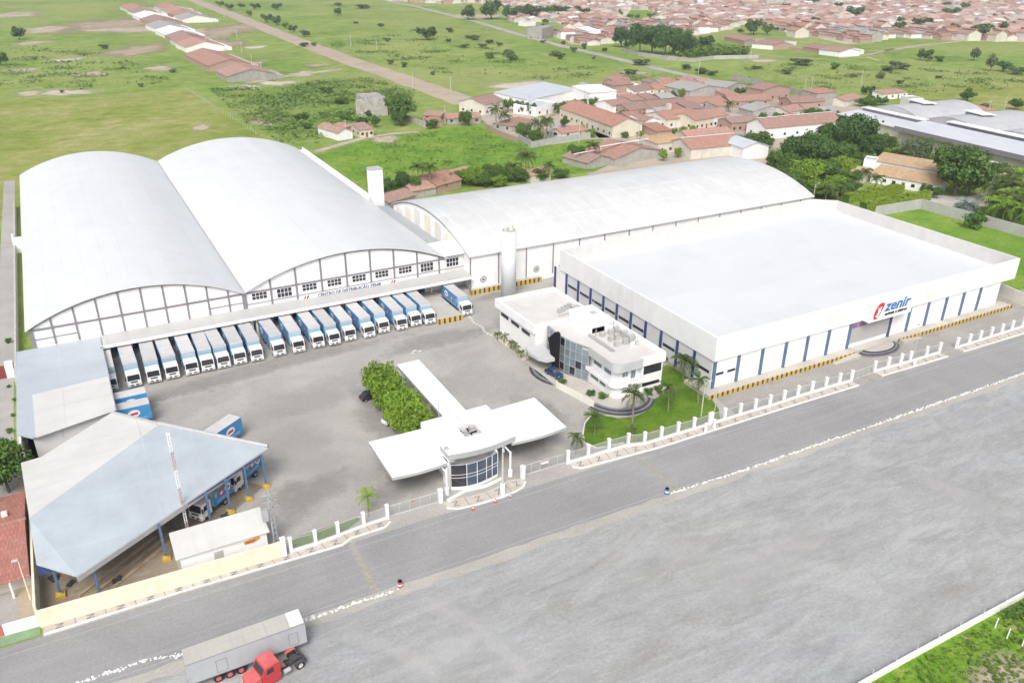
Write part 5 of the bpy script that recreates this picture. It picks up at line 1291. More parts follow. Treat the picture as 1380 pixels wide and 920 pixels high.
# pylon of the power line beside the small house: lattice
O = (15.2, 94.4, 0); t = thing('lattice_pole', 'grey lattice utility pole with crossarms between the small house and the lawn', 'utility pole', O)
b = MB()
for dx, dy in ((-.3,-.3),(.3,-.3),(.3,.3),(-.3,.3)): b.cyl((O[0]+dx, O[1]+dy, 0), (O[0]+dx*.4, O[1]+dy*.4, 8.6), .06, n=5)
for k in range(9):
    for s in (-1, 1): b.cyl((O[0]-.28*s, O[1]-.28, .9*k+.1), (O[0]+.28*s, O[1]-.28, .9*k+.9), .035, n=5); b.cyl((O[0]-.28, O[1]-.28*s, .9*k+.1), (O[0]-.28, O[1]+.28*s, .9*k+.9), .035, n=5)
b.build('lattice', M['metal'], t, O)
b = MB()
for z in (6.4, 7.4, 8.4): b.box(O[0]-1.0, O[0]+1.0, O[1]-.06, O[1]+.06, z, z+.12); b.box(O[0]-.06, O[0]+.06, O[1]-.9, O[1]+.9, z+.13, z+.25)
b.box(O[0]-1.4, O[0]-.6, O[1]-.6, O[1]+.2, 4.8, 6.2)
b.build('crossarm', M['metal'], t, O)
# wires, barrels, cones
M['fadedred'] = paint('faded_barrel_red', (.50,.12,.13), .6, .08, 2)
M['fadedblue'] = paint('faded_barrel_blue', (.10,.20,.42), .6, .08, 2)
def barrel(label, x, y, c1, c2):
    t = thing('barrel', label, 'barrel', (x, y, .04), group='painted barrels at the road edge')
    b = MB(); b.cyl((0,0,0), (0,0,.9), .33, n=14); b.build('drum', c1, t); b = MB(); b.cyl((0,0,.35), (0,0,.6), .338, n=14, cap=False); b.build('band', c2, t); b = MB(); b.cyl((0,0,.9), (0,0,.94), .3, n=14); b.cyl((0,0,.94), (0,0,1.08), .2, .24, n=10); b.build('plant_pot', M['black'], t)
barrel('red and white barrel at the end of the white stone row on the gravel', 27.2, 78.6, M['fadedred'], M['white'])
barrel('blue and white barrel at the start of the right white stone row', 70.4, 78.2, M['fadedblue'], M['white'])
M['coneor'] = paint('cone_red', (.55,.10,.06), .6, .05, 2)
for px, py, lb in ((637.6, 686.5, 'red and white cone on the road before the gatehouse, left of three'), (667.5, 676.5, 'red and white cone on the road before the gatehouse, middle of three'), (688, 670, 'dark cone on the road before the gatehouse, right of three'), (556.5, 675, 'red and white cone by the left sliding gate')):
    g = gp(px, py, .05); t = thing('traffic_cone', lb, 'cone', g, group='traffic cones round the gatehouse')
    b = MB(); b.cyl((0,0,.04), (0,0,.72), .19, .04, n=10); b.build('cone', M['coneor'] if 'dark' not in lb else M['frame'], t); b = MB(); b.box(-.22,.22,-.22,.22,0,.04); b.build('base', M['coneor'], t); b = MB(); b.cyl((0,0,.3), (0,0,.5), .135, .095, n=10, cap=False); b.build('band', M['white'], t)
# person on the pavement by the lawn fence
# white stones along the road edge (hundreds of small painted stones)
M['stone'] = paint('whitewashed_stone', (.70,.70,.68), .9, .12, 2)
def stones(pts, n, s, seed):
    r = random.Random(seed); b = MB(); P = [np.array(p) for p in dense(pts, .3)]
    for i in range(n):
        p = P[int(i*(len(P)-1)/n)]+np.array([r.gauss(0, .22), r.gauss(0, .13)])
        k = s*r.uniform(.6, 1.5); q = []
        m = 7
        for ring_r, z in ((1.0, 0), (.95, .45), (.5, .8)):
            q.append([(p[0]+k*ring_r*r.uniform(.8, 1.2)*math.cos(2*PI*j/m), p[1]+k*ring_r*r.uniform(.7, 1.1)*math.sin(2*PI*j/m), .03+k*z*r.uniform(.8, 1.1)) for j in range(m)])
        for a in range(2):
            for j in range(m): b.face([q[a][j], q[a][(j+1) % m], q[a+1][(j+1) % m], q[a+1][j]])
        b.face(q[2])
    o = b.build('border_stones', M['stone']); tag(o, None, None, None, 'stuff'); return o
stones([(-20, 81.5), (-2.8, 81.2), (2, 79.6), (15, 78.6), (20, 78.5), (26.6, 78.3)], 300, .15, 1)
stones([(71.0, 78.0), (80, 77.6), (91.8, 77.2), (113, 76.9), (127, 76.7), (157, 76.2), (190, 75.6), (230, 74.6)], 760, .14, 2)
# low white wall round the gravel lot with thin posts
b = MB(); wl = [(44, -10), (56.5, 26), (66.8, 39.9), (74, 40.1), (82, 40.9), (93.4, 41.7), (103, 43.7), (135, 46.7)]
b2 = MB(); wl = [(35,-62),(44.0,-20),(55.0,10.0),(65.9,39.0),(74.0,39.05),(82.0,39.0),(90,38.95),(103,38.85),(115,38.65),(180,38)]
for i in range(len(wl)-1):
    a, c = Vector(wl[i]), Vector(wl[i+1]); d = (c-a).normalized(); n = Vector((-d.y, d.x))*.12
    b2.prism([a-n, c-n, c+n, a+n], .02, .95)
t = tag(empty('lot_wall', (82, 41, 0)), 'low white wall between the gravel lot and the rough grass', 'wall')
b2.build('wall', M['white'], t, (82, 41, 0))
for x, y in ((68.5, 39.0), (72.5, 39.05), (76.2, 39.05), (80, 39.0), (84, 39.0), (88.5, 38.95), (93, 38.95), (98, 38.9)):
    b = MB(); b.cyl((x, y, .9), (x, y, 1.9), .05, n=6); b.build('fence_stake', M['polegrey'], t, (82, 41, 0))
for px, py, lb in ((1340.5, 846, 'white stake in the rough grass, left of three'), (1356.5, 860, 'white stake in the rough grass, middle of three'), (1377, 870, 'white stake in the rough grass, right of three')):
    g = gp(px, py); b = MB(); b.cyl((g[0], g[1], 0), (g[0]+.1, g[1], 1.5), .08, .07, n=6); b.cyl((g[0]+.1, g[1], 1.5), (g[0]+.1, g[1], 1.6), .1, .03, n=6)
    tag(b.build('boundary_stake', M['white']), lb, 'stake', 'white stakes in the grass')
# utility poles along the far roads
k = 0
for px, py, h in ((556.5, 118, 9), (607.5, 126, 9), (473, 63, 9), (508, 68, 9), (870, 55, 10), (941, 101, 10), (763, 55, 10), (776, 55, 10), (1083, 131, 10), (1092, 127, 10), (1011, 81, 9), (1160, 115, 9), (713, 157, 10), (787.5, 146, 9), (859.5, 202, 11), (780, 193, 8), (340, 90, 8), (353, 102, 8), (326, 72, 8), (320, 55, 8), (1330, 158, 8), (1352, 152, 8), (467, 188, 8), (600, 166, 8)):
    g = gp(px, py); k += 1
    pole('utility_pole', 'pale concrete utility pole in the far land, %s from the front' % nth(k-1) if False else None, 'utility pole', g[0], g[1], h, .22, cross=1, rz=.3*k)
POLES = [o for o in scene.objects if o.name.startswith('utility_pole')]
for i, o in enumerate(sorted(POLES, key=lambda o: pj(o.location)[0])):
    o['label'] = 'pale utility pole with a crossarm beyond the warehouses, %s from the left' % nth(i); o['group'] = 'utility poles in the far land'
# field fence left: thin posts by the pale field edge
b = MB(); a = Vector(gp(250, 120)[:2]); c = Vector(gp(345, 181)[:2]); n = 34
t = tag(empty('field_fence', (a.x, a.y, 0)), 'thin post fence along the corner of the pale field behind the twin vaults', 'fence')
b = MB()
for i in range(n): p = a+(c-a)*i/(n-1); b.cyl((p.x, p.y, 0), (p.x, p.y, 1.5), .09, n=5)
b.build('fence_posts', M['polegrey'], t, (a.x, a.y, 0))
M['darkred'] = paint('dark_red_wall', (.24,.05,.05), .8, .1, 1)
# left edge: wall and red painted wall by the side street
b = MB(); b.box(-15.95, -15.6, 160, 292, .03, 2.4); tag(b.build('boundary_wall', M['greywall']), 'narrow grey wall along the left side of the twin vault warehouse', 'wall')
b = MB(); b.box(-16.0, -11.0, 245, 245.3, .03, 4.4); b.box(-16.0, -15.7, 245.3, 249, .03, 4.4); tag(b.build('yard_wall', M['white']), 'white yard wall piece left of the twin vault warehouse', 'wall')
b = MB(); b.box(-23, -17.6, 166.9, 167.2, .03, 2.6); tag(b.build('red_wall', M['darkred']), 'short dark red wall across the left side street plot', 'wall')
b = MB(); b.box(-17.58, -16.2, 166.7, 168.6, .03, 2.8); tag(b.build('white_kiosk_wall', M['white']), 'white wall stub beside the dark red wall', 'wall')
b = MB()
b.prism([(-17.6, 93.2), (-14.0, 93.0), (-14.0, 93.3), (-17.6, 93.5)], .03, 1.6); tag(b.build('front_wall', M['white']), 'low white front wall of the red tiled house', 'wall')
b = MB(); b.prism([(-26, 93.6), (-17.7, 93.3), (-17.7, 93.6), (-26, 93.9)], .03, 1.5); tag(b.build('front_wall', M['tred2']), 'low reddish front wall at the left picture edge', 'wall')
# ------------------------------------------------------------------ foliage
M['leafA'] = leaf('leaf_dark', (.042,.100,.024), (.070,.155,.036), (.115,.215,.052))
M['leafB'] = leaf('leaf_mid', (.060,.130,.024), (.100,.200,.038), (.155,.265,.056))
M['leafC'] = leaf('leaf_bright', (.115,.225,.014), (.190,.330,.026), (.290,.420,.060))
M['leafD'] = leaf('leaf_dusty', (.085,.135,.055), (.130,.185,.08), (.18,.23,.115))
M['leafP'] = leaf('leaf_palm', (.042,.090,.020), (.078,.135,.030), (.140,.190,.058))
M['leafS'] = leaf('leaf_silver', (.16,.20,.19), (.23,.28,.27), (.33,.38,.37))
M['leafH'] = leaf('leaf_hedge', (.14,.25,.014), (.22,.34,.026), (.31,.42,.05))
M['scrubleaf'] = leaf('leaf_scrub', (.11,.20,.042), (.155,.255,.055), (.20,.30,.075))
M['scrubleaf2'] = leaf('leaf_meadow', (.095,.190,.026), (.145,.265,.036), (.21,.32,.06))
M['bark'] = paint('bark', (.16,.125,.09), .95, .2, 2)
M['palmbark'] = paint('palm_bark', (.27,.235,.19), .95, .15, 2)
def quads(cent, nrm, size, r, asp=(.6, 1.0), tri=False):
    """leaf clumps: small bent faces at points cent, loosely facing nrm"""
    n = len(cent)
    up = rng.normal(size=(n, 3)); nn = nrm+.65*rng.normal(size=(n, 3)); nn /= np.linalg.norm(nn, axis=1)[:, None]
    a = np.cross(nn, up); a /= np.linalg.norm(a, axis=1)[:, None]; b_ = np.cross(nn, a)
    s = size*rng.uniform(.6, 1.35, size=(n, 1)); w = s*rng.uniform(asp[0], asp[1], size=(n, 1))
    v0 = cent-a*s; v1 = cent-b_*w+nn*s*.15; v2 = cent+a*s; v3 = cent+b_*w+nn*s*.15
    V = np.stack([v0, v1, v2, v3], 1).reshape(-1, 3)
    Fc = [(4*i, 4*i+1, 4*i+2, 4*i+3) for i in range(n)]
    return V, Fc
def mesh_np(name, V, Fc, mat):
    me = bpy.data.meshes.new(name); me.from_pydata(V.tolist() if hasattr(V, 'tolist') else V, [], Fc); me.materials.append(mat); me.update(); return me
def crown_mesh(name, n, size, mat, blobs, zc=(.34, 1.0), box=None):
    """leaves spread over many uneven blobs inside a unit-wide crown"""
    C = []; Nn = []
    per = n//len(blobs)
    for (bx, by, bz, br) in blobs:
        d = rng.normal(size=(per, 3)); d /= np.linalg.norm(d, axis=1)[:, None]
        rad = br*(rng.uniform(.25, 1.0, size=(per, 1))**.45)*(1+.18*np.sin(d[:, :1]*7+bx*20)+.14*np.sin(d[:, 1:2]*9+by*30))
        C.append(np.array([bx, by, bz])+d*rad*np.array([1, 1, .85])); Nn.append(d+np.array([0, 0, .35]))
    V, Fc = quads(np.concatenate(C), np.concatenate(Nn), size, None)
    return mesh_np(name, V, Fc, mat)
def make_blobs(seed, k=18, flat=1.05, zc=.50):
    r = random.Random(seed); out = [(0, 0, zc, .30)]
    for i in range(k):
        t = r.uniform(0, 2*PI); rad = .34*math.sqrt(r.uniform(.1, 1)); h = r.uniform(-1, 1)
        rr = r.uniform(.13, .22)
        out.append((rad*math.cos(t), rad*math.sin(t), zc+.22*h*flat*(1.15-rad), rr))
    return out
def trunk_mesh(name, mat, h=.50, r=.028, limbs=4, seed=0):
    b = MB(); rr = random.Random(seed)
    b.cyl((0, 0, -.01), (.01, .0, h*.55), r, r*.75, n=7, cap=False)
    for i in range(limbs):
        t = 2*PI*i/limbs+rr.uniform(-.4, .4); b.cyl((.01, 0, h*.5), (.24*math.cos(t), .24*math.sin(t), h+rr.uniform(0, .12)), r*.6, r*.2, n=5, cap=False)
    me = bpy.data.meshes.new(name); me.from_pydata(b.v, [], b.f); me.materials.append(mat); return me
TRK = [trunk_mesh('trunk', M['bark'], seed=i) for i in range(3)]
CR = {}
for key, mat, n, sz, sd in (('A1','leafA',5200,.027,1),('A2','leafA',5200,.027,2),('B1','leafB',5200,.027,3),('B2','leafB',5200,.027,4),('C1','leafC',5200,.027,5),('D1','leafD',4200,.024,6)):
    CR[key] = crown_mesh('crown', n, sz, M[mat], make_blobs(sd))
for key, mat, sd in (('a1','leafA',11),('a2','leafA',12),('b1','leafB',13),('b2','leafB',14),('c1','leafC',15),('d1','leafD',16)):
    CR[key] = crown_mesh('crown', 800, .056, M[mat], make_blobs(sd, 10))
for key, mat, sd in (('sa','leafA',21),('sb','leafB',22),('sd','leafD',23)):      # bushes that sit on the ground
    CR[key] = crown_mesh('foliage', 700, .062, M[mat], [(x, y, max(.1, (z-.50)*1.2+.40), r) for x, y, z, r in make_blobs(sd, 10)])
def tree(px, py, wpx, hpx, key, label, group=None, name='tree', at=None, rz=None):
    g = at or gp(px, py); k = mpp(px, py) if at is None else 1.0
    w, h = wpx*k, hpx*k*1.06
    t = thing(name, label, 'tree' if name != 'bush' else 'bush', (g[0], g[1], 0), random.uniform(0, 6.28) if rz is None else rz, group, (w, w, h))
    if key[0] == 's':
        o = bpy.data.objects.new('foliage', CR[key]); COL.objects.link(o); o.parent = t
    else:
        o = bpy.data.objects.new('crown', CR[key]); COL.objects.link(o); o.parent = t
        o = bpy.data.objects.new('trunk', random.choice(TRK)); COL.objects.link(o); o.parent = t
    return t
# palms: ribbed fronds with separate leaflets
def palm_crown(seed, nf=15, L=1.0, mat='leafP'):
    r = random.Random(seed); b = MB()
    for f in range(nf):
        az = 2*PI*f/nf+r.uniform(-.2, .2); el = r.uniform(-.35, 1.25); n = 9; pts = []
        p = Vector((0, 0, 0)); ang = el
        d2 = Vector((math.cos(az), math.sin(az), 0)); side = Vector((-math.sin(az), math.cos(az), 0)); l = L*r.uniform(.85, 1.1)
        for i in range(n+1):
            pts.append(p.copy()); p = p+(d2*math.cos(ang)+Vector((0, 0, 1))*math.sin(ang))*(l/n); ang -= (.10+.035*i)
        for i in range(n):
            a, c = pts[i], pts[i+1]; wd = l*.20*math.sin(PI*(i+.8)/(n+1.3)); m = a+(c-a)*.55; tw = r.uniform(.7, 1.1)
            for s in (-1, 1): b.face([a, m, m+side*s*wd*tw+(c-a)*.9-Vector((0, 0, wd*.45)), a+side*s*wd*tw*.8+(c-a)*.8-Vector((0, 0, wd*.5))])
        for i in range(n): b.cyl(pts[i], pts[i+1], .012, .010, n=3, cap=False)
    me = bpy.data.meshes.new('crown'); me.from_pydata(b.v, [], b.f); me.materials.append(M[mat]); return me
PC = [palm_crown(i, 22) for i in range(3)]; PCs = palm_crown(9, 46, 1.0, 'leafS'); PCy = palm_crown(5, 13, 1.0, 'leafC')
def palm_trunk(seed):
    b = MB(); r = random.Random(seed); p = Vector((0, 0, -.05)); lean = r.uniform(-.06, .06); lean2 = r.uniform(-.06, .06)
    for i in range(6): q = p+Vector((lean*.17*(1+i*.2), lean2*.17, 1.05/6)); b.cyl(p, q, .05-.004*i, .046-.004*i, n=7, cap=i == 5); p = q
    me = bpy.data.meshes.new('trunk'); me.from_pydata(b.v, [], b.f); me.materials.append(M['palmbark']); return me, p
PT = [palm_trunk(i) for i in range(3)]
def palm(x, y, h, spread, label, group=None, crown=None, name='palm_tree'):
    i = random.randrange(3); me, top = PT[i]
    t = thing(name, label, 'palm tree', (x, y, 0), random.uniform(0, 6.28), group)
    th = h*.80
    o = bpy.data.objects.new('trunk', me); COL.objects.link(o); o.parent = t; w = max(2.2, h*.55); o.scale = (w, w, th)
    o = bpy.data.objects.new('crown', crown or random.choice(PC)); COL.objects.link(o); o.parent = t; o.scale = (spread, spread, spread); o.location = (top.x*w, top.y*w, th*.995)
    return t
# palms on the office lawn and at the gate
for x, y, h, s, lb in ((69.8,96.9,4.8,2.3,'young palm at the rounded left tip of the office lawn'), (77.8,97.1,7.2,3.0,'tallest palm on the office lawn, before the curved steps'), (86.0,97.5,6.0,2.5,'palm on the office lawn before the right end of the office'),
                       (92.7,97.3,6.2,2.4,'palm on the office lawn nearest the store corner'), (63.9,93.7,4.2,2.0,'small palm just inside the first fence post right of the gate'), (96.0,105.6,5.5,3.4,'spreading palm against the grey side of the store'),
                       (75.2,93.6,2.2,1.2,'low palm shrub behind the stepped fence post'), (28.6,94.3,4.6,2.3,'yellowish palm behind the short fence left of the gatehouse')):
    palm(x, y, h, s, lb, crown=PCy if 'yellowish' in lb else None)
for i, (x, y) in enumerate(((72.7,137.6),(72.9,135.2),(73.0,132.4),(73.0,130.2),(73.0,127.8),(73.6,125.6))):
    palm(x, y, 2.0+.5*(i % 2), 1.25, 'small potted palm beside the rear wall of the office, %s from the far end' % nth(i), 'potted palms along the office', name='potted_palm')
for x, y, lb in ((76.6,108.4,'bushy plant at the ramp below the office balcony'),(77.9,106.4,'second bushy plant at the ramp, nearer the steps'),(74.3,114.6,'plant beside the curved entrance steps of the office'),(86.5,103.9,'shrub against the white end wall of the office, left'),(88.6,103.7,'shrub against the white end wall of the office, right'),(98.0,112.5,'dark shrub between the office and the store')):
    tree(0, 0, 2.0, 1.9, 'sb', lb, 'shrubs round the office', 'bush', at=(x, y, 0))
# clipped tree row behind the gatehouse
def cube_crown(seed):
    n = 7000; r = np.random.default_rng(seed)
    C = []; Nn = []
    for i in range(70):
        c = np.array([r.uniform(-.46, .46), r.uniform(-.46, .46), r.uniform(.30, .84)]); br = r.uniform(.10, .17); k = n//70
        d = r.normal(size=(k, 3)); d /= np.linalg.norm(d, axis=1)[:, None]; C.append(c+d*br*np.array([1, 1, 1.1])*r.uniform(.5, 1, size=(k, 1))**.5); Nn.append(d+np.array([0, 0, .5]))
    V, Fc = quads(np.concatenate(C), np.concatenate(Nn), .032, None); return mesh_np('crown', V, Fc, M['leafC'])
CC = [cube_crown(s) for s in (1, 2)]
ROW = [(42.6, 109.6), (42.3, 114.0), (42.8, 118.4), (42.5, 122.6), (42.9, 126.6)]
for i, (x, y) in enumerate(ROW):
    t = thing('tree', 'bright green clipped tree in the row beside the white gatehouse arm, %s from the road' % nth(i), 'tree', (x, y, 0), 0, 'clipped trees beside the gatehouse arm', (5.4+.2*(i % 2), 5.3, 6.6+.4*math.sin(2*i)))
    o = bpy.data.objects.new('crown', CC[i % 2]); COL.objects.link(o); o.parent = t; o.rotation_euler = (0, 0, PI/2*i)
    o = bpy.data.objects.new('trunk', TRK[i % 3]); COL.objects.link(o); o.parent = t
# left edge trees
tree(0, 0, 8.5, 10.0, 'B1', 'dark green tree at the left picture edge, beside the kite shaped roof', at=(-17.2, 125.5, 0))
tree(0, 0, 6.0, 7.0, 'B2', 'smaller tree at the very left picture edge above the red tiled house', at=(-20.5, 119.0, 0))
for i, (px, py, w) in enumerate(((14,583,9),(18,561,6),(20,540,6),(12,522,5),(12,462,9))): tree(px, py, w, w*.8, 'sb', 'small weed bush along the grey wall of the left side street, %s from the front' % nth(i), 'weeds along the side street', 'bush')
# ---- trees by place: (x, y, crown width px, height px, kind)
def place(items, fmt, group, name='tree'):
    for i, it in enumerate(sorted(items, key=lambda q: q[0])):
        tree(it[0], it[1], it[2], it[3], it[4], it[5] if len(it) > 5 else fmt % nth(i), group, name)
place([(540,165,44,40,'B1','big spreading tree beside the ruined grey building'),(538,170,24,22,'B2','round tree in front of the big tree by the ruin'),(507,172,13,17,'b1','small tree beside the yellow fronted house'),(583,174,20,14,'b2','low tree before the brick wall at the meadow'),(577,171,11,9,'a1','small dark tree left of the red lean-to at the meadow'),(627,170,19,22,'B2','tree beside the low house at the meadow corner'),(489,170,22,14,'a2','dark bush behind the white and yellow house'),(466,163,20,12,'b1','bush at the left of the grey ruin'),(497,160,12,12,'b1','shrubby tree at the left foot of the grey ruin')], '', 'trees at the edge of the meadow')
place([(705,188,22,24,'B1'),(722,194,24,22,'B2'),(761,172,15,16,'b1'),(783,178,16,11,'c1'),(797,185,17,13,'c1'),(780,219,22,24,'B1'),(819,119,12,12,'a1')], 'green garden tree among the village houses, %s from the left', 'garden trees in the village')
place([(684,150,15,18,'b1'),(695,151,15,17,'b2'),(708,154,15,18,'b1'),(717,156,15,18,'b2')], 'street tree before the white commercial building, %s from the left', 'street trees at the white commercial building')
place([(752,153,16,15,'b1'),(763,151,16,15,'b2'),(775,149,16,15,'b1'),(787,147,16,14,'b2'),(799,145,15,14,'b1')], 'round clipped tree in the row above the long terracotta roof, %s from the left', 'clipped street trees in the village')
place([(845,139,14,9,'b2'),(855,138,14,9,'b1'),(866,137,14,9,'b2'),(876,135,12,9,'b1')], 'clipped tree in the low green row between village roofs, %s from the left', 'low street trees between village roofs')
place([(906,133,14,11,'b1'),(918,131,14,12,'c1'),(996,129,16,11,'b1'),(1008,127,12,10,'b2'),(1015,144,11,9,'c1'),(1027,165,12,14,'b1'),(909,182,14,10,'c1'),(919,180,14,10,'c1'),(933,177,13,8,'c1'),(993,199,24,18,'C1'),(1020,205,40,28,'B1'),(1034,200,20,16,'B2'),(893,217,14,17,'c1'),(914,212,15,15,'c1'),(1048,160,14,8,'b1'),(1092,160,20,14,'B1'),(1108,162,22,15,'B2'),(1122,164,16,14,'b1'),(951,196,26,8,'b1')], 'green tree between the village houses right of the long terracotta roof, %s from the left', 'trees between the village houses')
place([(640,250,34,28,'C1'),(662,248,32,30,'B1'),(682,246,26,24,'B2'),(625,246,22,20,'C1'),(652,252,24,20,'B1'),(612,250,26,20,'B2'),(600,256,22,16,'C1'),(700,246,26,20,'B1'),(716,244,22,16,'C1'),(730,244,22,15,'B2'),(756,240,24,14,'B1'),(672,252,28,18,'C1')], 'leafy tree just behind the left end of the vault warehouse roof, %s from the left', 'trees behind the vault warehouse')
place([(525,266,24,30,'A1'),(545,262,30,36,'A2'),(558,262,20,28,'B1'),(536,268,18,16,'B2'),(518,262,12,16,'b1')], 'dark tree in the clump right of the square chimney tower, %s from the left', 'trees beside the chimney tower')
place([(1052,236,46,34,'B2'),(1072,226,54,44,'A1'),(1096,226,54,48,'A2'),(1148,212,58,58,'A1'),(1172,217,36,38,'A2'),(1120,204,44,38,'A1'),(1085,250,56,36,'C1'),(1114,246,42,30,'B1'),(1132,238,36,28,'C1'),(1145,248,32,20,'B2'),(1066,258,44,26,'B1'),(1104,266,46,24,'C1'),(1130,264,40,20,'B2'),(1046,248,30,24,'B1'),(1184,204,24,24,'B2'),(1160,230,34,24,'B1'),(1136,222,40,30,'B2'),(1110,214,40,26,'B1'),(1092,238,44,26,'A1'),(1060,246,40,24,'A2'),(1124,254,36,18,'C1'),(1078,240,44,24,'B1'),(1150,232,30,18,'C1'),(1164,214,34,24,'B1'),(1190,216,24,16,'C1'),(1082,266,40,16,'B1'),(1146,258,26,14,'B1'),(1040,224,26,18,'A2')], 'tree in the dense grove right of the vault warehouse, %s from the left', 'grove right of the vault warehouse')
place([(1226,230,38,44,'D1','greyish half bare tree behind the tan roofed villa'),(1240,226,20,40,'B2','green tree beside the greyish tree behind the villa'),(1286,264,72,66,'B1','largest round tree, right of the tan roofed villa'),(1304,264,44,46,'B2','tree merging with the largest round tree on its right'),(1246,262,14,15,'a1','small dark tree at the villa front'),(1262,268,14,16,'A1','dark conical tree right of the villa front'),(1204,253,9,6,'a1','small dark round shrub before the villa'),(1312,308,27,24,'sb','dark bushy tree at the grey garden wall'),(1320,228,24,12,'C1','bright low tree left of the small pavilion'),(1352,248,30,12,'C1','bright low tree in front of the small pavilion'),(1195,216,30,10,'C1','low bright tree behind the villa')], '', 'trees round the villa')
place([(1162,144,20,11,'b1'),(1174,142,20,12,'b2'),(1186,142,18,11,'b1'),(1246,149,18,10,'b2'),(1238,146,16,10,'b1'),(1265,152,20,14,'c1'),(1284,156,18,13,'c1')], 'tree along the back of the grey industrial roofs, %s from the left', 'trees behind the industrial roofs')
place([(1245,82,17,15,'a1'),(1253,83,8,7,'d1'),(1312,82,15,15,'d1'),(1334,96,15,20,'d1'),(1352,97,19,14,'a2'),(1370,100,22,9,'b1'),(1303,137,20,16,'b1'),(1172,128,11,12,'a1'),(1163,127,9,9,'a2'),(1326,152,18,12,'d1'),(1367,148,17,14,'b1')], 'lone tree in the right hand green field, %s from the left', 'trees in the right hand field')
place([(837,64,25,28,'A1'),(862,72,34,40,'A2'),(878,74,40,40,'A1'),(896,75,40,42,'A2'),(915,74,34,36,'A1'),(930,72,24,24,'A2'),(950,66,26,18,'a1'),(845,66,12,14,'a2')], 'big dark tree in the clump by the far street, %s from the left', 'dark tree clump by the far street')
place([(631,27,26,20,'a1'),(662,26,34,28,'a2'),(690,27,26,20,'a1'),(715,25,30,20,'a2'),(735,24,24,16,'a1'),(752,22,26,16,'a2'),(772,20,22,12,'a1'),(742,6,20,10,'a2'),(785,21,20,10,'a1')], 'big dark tree lining the far town, %s from the left', 'tree line at the edge of the far town')
place([(575,54,28,18,'a1','big dark bushy tree standing alone in the green field beyond the dirt road'),(27,54,18,17,'a2','dark round tree alone in the field at the upper left'),(2,88,16,16,'a1','dark tree cut by the left picture edge')], '', 'lone field trees')
place([(297,9,10,7,'a1'),(310,13,12,7,'b1'),(325,11,10,6,'a2'),(345,13,13,8,'a1'),(361,31,15,12,'a1'),(373,34,16,13,'a2'),(395,44,12,10,'a1'),(411,50,13,10,'a2'),(455,21,14,10,'a1'),(374,14,14,9,'a1'),(385,38,10,7,'b1'),(336,22,10,7,'b1')], 'small dark tree along the dirt road, %s from the left', 'trees along the dirt road')
place([(x, y, w, h, k_) for x, y, w, h, k_ in ((1015,47,24,21,'a1'),(1034,47,15,15,'b1'),(1210,148-105,20,14,'a2'),(1150,24,22,14,'a1'),(1098,32,14,9,'a2'),(1075,34,12,9,'a1'),(1213,34,12,11,'a2'),(1242,37,24,12,'a1'),(1285,44,14,12,'a2'),(1322,53,30,18,'b2'),(1350,44,15,13,'a1'),(1280,22,22,10,'b1'),(1340,28,8,9,'a2'),(1130,12,12,8,'a1'),(1095,8,16,10,'a1'),(1172,10,10,6,'a2'),(1198,12,14,7,'a1'),(1275,11,12,8,'a2'),(1300,14,12,9,'b1'),(1362,38,10,8,'a1'),(1375,34,12,8,'a2'),(1060,12,14,7,'a1'),(1128,31,9,6,'a1'),(892,14,10,6,'a2'),(860,12,8,6,'a1'),(980,14,14,6,'a2'),(1005,20,10,5,'a1'),(835,22,10,9,'b1'),(878,26,12,8,'a1'),(805,50,14,10,'b1'),(820,54,10,7,'a1'),(793,40,16,6,'a2'),(772,42,14,6,'b1'),(750,46,10,6,'a1'),(985,26,12,5,'a2'),(1185,54-14,12,6,'b1'),(1230,14,18,6,'b1'),(1255,9,16,5,'a2'))], 'dark tree between the roofs of the far town, %s from the left', 'trees between the roofs of the far town')
rt_ = random.Random(77); TT = []
for i in range(70):
    x = rt_.uniform(700, 1380); y = rt_.uniform(2, 50)
    if y > 44 and x < 1180: continue
    TT.append((x, y, rt_.uniform(6, 13)*(.6+y/80), rt_.uniform(4, 7)*(.6+y/80), rt_.choice(('a1','a2','b1','b2'))))
place(TT, 'small tree among the distant town roofs, %s from the left', 'small trees among the distant town roofs')
place([(838,158,12,10,'b1'),(868,160,10,8,'b2'),(900,160,12,10,'b1'),(940,157,10,8,'c1'),(972,160,12,10,'b2'),(1002,152,12,10,'b1'),(1040,150,12,9,'b2'),(1075,166,14,11,'b1'),(1090,148,10,8,'c1'),(960,182,12,10,'b1'),(900,192,12,10,'b2'),(842,186,14,9,'b1'),(862,184,12,8,'c1'),(815,205,14,12,'b1'),(770,206,14,12,'b2'),(735,170,13,11,'b1'),(690,170,12,10,'b2')], 'low leafy tree in a village yard, %s from the left', 'yard trees in the village')
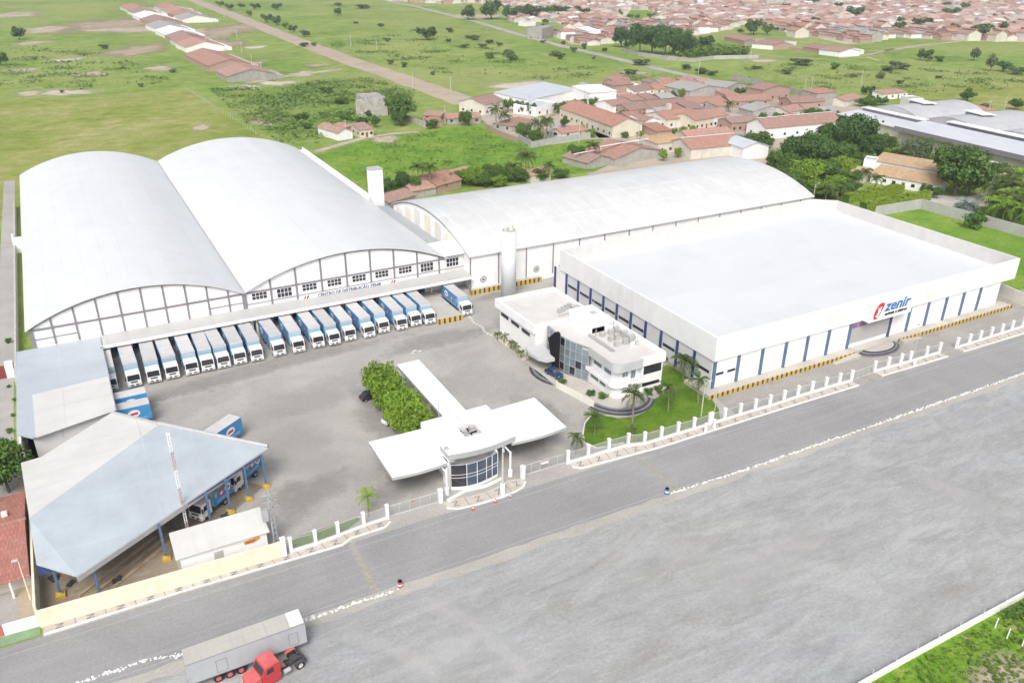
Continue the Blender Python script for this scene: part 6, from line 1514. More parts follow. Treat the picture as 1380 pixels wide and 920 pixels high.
SH = [(606,44,10,6),(605,57,8,5),(618,63,10,5),(626,65,12,6),(635,52,16,5),(640,54,14,5),(668,52,22,6),(660,59,12,6),(673,62,10,5),(650,64,12,5),(703,68,16,8),(685,76,18,9),(690,82,16,8),(660,79,14,8),(725,75,10,7),(748,76,18,7),(756,80,12,8),(773,71,10,8),(784,77,14,5),(800,80,6,4),(787,66,8,7),(815,70,8,6),(724,63,18,4),(732,58,8,4),(759,60,8,5),
      (1186,106,12,8),(1228,108,16,7),(1213,113,10,5),(1210,93,26,9),(1196,96,18,6),(1308,93,22,9),(1265,83,12,6),(1265,148-42,8,4),(1080,88,28,9),(1110,90,18,8),(1125,94,12,8),(1065,96,10,5),(865,88,24,9),(900,92,26,10),(925,94,14,8),(945,100,16,8),(960,102,14,7),(940,104,22,10),(850,100,20,6),(526,87,10,7),(545,91,9,7),(567,101,20,9),(583,101,8,5),(410,63,12,5),(423,62,8,4),(470,38,10,4),(522,56,10,5),(513,36,9,4),(490,12,20,6),(520,9,14,5),(455,8,12,4),(480,92-60,8,3),(84,147-22,6,3),(190,119-3,7,4),(233,98,10,5),(190,117,8,4),(141,66,12,6),(383,170,22,12),(403,163,14,9),(411,161,12,9),(415,174,16,8),(395,132,14,5),(440,125,20,7),(460,140,20,8),(1060,100,14,6),(1100,100,12,5),(1150,104,10,4),(1020,93,14,4)]
for i, it in enumerate(sorted(q for k_, q in enumerate(SH) if k_ % 4 != 2)):
    tree(it[0], it[1], it[2]*1.1, it[3]*1.15, ('sd','sb','sd')[(i*5) % 3] if it[1] < 120 else 'sb', 'dusty green bush in the open fields beyond the warehouses, %s from the left' % nth(i), 'bushes in the open fields', 'bush')
pal = [(669,173,31,13,'palm beside the low house behind the meadow, left of two'),(680,176,24,12,'palm beside the low house behind the meadow, right of two'),(725,192,30,13,'slim palm in the walled garden at the meadow, left of two'),(736,190,33,14,'tall palm in the walled garden at the meadow, right of two'),(799,219,27,13,'palm at the end of the meadow'),(709,243,38,20,'big palm just behind the vault roof'),(740,243,24,12,'thin palm just behind the vault roof'),(725,245,18,10,'small palm just behind the vault roof'),(690,243,22,14,'palm between the leafy trees behind the vault roof'),(566,258,40,14,'tall coconut palm right of the chimney tower, left of two'),(581,260,42,14,'tall coconut palm right of the chimney tower, right of two'),(984,152,14,8,'small palm between the red village roofs'),
       (1325,222,22,12,'palm before the industrial roofs, left of three'),(1341,226,22,12,'palm before the industrial roofs, middle of three'),(1358,228,22,12,'palm before the industrial roofs, right of three'),(1178,258,20,12,'palm in front of the villa, left of two'),(1164,246,16,10,'palm in front of the villa, right of two'),(1112,272,20,14,'palm at the foot of the grove by the store'),(1128,270,18,12,'second palm at the foot of the grove by the store')]
for px, py, h, s, lb in pal:
    g = gp(px, py); k = mpp(px, py); palm(g[0], g[1], h*k, s*k, lb)
for i, (px, py) in enumerate(sorted(((1336,272),(1352,268),(1368,266),(1380,272),(1342,288),(1358,286),(1374,286),(1350,302),(1366,304),(1382,300),(1388,286),(1344,279),(1362,277),(1376,279),(1352,294),(1370,296),(1338,296),(1385,310),(1360,262),(1372,259),(1384,264)))):
    g = gp(px, py); k = mpp(px, py); palm(g[0], g[1], 24*k, 21*k, 'bushy palm in the plantation at the right edge, %s from the left' % nth(i), 'palm plantation at the right edge', crown=PCy if i % 3 == 1 else None)
g = gp(1302, 285); t = thing('agave', 'big silvery fan plant on the villa forecourt', 'plant', (g[0], g[1], 0)); o = bpy.data.objects.new('crown', PCs); COL.objects.link(o); o.parent = t; o.location = (0, 0, 2.2); k = mpp(1300, 291)*18; o.scale = (k, k, k*.8)
o = bpy.data.objects.new('trunk', PT[0][0]); COL.objects.link(o); o.parent = t; o.scale = (6, 6, 2.2)
place([(1212,222,28,24,'A1'),(1252,232,26,22,'B1'),(1268,236,24,20,'A2'),(1318,246,26,18,'B2'),(1334,240,26,20,'A1'),(1350,244,26,22,'B1'),(1368,250,28,22,'A2'),(1384,254,28,22,'B1'),(1230,214,22,20,'A2'),(1196,206,24,22,'B1'),(1360,262,28,18,'C1'),(1376,262,24,18,'B2')], 'tree before the grey industrial front, %s from the left', 'trees before the industrial front')
# clipped hedges by the villa: blocks of leaves
def hedge(a, c, w, h, label, mat='leafH'):
    a = Vector(a); c = Vector(c); d = (c-a); L = d.length; d.normalize(); nrm = Vector((-d.y, d.x)); n = int(L*w*26+2*L*h*26)
    core = MB(); core.obox(((c.x-a.x)/2, (c.y-a.y)/2), (d.x, d.y), L/2-.15, w/2-.15, .02, h-.15)
    s = rng.uniform(0, L, n); q = rng.uniform(-w/2, w/2, n); z = rng.uniform(.1, h, n)
    side = rng.integers(0, 3, n); q = np.where(side == 0, q, np.where(side == 1, -w/2, w/2)); z = np.where(side == 0, h, z)
    N3 = np.stack([np.where(side == 0, 0, np.where(side == 1, -1, 1))*nrm.x, np.where(side == 0, 0, np.where(side == 1, -1, 1))*nrm.y, np.where(side == 0, 1.0, .2)], 1)
    z = z+.25*np.sin(s*.9)*(side == 0)+rng.normal(0, .05, n)
    C = np.stack([a.x+d.x*s+nrm.x*q, a.y+d.y*s+nrm.y*q, z], 1)-np.array([a.x, a.y, 0])
    V, Fc = quads(C, N3*2.6, .27, None); t = thing('hedge', label, 'hedge', (a.x, a.y, 0), 0, 'clipped hedges before the villa')
    o = bpy.data.objects.new('foliage', mesh_np('foliage', V, Fc, M[mat])); COL.objects.link(o); o.parent = t
    core.build('branches', M['leafB'], t)
hedge(gp(1138, 273), gp(1213, 259), 2.8, 2.6, 'bright clipped hedge before the villa, further of two')
hedge(gp(1162, 285), gp(1249, 269), 2.8, 2.8, 'bright clipped hedge along the grey garden wall, nearer of two')
# scrub, banana field, rough verge growth: uncountable ground cover
def cover(name, pts, n, size, mat, h, seed, clump=0.0):
    xs = [p[0] for p in pts]; ys = [p[1] for p in pts]; r = np.random.default_rng(seed); C = []
    from math import isfinite
    def inside(x, y):
        c = False; j = len(pts)-1
        for i in range(len(pts)):
            if (pts[i][1] > y) != (pts[j][1] > y) and x < (pts[j][0]-pts[i][0])*(y-pts[i][1])/(pts[j][1]-pts[i][1])+pts[i][0]: c = not c
            j = i
        return c
    cl = [(r.uniform(min(xs), max(xs)), r.uniform(min(ys), max(ys))) for _ in range(max(1, n//40))]
    while len(C) < n:
        if clump and r.random() < clump:
            q = cl[r.integers(len(cl))]; x, y = q[0]+r.normal(0, size*5), q[1]+r.normal(0, size*5)
        else: x, y = r.uniform(min(xs), max(xs)), r.uniform(min(ys), max(ys))
        if inside(x, y): C.append((x, y, r.uniform(.1, 1)*h))
    C = np.array(C); N3 = np.tile(np.array([0, 0, 2.4]), (n, 1)); V, Fc = quads(C, N3, size, None)
    o = bpy.data.objects.new(name, mesh_np(name, V, Fc, M[mat])); COL.objects.link(o); o['kind'] = 'stuff'; return o
cover('scrub', [gp(*p)[:2] for p in ((345,125),(420,112),(500,105),(560,125),(545,150),(470,180),(430,195),(400,190),(350,165))], 5200, .8, 'scrubleaf', 1.5, 3, .75)
cover('scrub', [gp(*p)[:2] for p in ((280,120),(345,118),(400,165),(410,195),(380,195),(330,165))], 1500, .7, 'scrubleaf', 1.0, 4, .7)
cover('banana_plants', [gp(*p)[:2] for p in ((912,79),(905,68),(960,64),(1012,70),(1005,75),(950,77))], 2600, 1.2, 'scrubleaf2', 4.0, 5, .3)
cover('field_weeds', [gp(*p)[:2] for p in ((440,60),(560,40),(720,80),(880,98),(930,108),(780,110),(640,105),(520,90))], 3000, .8, 'scrubleaf', .8, 6, .85)
cover('field_weeds', [gp(*p)[:2] for p in ((1010,118),(1000,88),(1120,85),(1380,100),(1380,120),(1190,128),(1120,138))], 2600, .7, 'scrubleaf', .8, 7, .85)
cover('field_weeds', [gp(*p)[:2] for p in ((0,118),(0,60),(150,70),(235,110),(150,122))], 1500, .9, 'scrubleaf', .7, 8, .8)
cover('meadow_weeds', [gp(*p)[:2] for p in ((450,208),(530,184),(640,172),(700,194),(800,190),(840,200),(790,232),(690,243),(560,258),(505,258))], 3600, .45, 'scrubleaf2', .5, 9, .6)
cover('verge_weeds', [(50,-12),(57,14),(66.0,38.4),(90,38.3),(115,38),(190,36),(190,5),(120,-15)], 26000, .26, 'scrubleaf2', .5, 10, .5)
cover('verge_shrubs', [(90,38.3),(115,38),(160,37),(170,34),(140,34.5),(118,32),(104,33.5),(97,34)], 4600, .28, 'leafB', 1.1, 12, .5)
# ------------------------------------------------------------------ village houses
M['tileA'] = tile_roof('terracotta_tiles', (.40,.245,.205), (.47,.315,.27), (.31,.19,.155))
M['tileB'] = tile_roof('pinkish_tiles', (.43,.285,.24), (.50,.355,.305), (.32,.20,.165))
M['tileC'] = tile_roof('tan_tiles', (.52,.38,.24), (.60,.46,.31), (.40,.27,.165), .06)
M['tileN'] = tile_roof('orange_tiles', (.39,.225,.18), (.46,.29,.235), (.30,.17,.13), .08)
M['brickA'] = brick_wall('brick_masonry', (.36,.20,.155), (.43,.26,.20), (.42,.36,.31))
M['plasterA'] = paint('house_plaster', (.66,.63,.57), .85, .07, .4, dirt=(.45,.41,.36), dscale=.3, objrand=.12)
M['plasterY'] = paint('yellow_plaster', (.66,.615,.50), .85, .06, .4, dirt=(.5,.44,.30), dscale=.3)
M['plasterG'] = paint('raw_render', (.40,.385,.36), .9, .12, .4, dirt=(.27,.255,.24), dscale=.35, objrand=.1)
M['ruin'] = paint('weathered_concrete', (.46,.44,.40), .95, .16, .5, dirt=(.19,.18,.165), dscale=.45)
M['fibgrey'] = sheet_roof('grey_fibre_roof', (.37,.36,.34), (.26,.25,.24), .5, axis='y', pitch=1.0)
M['steelroof'] = sheet_roof('steel_roof', (.56,.60,.64), (.44,.46,.48), .4, axis='y', pitch=1.2, metal=.1)
M['white2'] = M['white']
ROOF = dict(A='tileA', B='tileB', C='tileC', N='tileN', g='fibgrey', s='steelroof', w='white', c='creamsheet')
WALL = dict(p='plasterA', b='brickA', y='plasterY', g='plasterG', w='white', r='ruin')
def inpoly(x, y, p):
    c = False; j = len(p)-1
    for i in range(len(p)):
        if (p[i][1] > y) != (p[j][1] > y) and x < (p[j][0]-p[i][0])*(y-p[i][1])/(p[j][1]-p[i][1])+p[i][0]: c = not c
        j = i
    return c
def house_parts(b_w, b_r, L, D, e, rise, ridge, ov=.35, t=.14):
    """walls and roof of a house on [0,L]x[0,D]"""
    if ridge == 'par':
        b_w.hprism([(0, 0), (0, e), (D/2, e+rise), (D, e), (D, 0)], 0, L, 'x')
        for y0, y1 in ((-ov, D/2), (D+ov, D/2)):
            z0 = e-rise*ov/(D/2)+.05; slab(b_r, [(-ov, y0, z0), (L+ov, y0, z0), (L+ov, y1, e+rise+.05), (-ov, y1, e+rise+.05)][::(1 if y0 < y1 else -1)], t)
        b_r.box(-ov, L+ov, D/2-.14, D/2+.14, e+rise+.0, e+rise+.14)
    elif ridge == 'perp':
        b_w.hprism([(0, 0), (0, e), (L/2, e+rise), (L, e), (L, 0)], 0, D, 'y')
        for x0, x1 in ((-ov, L/2), (L+ov, L/2)):
            z0 = e-rise*ov/(L/2)+.05; slab(b_r, [(x0, -ov, z0), (x1, -ov, e+rise+.05), (x1, D+ov, e+rise+.05), (x0, D+ov, z0)][::(1 if x0 < x1 else -1)], t)
        b_r.box(L/2-.14, L/2+.14, -ov, D+ov, e+rise+.0, e+rise+.14)
    elif ridge == 'hip':
        b_w.box(0, L, 0, D, 0, e); q = min(L, D)/2
        r0, r1 = ((q, D/2), (L-q, D/2)) if L >= D else ((L/2, q), (L/2, D-q))
        c = [(-ov, -ov, e), (L+ov, -ov, e), (L+ov, D+ov, e), (-ov, D+ov, e)]; R0 = (*r0, e+rise); R1 = (*r1, e+rise)
        if L >= D: fs = [[c[0], c[1], R1, R0], [c[1], c[2], R1], [c[2], c[3], R0, R1], [c[3], c[0], R0]]
        else: fs = [[c[0], c[1], R0], [c[1], c[2], R1, R0], [c[2], c[3], R1], [c[3], c[0], R0, R1]]
        for f in fs: b_r.face(f)
        b_r.face([(p[0], p[1], e-.02) for p in c][::-1])
    elif ridge == 'flat':
        b_w.box(0, L, 0, .2, 0, e); b_w.box(0, L, D-.2, D, 0, e); b_w.box(0, .2, .2, D-.2, 0, e); b_w.box(L-.2, L, .2, D-.2, 0, e)
        b_r.box(.2, L-.2, .2, D-.2, e-.75, e-.5)
    elif ridge == 'mono':
        b_w.prism([(0, 0), (L, 0), (L, D), (0, D)], 0, [e, e, e+rise, e+rise])
        slab(b_r, [(-ov, -ov, e+.1), (L+ov, -ov, e+.1), (L+ov, D+ov, e+rise+.2), (-ov, D+ov, e+rise+.2)], t)
def house(x1, y1, x2, y2, D, e, ridge, roof, wall, label, rise=None, nwin=0, group=None, gable=None, name='house', cat='house', door=True, extra=None):
    A = Vector(gp(x1, y1)[:2]); B_ = Vector(gp(x2, y2)[:2]); u = (B_-A); L = u.length; u.normalize()
    rz = math.atan2(u.y, u.x)
    rise = (min(D, 14) if ridge == 'par' else min(L, 14))*.16 if rise is None else rise
    t = thing(name, label, cat, (A.x, A.y, 0), rz, group)
    bw, br = MB(), MB(); house_parts(bw, br, L, D, e, rise, ridge)
    bw.build('wall', M[WALL[wall]], t); br.build('roof', M[ROOF[roof]], t)
    if nwin:
        k = nwin+(1 if door else 0); s = L/k; dj = k//2
        for i in range(k):
            xc = s*(i+.5)
            if door and i == dj:
                b = MB(); b.box(xc-.55, xc+.55, -.06, -.004, .05, 2.15); b.build('door', M['brown_door'], t)
            else:
                b = MB(); b.box(xc-.6, xc+.6, -.06, -.004, 1.05, 2.15); b.build('window', M['shade'], t)
        b = MB()
        kk = max(1, int(D/5))
        for i in range(kk):
            yc = D*(i+.5)/kk
            b = MB(); b.box(-.06, -.004, yc-.6, yc+.6, 1.05, 2.15); b.build('window', M['shade'], t)
    if extra: extra(t, L, D, e, rise)
    return t
M['brown_door'] = paint('door_paint', (.20,.13,.09), .6, .15, 1)
M['shade'] = glass('shaded_window', (.045,.045,.05), .2)
def white_ridge(t, L, D, e, rise):
    b = MB(); b.box(-.4, L+.4, D/2-.35, D/2+.35, e+rise+.15, e+rise+.24)
    for s in (0,): b.box(.3*L, .3*L+.5, .1, D/2, e+rise*.1, e+rise*.1+.01)
    b.build('ridge_cap', M['white'], t)
def water_box(t, L, D, e, rise):
    b = MB(); b.box(L*.6, L*.6+1.8, D*.7, D*.7+1.8, e, e+rise+1.9); b.build('tank_block', M['plasterA'], t)
V_ = 'houses of the village behind the warehouses'
HS = [
 (653,156,680,149.5, 16,5.2,'par','A','p','big house with brick gable and terracotta roof at the end of the dirt road',2.4,3),
 (603,168,648,166.5, 9,2.8,'par','A','g','long low house with terracotta roof before the brick gabled house',1.5,3),
 (570,163,594,164, 8,2.6,'mono','B','b','small brick house with a pinkish lean-to roof left of the low terracotta house',.8,1),
 (580,172,596,170, 5,2.4,'mono','N','b','tiny red roofed lean-to by the trees at the meadow edge',.9,0),
 (456,190,475.5,187, 17,3.4,'perp','B','w','white front house with pinkish roof, left wing of the farm at the meadow',1.5,0),
 (486,186,503.5,184, 10,3.3,'mono','B','y','yellow fronted house right of the white one at the meadow',1.0,2),
 (437,180,455,184, 9,2.6,'mono','B','b','low brick outbuilding left of the white fronted farm house',.8,0),
 (722,157.5,752,150.5, 14,4.6,'flat','s','w','white flat roofed commercial building front at the village street',None,2),
 (712,149,778,133, 22,5.0,'mono','s','w','wide pale blue metal roofed hall behind the white commercial front',1.6,0),
 (794,142,830,139, 18,6.2,'mono','w','w','tall white gabled hall above the long terracotta roof',.9,0),
 (826,153,852,150, 14,3.6,'par','A','w','house with red roof right of the tall white hall',1.7,0),
 (754,159,825,186, 15,5.0,'par','A','y','long beige school-like building under one long terracotta roof',3.0,9),
 (757,188,790,183.5, 8,2.7,'par','A','p','small house with terracotta roof inside the grey garden wall',1.3,1),
 (690,179,722,171, 11,2.8,'hip','N','g','house with an orange tiled roof between the garden trees',1.9,2),
 (744,186,757,184, 6,2.8,'flat','g','g','small grey box house beside the tall garden palm',None,1),
 (791,229,826,222, 14,2.6,'perp','B','g','pinkish roofed house with white ridge just behind the vault roof, left',1.9,0),
 (828,224,893,212, 18,2.8,'perp','A','g','wide grey gabled house with white ridge lines just behind the vault roof, right',2.7,0),
 (826,131,853,128, 10,6.0,'mono','A','b','tall brick house at the far left of the back village row',.8,2),
 (855,131,883,127, 12,3.0,'par','A','w','terracotta house with white front in the back village row, right of the tall brick one',1.8,2),
 (884,128,908,125, 12,3.0,'par','A','y','terracotta house with cream front in the back village row',1.8,2),
 (908,125,930,122.5, 14,4.0,'perp','A','b','terracotta house left of the grey sheet roofs in the back village row',1.7,0),
 (929,133,976,128, 22,4.0,'perp','g','g','broad grey fibre roofed shed in the back village row',2.0,0),
 (977,128,1004,121.5, 16,3.8,'perp','g','g','grey and red roofed house right of the broad grey shed',1.6,0),
 (1027,137,1063,133, 12,6.0,'perp','A','b','tall brick house with red roof right of the green village trees',1.8,3),
 (848,157,876,153.5, 13,3.0,'par','A','b','first house from the left in the middle terracotta row',1.9,2),
 (876,153.5,904,150.5, 13,3.2,'par','A','b','second house from the left in the middle terracotta row',2.0,2),
 (904,151,929,148, 13,3.0,'par','A','p','third house from the left in the middle terracotta row',1.9,2),
 (929,148,953,146, 13,3.1,'par','A','p','fourth house from the left in the middle terracotta row',2.0,2),
 (953,146.5,978,144, 13,3.0,'par','A','g','fifth house from the left in the middle terracotta row',1.8,1),
 (898,174,936,169, 16,4.2,'par','A','p','long house with grey left gable and terracotta roof, first in the front row',2.4,2),
 (936,176,961,171.5, 14,4.6,'par','A','y','pale yellow house with terracotta roof in the middle of the front row',2.2,3),
 (961,171.5,981,168.5, 14,4.6,'par','A','w','white fronted house right of the pale yellow one',2.2,3),
 (985,178.5,1024,174.5, 10,4.2,'par','B','b','bare brick house with unfinished upper wall',1.4,4),
 (866,173,890,170, 9,3.2,'mono','w','p','house with a white awning roof by the village street',.5,1),
 (846,168,868,174, 9,3.4,'par','A','w','red roofed house beside the white awning',1.5,0),
 (925,193,986,187.5, 9,3.0,'par','B','p','low pinkish roofed house behind the beige tan roofed one',1.5,0),
 (886,208,931,202, 14,4.2,'hip','C','p','beige house with tan hip roof and parapet walls at the street corner',1.2,3),
 (930,215,1000,208, 15,4.2,'par','A','p','big terracotta house with white ridge just behind the vault top',2.6,0),
 (1000,216,1034,212.5, 13,4.8,'perp','s','w','grey metal roofed house with white gable right of the vault top',1.8,0),
 (1031,188,1131,178, 13,4.8,'par','A','w','longest terracotta roofed building left of the tree grove',3.0,5),
 (1014,159,1062,155.5, 12,3.2,'perp','g','g','house with grey sheet roof among the red ones',2.2,0),
 (1062,160,1084,156, 12,3.2,'par','B','p','small pinkish house right of the grey sheet roof',1.6,1),
 (984,145,1040,142, 12,3.0,'par','A','b','wide terracotta house behind the grey sheet roof',2.0,2),
 (1098,145,1124.5,142, 10,7.0,'mono','A','g','tall narrow grey house with side brick wall at the village edge',.6,0),
 (1066,148,1110,146, 12,3.6,'par','A','b','brick house with two brown roofs left of the tall narrow house',2.0,2),
 (1137,144.5,1160,139, 10,3.0,'par','B','p','small house with pinkish roof at the end of the grey street wall',1.6,0),
 (1190,135,1222,132, 8,3.0,'mono','B','w','small white house with open veranda behind the industrial roofs',.7,3),
 (1297,160,1342,157.5, 12,3.2,'hip','A','p','hip roofed terracotta house at the right edge of the field',1.8,2),
 (1012,181,1030,190-7, 6,2.5,'flat','g','g','small grey yard building before the longest terracotta building',None,0),
 (822,110,834,113, 8,3.2,'par','A','b','brick house cut off behind the tall brick house',1.5,0),
 (730,54,746,50, 14,9.5,'flat','g','g','unfinished grey multi storey house beside the far street',None,3),
 (707,36,722,35, 10,4,'flat','g','w','white low house left of the unfinished multi storey house',None,0),
 (720,46,748,43, 10,3.5,'par','B','b','brick house with white edge by the far street',1.5,0),
 (775,46,792,52, 12,6,'mono','w','w','white walled house near the far street trees',.5,0),
]
for q in HS:
    house(q[0], q[1], q[2], q[3], q[4], q[5], q[6], q[7], q[8], q[9], rise=q[10], nwin=q[11], group=V_, extra=white_ridge if 'white ridge' in q[9] or 'longest' in q[9] else (water_box if 'long house' in q[9] else None))
# houses right behind the vault roof's left end
for x1, y1, x2, y2, D, e, rf, wl, lb in ((590,262,622,253,14,3.0,'N','b','orange roofed house close behind the left end of the vault roof'),(556,268,588,262,9,2.6,'B','g','pinkish patched roof shack left of the orange roofed house'),(612,247,640,240,8,2.4,'B','b','ruined brick shack behind the orange roofed house'),(716,247,742,243,8,2.8,'B','p','low pinkish house behind the big palm'),(525,283,560,272,9,2.4,'B','g','brown roofed shack at the foot of the chimney tower clump')):
    house(x1, y1, x2, y2, D, e, 'par', rf, wl, lb, group=V_)
# fillers between the listed houses, so that the rows close up as in the photograph
FOOT = []
for q in HS:
    A = Vector(gp(q[0], q[1])[:2]); B_ = Vector(gp(q[2], q[3])[:2]); u = (B_-A); L = u.length; u.normalize(); FOOT.append((A, u, L, q[4]))
def hits(x, y, m):
    for A, u, L, D in FOOT:
        d = Vector((x, y))-A; a = d.dot(u); c = d.dot(Vector((-u.y, u.x)))
        if -m < a < L+m and -m < c < D+m: return True
    return False
FILL = []; rf_ = random.Random(19)
A0 = Vector(gp(848, 157)[:2]); B0 = Vector(gp(978, 144)[:2]); uf = (B0-A0).normalized(); vf = Vector((-uf.y, uf.x)); AF = math.atan2(uf.y, uf.x)
ZONE = [(690,150),(775,128),(830,116),(925,112),(985,122),(1060,140),(1130,150),(1120,178),(1035,190),(1010,200),(905,208),(868,190),(845,172),(750,158)]
for iv in range(-14, 16):
    for iu in range(-30, 40):
        w = rf_.uniform(7, 10); D = rf_.uniform(8, 12); c = A0+uf*(iu*9.2)+vf*(iv*11.5)
        p = pj((c.x, c.y, 0))
        if not inpoly(p[0], p[1], ZONE): continue
        pts = [c+uf*(a*w)+vf*(e*D) for a in (0, .5, 1) for e in (0, .5, 1)]
        if any(hits(q.x, q.y, .8) for q in pts) or rf_.random() < .16: continue
        FILL.append((p[0], c, w, D)); FOOT.append((c, uf, w, D))
FILL.sort(key=lambda q: q[0])
for i, (px, c, w, D) in enumerate(FILL):
    rg = rf_.choice(('par', 'par', 'perp', 'mono')); e = rf_.uniform(2.5, 3.3); rf = rf_.choice('AABBANg'); wl = rf_.choice('pbgwb')
    t = thing('house', 'small low roofed house between the larger village houses, %s from the left' % nth(i), 'house', (c.x, c.y, 0), AF, 'small houses filling the village rows')
    bw, br = MB(), MB(); house_parts(bw, br, w, D, e, min(w, D)*.17, rg); bw.build('wall', M[WALL[wl]], t); br.build('roof', M[ROOF[rf]], t)
print('FILL', len(FILL))
# ruin: roofless grey block with dark openings
t = house(481, 150, 493, 158, 11, 8.5, 'flat', 'g', 'r', 'tall ruined grey concrete building without roof, beside the big spreading tree', group=None, name='ruined_building', cat='ruin')
g = gp(493, 158); g2 = gp(521, 153); A_ = Vector(g[:2]); u_ = (Vector(g2[:2])-A_); L_ = u_.length; rz_ = math.atan2(u_.y, u_.x)
t2 = thing('ruined_building', 'weathered grey wing of the ruin with one dark doorway, left of the big tree', 'ruin', (g[0], g[1], 0), rz_)
b = MB(); b.box(0, L_, 0, 7, 0, 7.2); b.box(1.2, 2.2, -.35, 0, 0, 9.2); b.box(3.6, 4.8, -.4, 0, 0, 9.4); b.box(L_-.8, L_, -.3, 0, 0, 7.9); b.build('wall', M['ruin'], t2)
b = MB(); b.box(2.5, 3.4, -.05, -.005, 1.0, 3.4); b.box(5.6, 7.2, -.05, -.005, .1, 3.4); b.build('opening', M['shade'], t2)
# garden and street walls
def wall_px(pts, h, mat, label, th=.2):
    P = [gp(*p) for p in pts]; b = MB()
    for i in range(len(P)-1):
        a, c = Vector(P[i][:2]), Vector(P[i+1][:2]); d = (c-a).normalized(); n = Vector((-d.y, d.x))*th/2; b.prism([a-n, c-n, c+n, a+n], 0, h)
    o = b.build('boundary_wall', M[mat]); tag(o, label, 'wall'); return o
wall_px([(699,189),(716,199.5),(740,195),(796,186)], 2.6, 'greywall', 'grey garden wall round the palm garden at the meadow')
wall_px([(655,174),(675,184),(698,193)], 2.4, 'brickA', 'brown brick wall along the upper right of the meadow')
wall_px([(545,161),(575,173)], 2.6, 'ruin', 'old brick wall between the ruin tree and the meadow')
wall_px([(986,107),(1040,119),(1085,131),(1118,140)], 3.0, 'plasterG', 'long weathered wall along the tarred street')
wall_px([(838,69),(860,75),(900,80.5),(935,84)], 2.6, 'plasterG', 'wall below the dark tree clump')
wall_px([(935,84),(962,80),(1022,79)], 2.6, 'greywall', 'grey wall below the banana field')
wall_px([(859,196),(888,208)], 2.8, 'plasterG', 'weathered wall of the street corner house')
wall_px([(1178,292),(1240,281.5),(1292,296),(1330,306),(1390,323)], 3.3, 'greywall', 'tall grey garden wall round the villa grounds')
# strips of row houses in the right field and the estate at the upper left
def row(items, group):
    for (x1, y1, x2, y2, D, e, rg, rf, wl, lb) in items: house(x1, y1, x2, y2, D, e, rg, rf, wl, lb, group=group)
row([(976,55,1003,61,18,3.4,'par','A','b','brick walled row house at the left end of the upper strip'),(1003,61,1021,63,16,3.2,'perp','B','g','grey walled house in the upper strip'),(1016,63,1041,67.5,20,3.6,'par','A','b','terracotta house with dark brick side in the upper strip'),(1041,67.5,1073,61,18,3.6,'perp','B','w','white gabled house ending the upper strip')], 'row houses in the right field')
row([(1082,69,1106,73,18,3.4,'par','A','b','terracotta house at the left of the lower strip'),(1106,73,1131,77,20,3.6,'par','A','w','white sided terracotta house in the lower strip'),(1131,77,1164,73,18,3.8,'perp','B','w','house with the big white gable ending the lower strip'),(1058,66,1080,69,6,2.0,'flat','g','b','unfinished brick walls between the two strips')], 'row houses in the right field')
E1 = 'houses of the new estate at the upper left'
def house_xy(x, y, L, D, e, rise, rf, wl, label, group, rz=.05):
    t = thing('house', label, 'house', (x, y, 0), rz, group); bw, br = MB(), MB(); house_parts(bw, br, L, D, e, rise, 'perp')
    bw.build('wall', M[WALL[wl]], t); br.build('roof', M[ROOF[rf]], t)
    b = MB(); b.box(L+.1, L+5.5, 1, D-1, 0, 2.2); b.build('yard_wall', M[WALL[wl]], t); return t
for q in ((96,526,29,28,3.6,3.4,'B','g','nearest house of the new estate, with a wide grey gable and pinkish roof'),(95,578,27,74,3.6,3.4,'A','b','estate house with a wide brown brick gable, second from the near end'),
          (99,692,29,38,3.8,3.6,'B','w','estate house with the widest bright white gable'),(99,732,27,30,3.6,3.4,'A','p','terracotta house right behind the bright white gable'),(100,764,26,32,3.6,3.4,'B','b','pinkish house with brown gable, third behind the bright white gable'),(100,800,27,50,3.6,3.4,'w','w','white roofed house behind the brown gable of the estate'),(100,854,28,60,3.6,3.4,'g','w','pale roofed house in the middle of the estate row'),
          (103,925,30,60,3.8,3.6,'A','b','big brown gabled house in the far part of the estate row'),(103,990,28,60,3.6,3.4,'w','w','white roofed house in the far part of the estate row'),(104,1055,28,60,3.6,3.4,'B','w','white gabled pinkish house near the far end of the estate row'),(104,1120,28,70,3.6,3.4,'A','p','farthest house of the estate row'),
          (138,958,31,44,3.8,3.6,'g','w','nearest house of the second estate row, with a pale wide gable'),(140,1006,28,50,3.6,3.4,'A','b','terracotta house behind the pale gable in the second estate row'),(142,1060,28,60,3.6,3.4,'B','p','pinkish house in the second estate row'),(144,1125,28,70,3.6,3.4,'A','p','farthest house of the second estate row')):
    house_xy(*q, E1)

# ------------------------------------------------------------------ villa, pavilion
house(1172,246,1262,263, 8,3.2,'mono','C','w','long tan roofed villa with white walls behind the clipped hedges', rise=1.7, nwin=6, name='villa', cat='villa')
g = gp(1176, 232); 
house(1174,237,1262,253.5, 8,5.6,'mono','C','w','upper tan roof tier of the villa, set behind the lower one', rise=1.6, name='villa_wing', cat='villa')
house(1160,238,1176,240, 6,6.5,'flat','g','w','white tower block at the left end of the villa', name='tower_block', cat='tower')
house(1140,243,1164,247, 9,3.0,'par','C','p','small tan roofed cabin in the grove left of the villa', rise=1.6, name='cabin', cat='cabin')
house(1332,252,1352,256, 12,2.9,'perp','C','w','small tan roofed pavilion right of the largest tree', rise=1.8, name='pavilion', cat='pavilion')
house(1333,234,1347,233, 4,3.6,'flat','g','w','white block behind the tan roofed pavilion', name='tower_block', cat='tower')

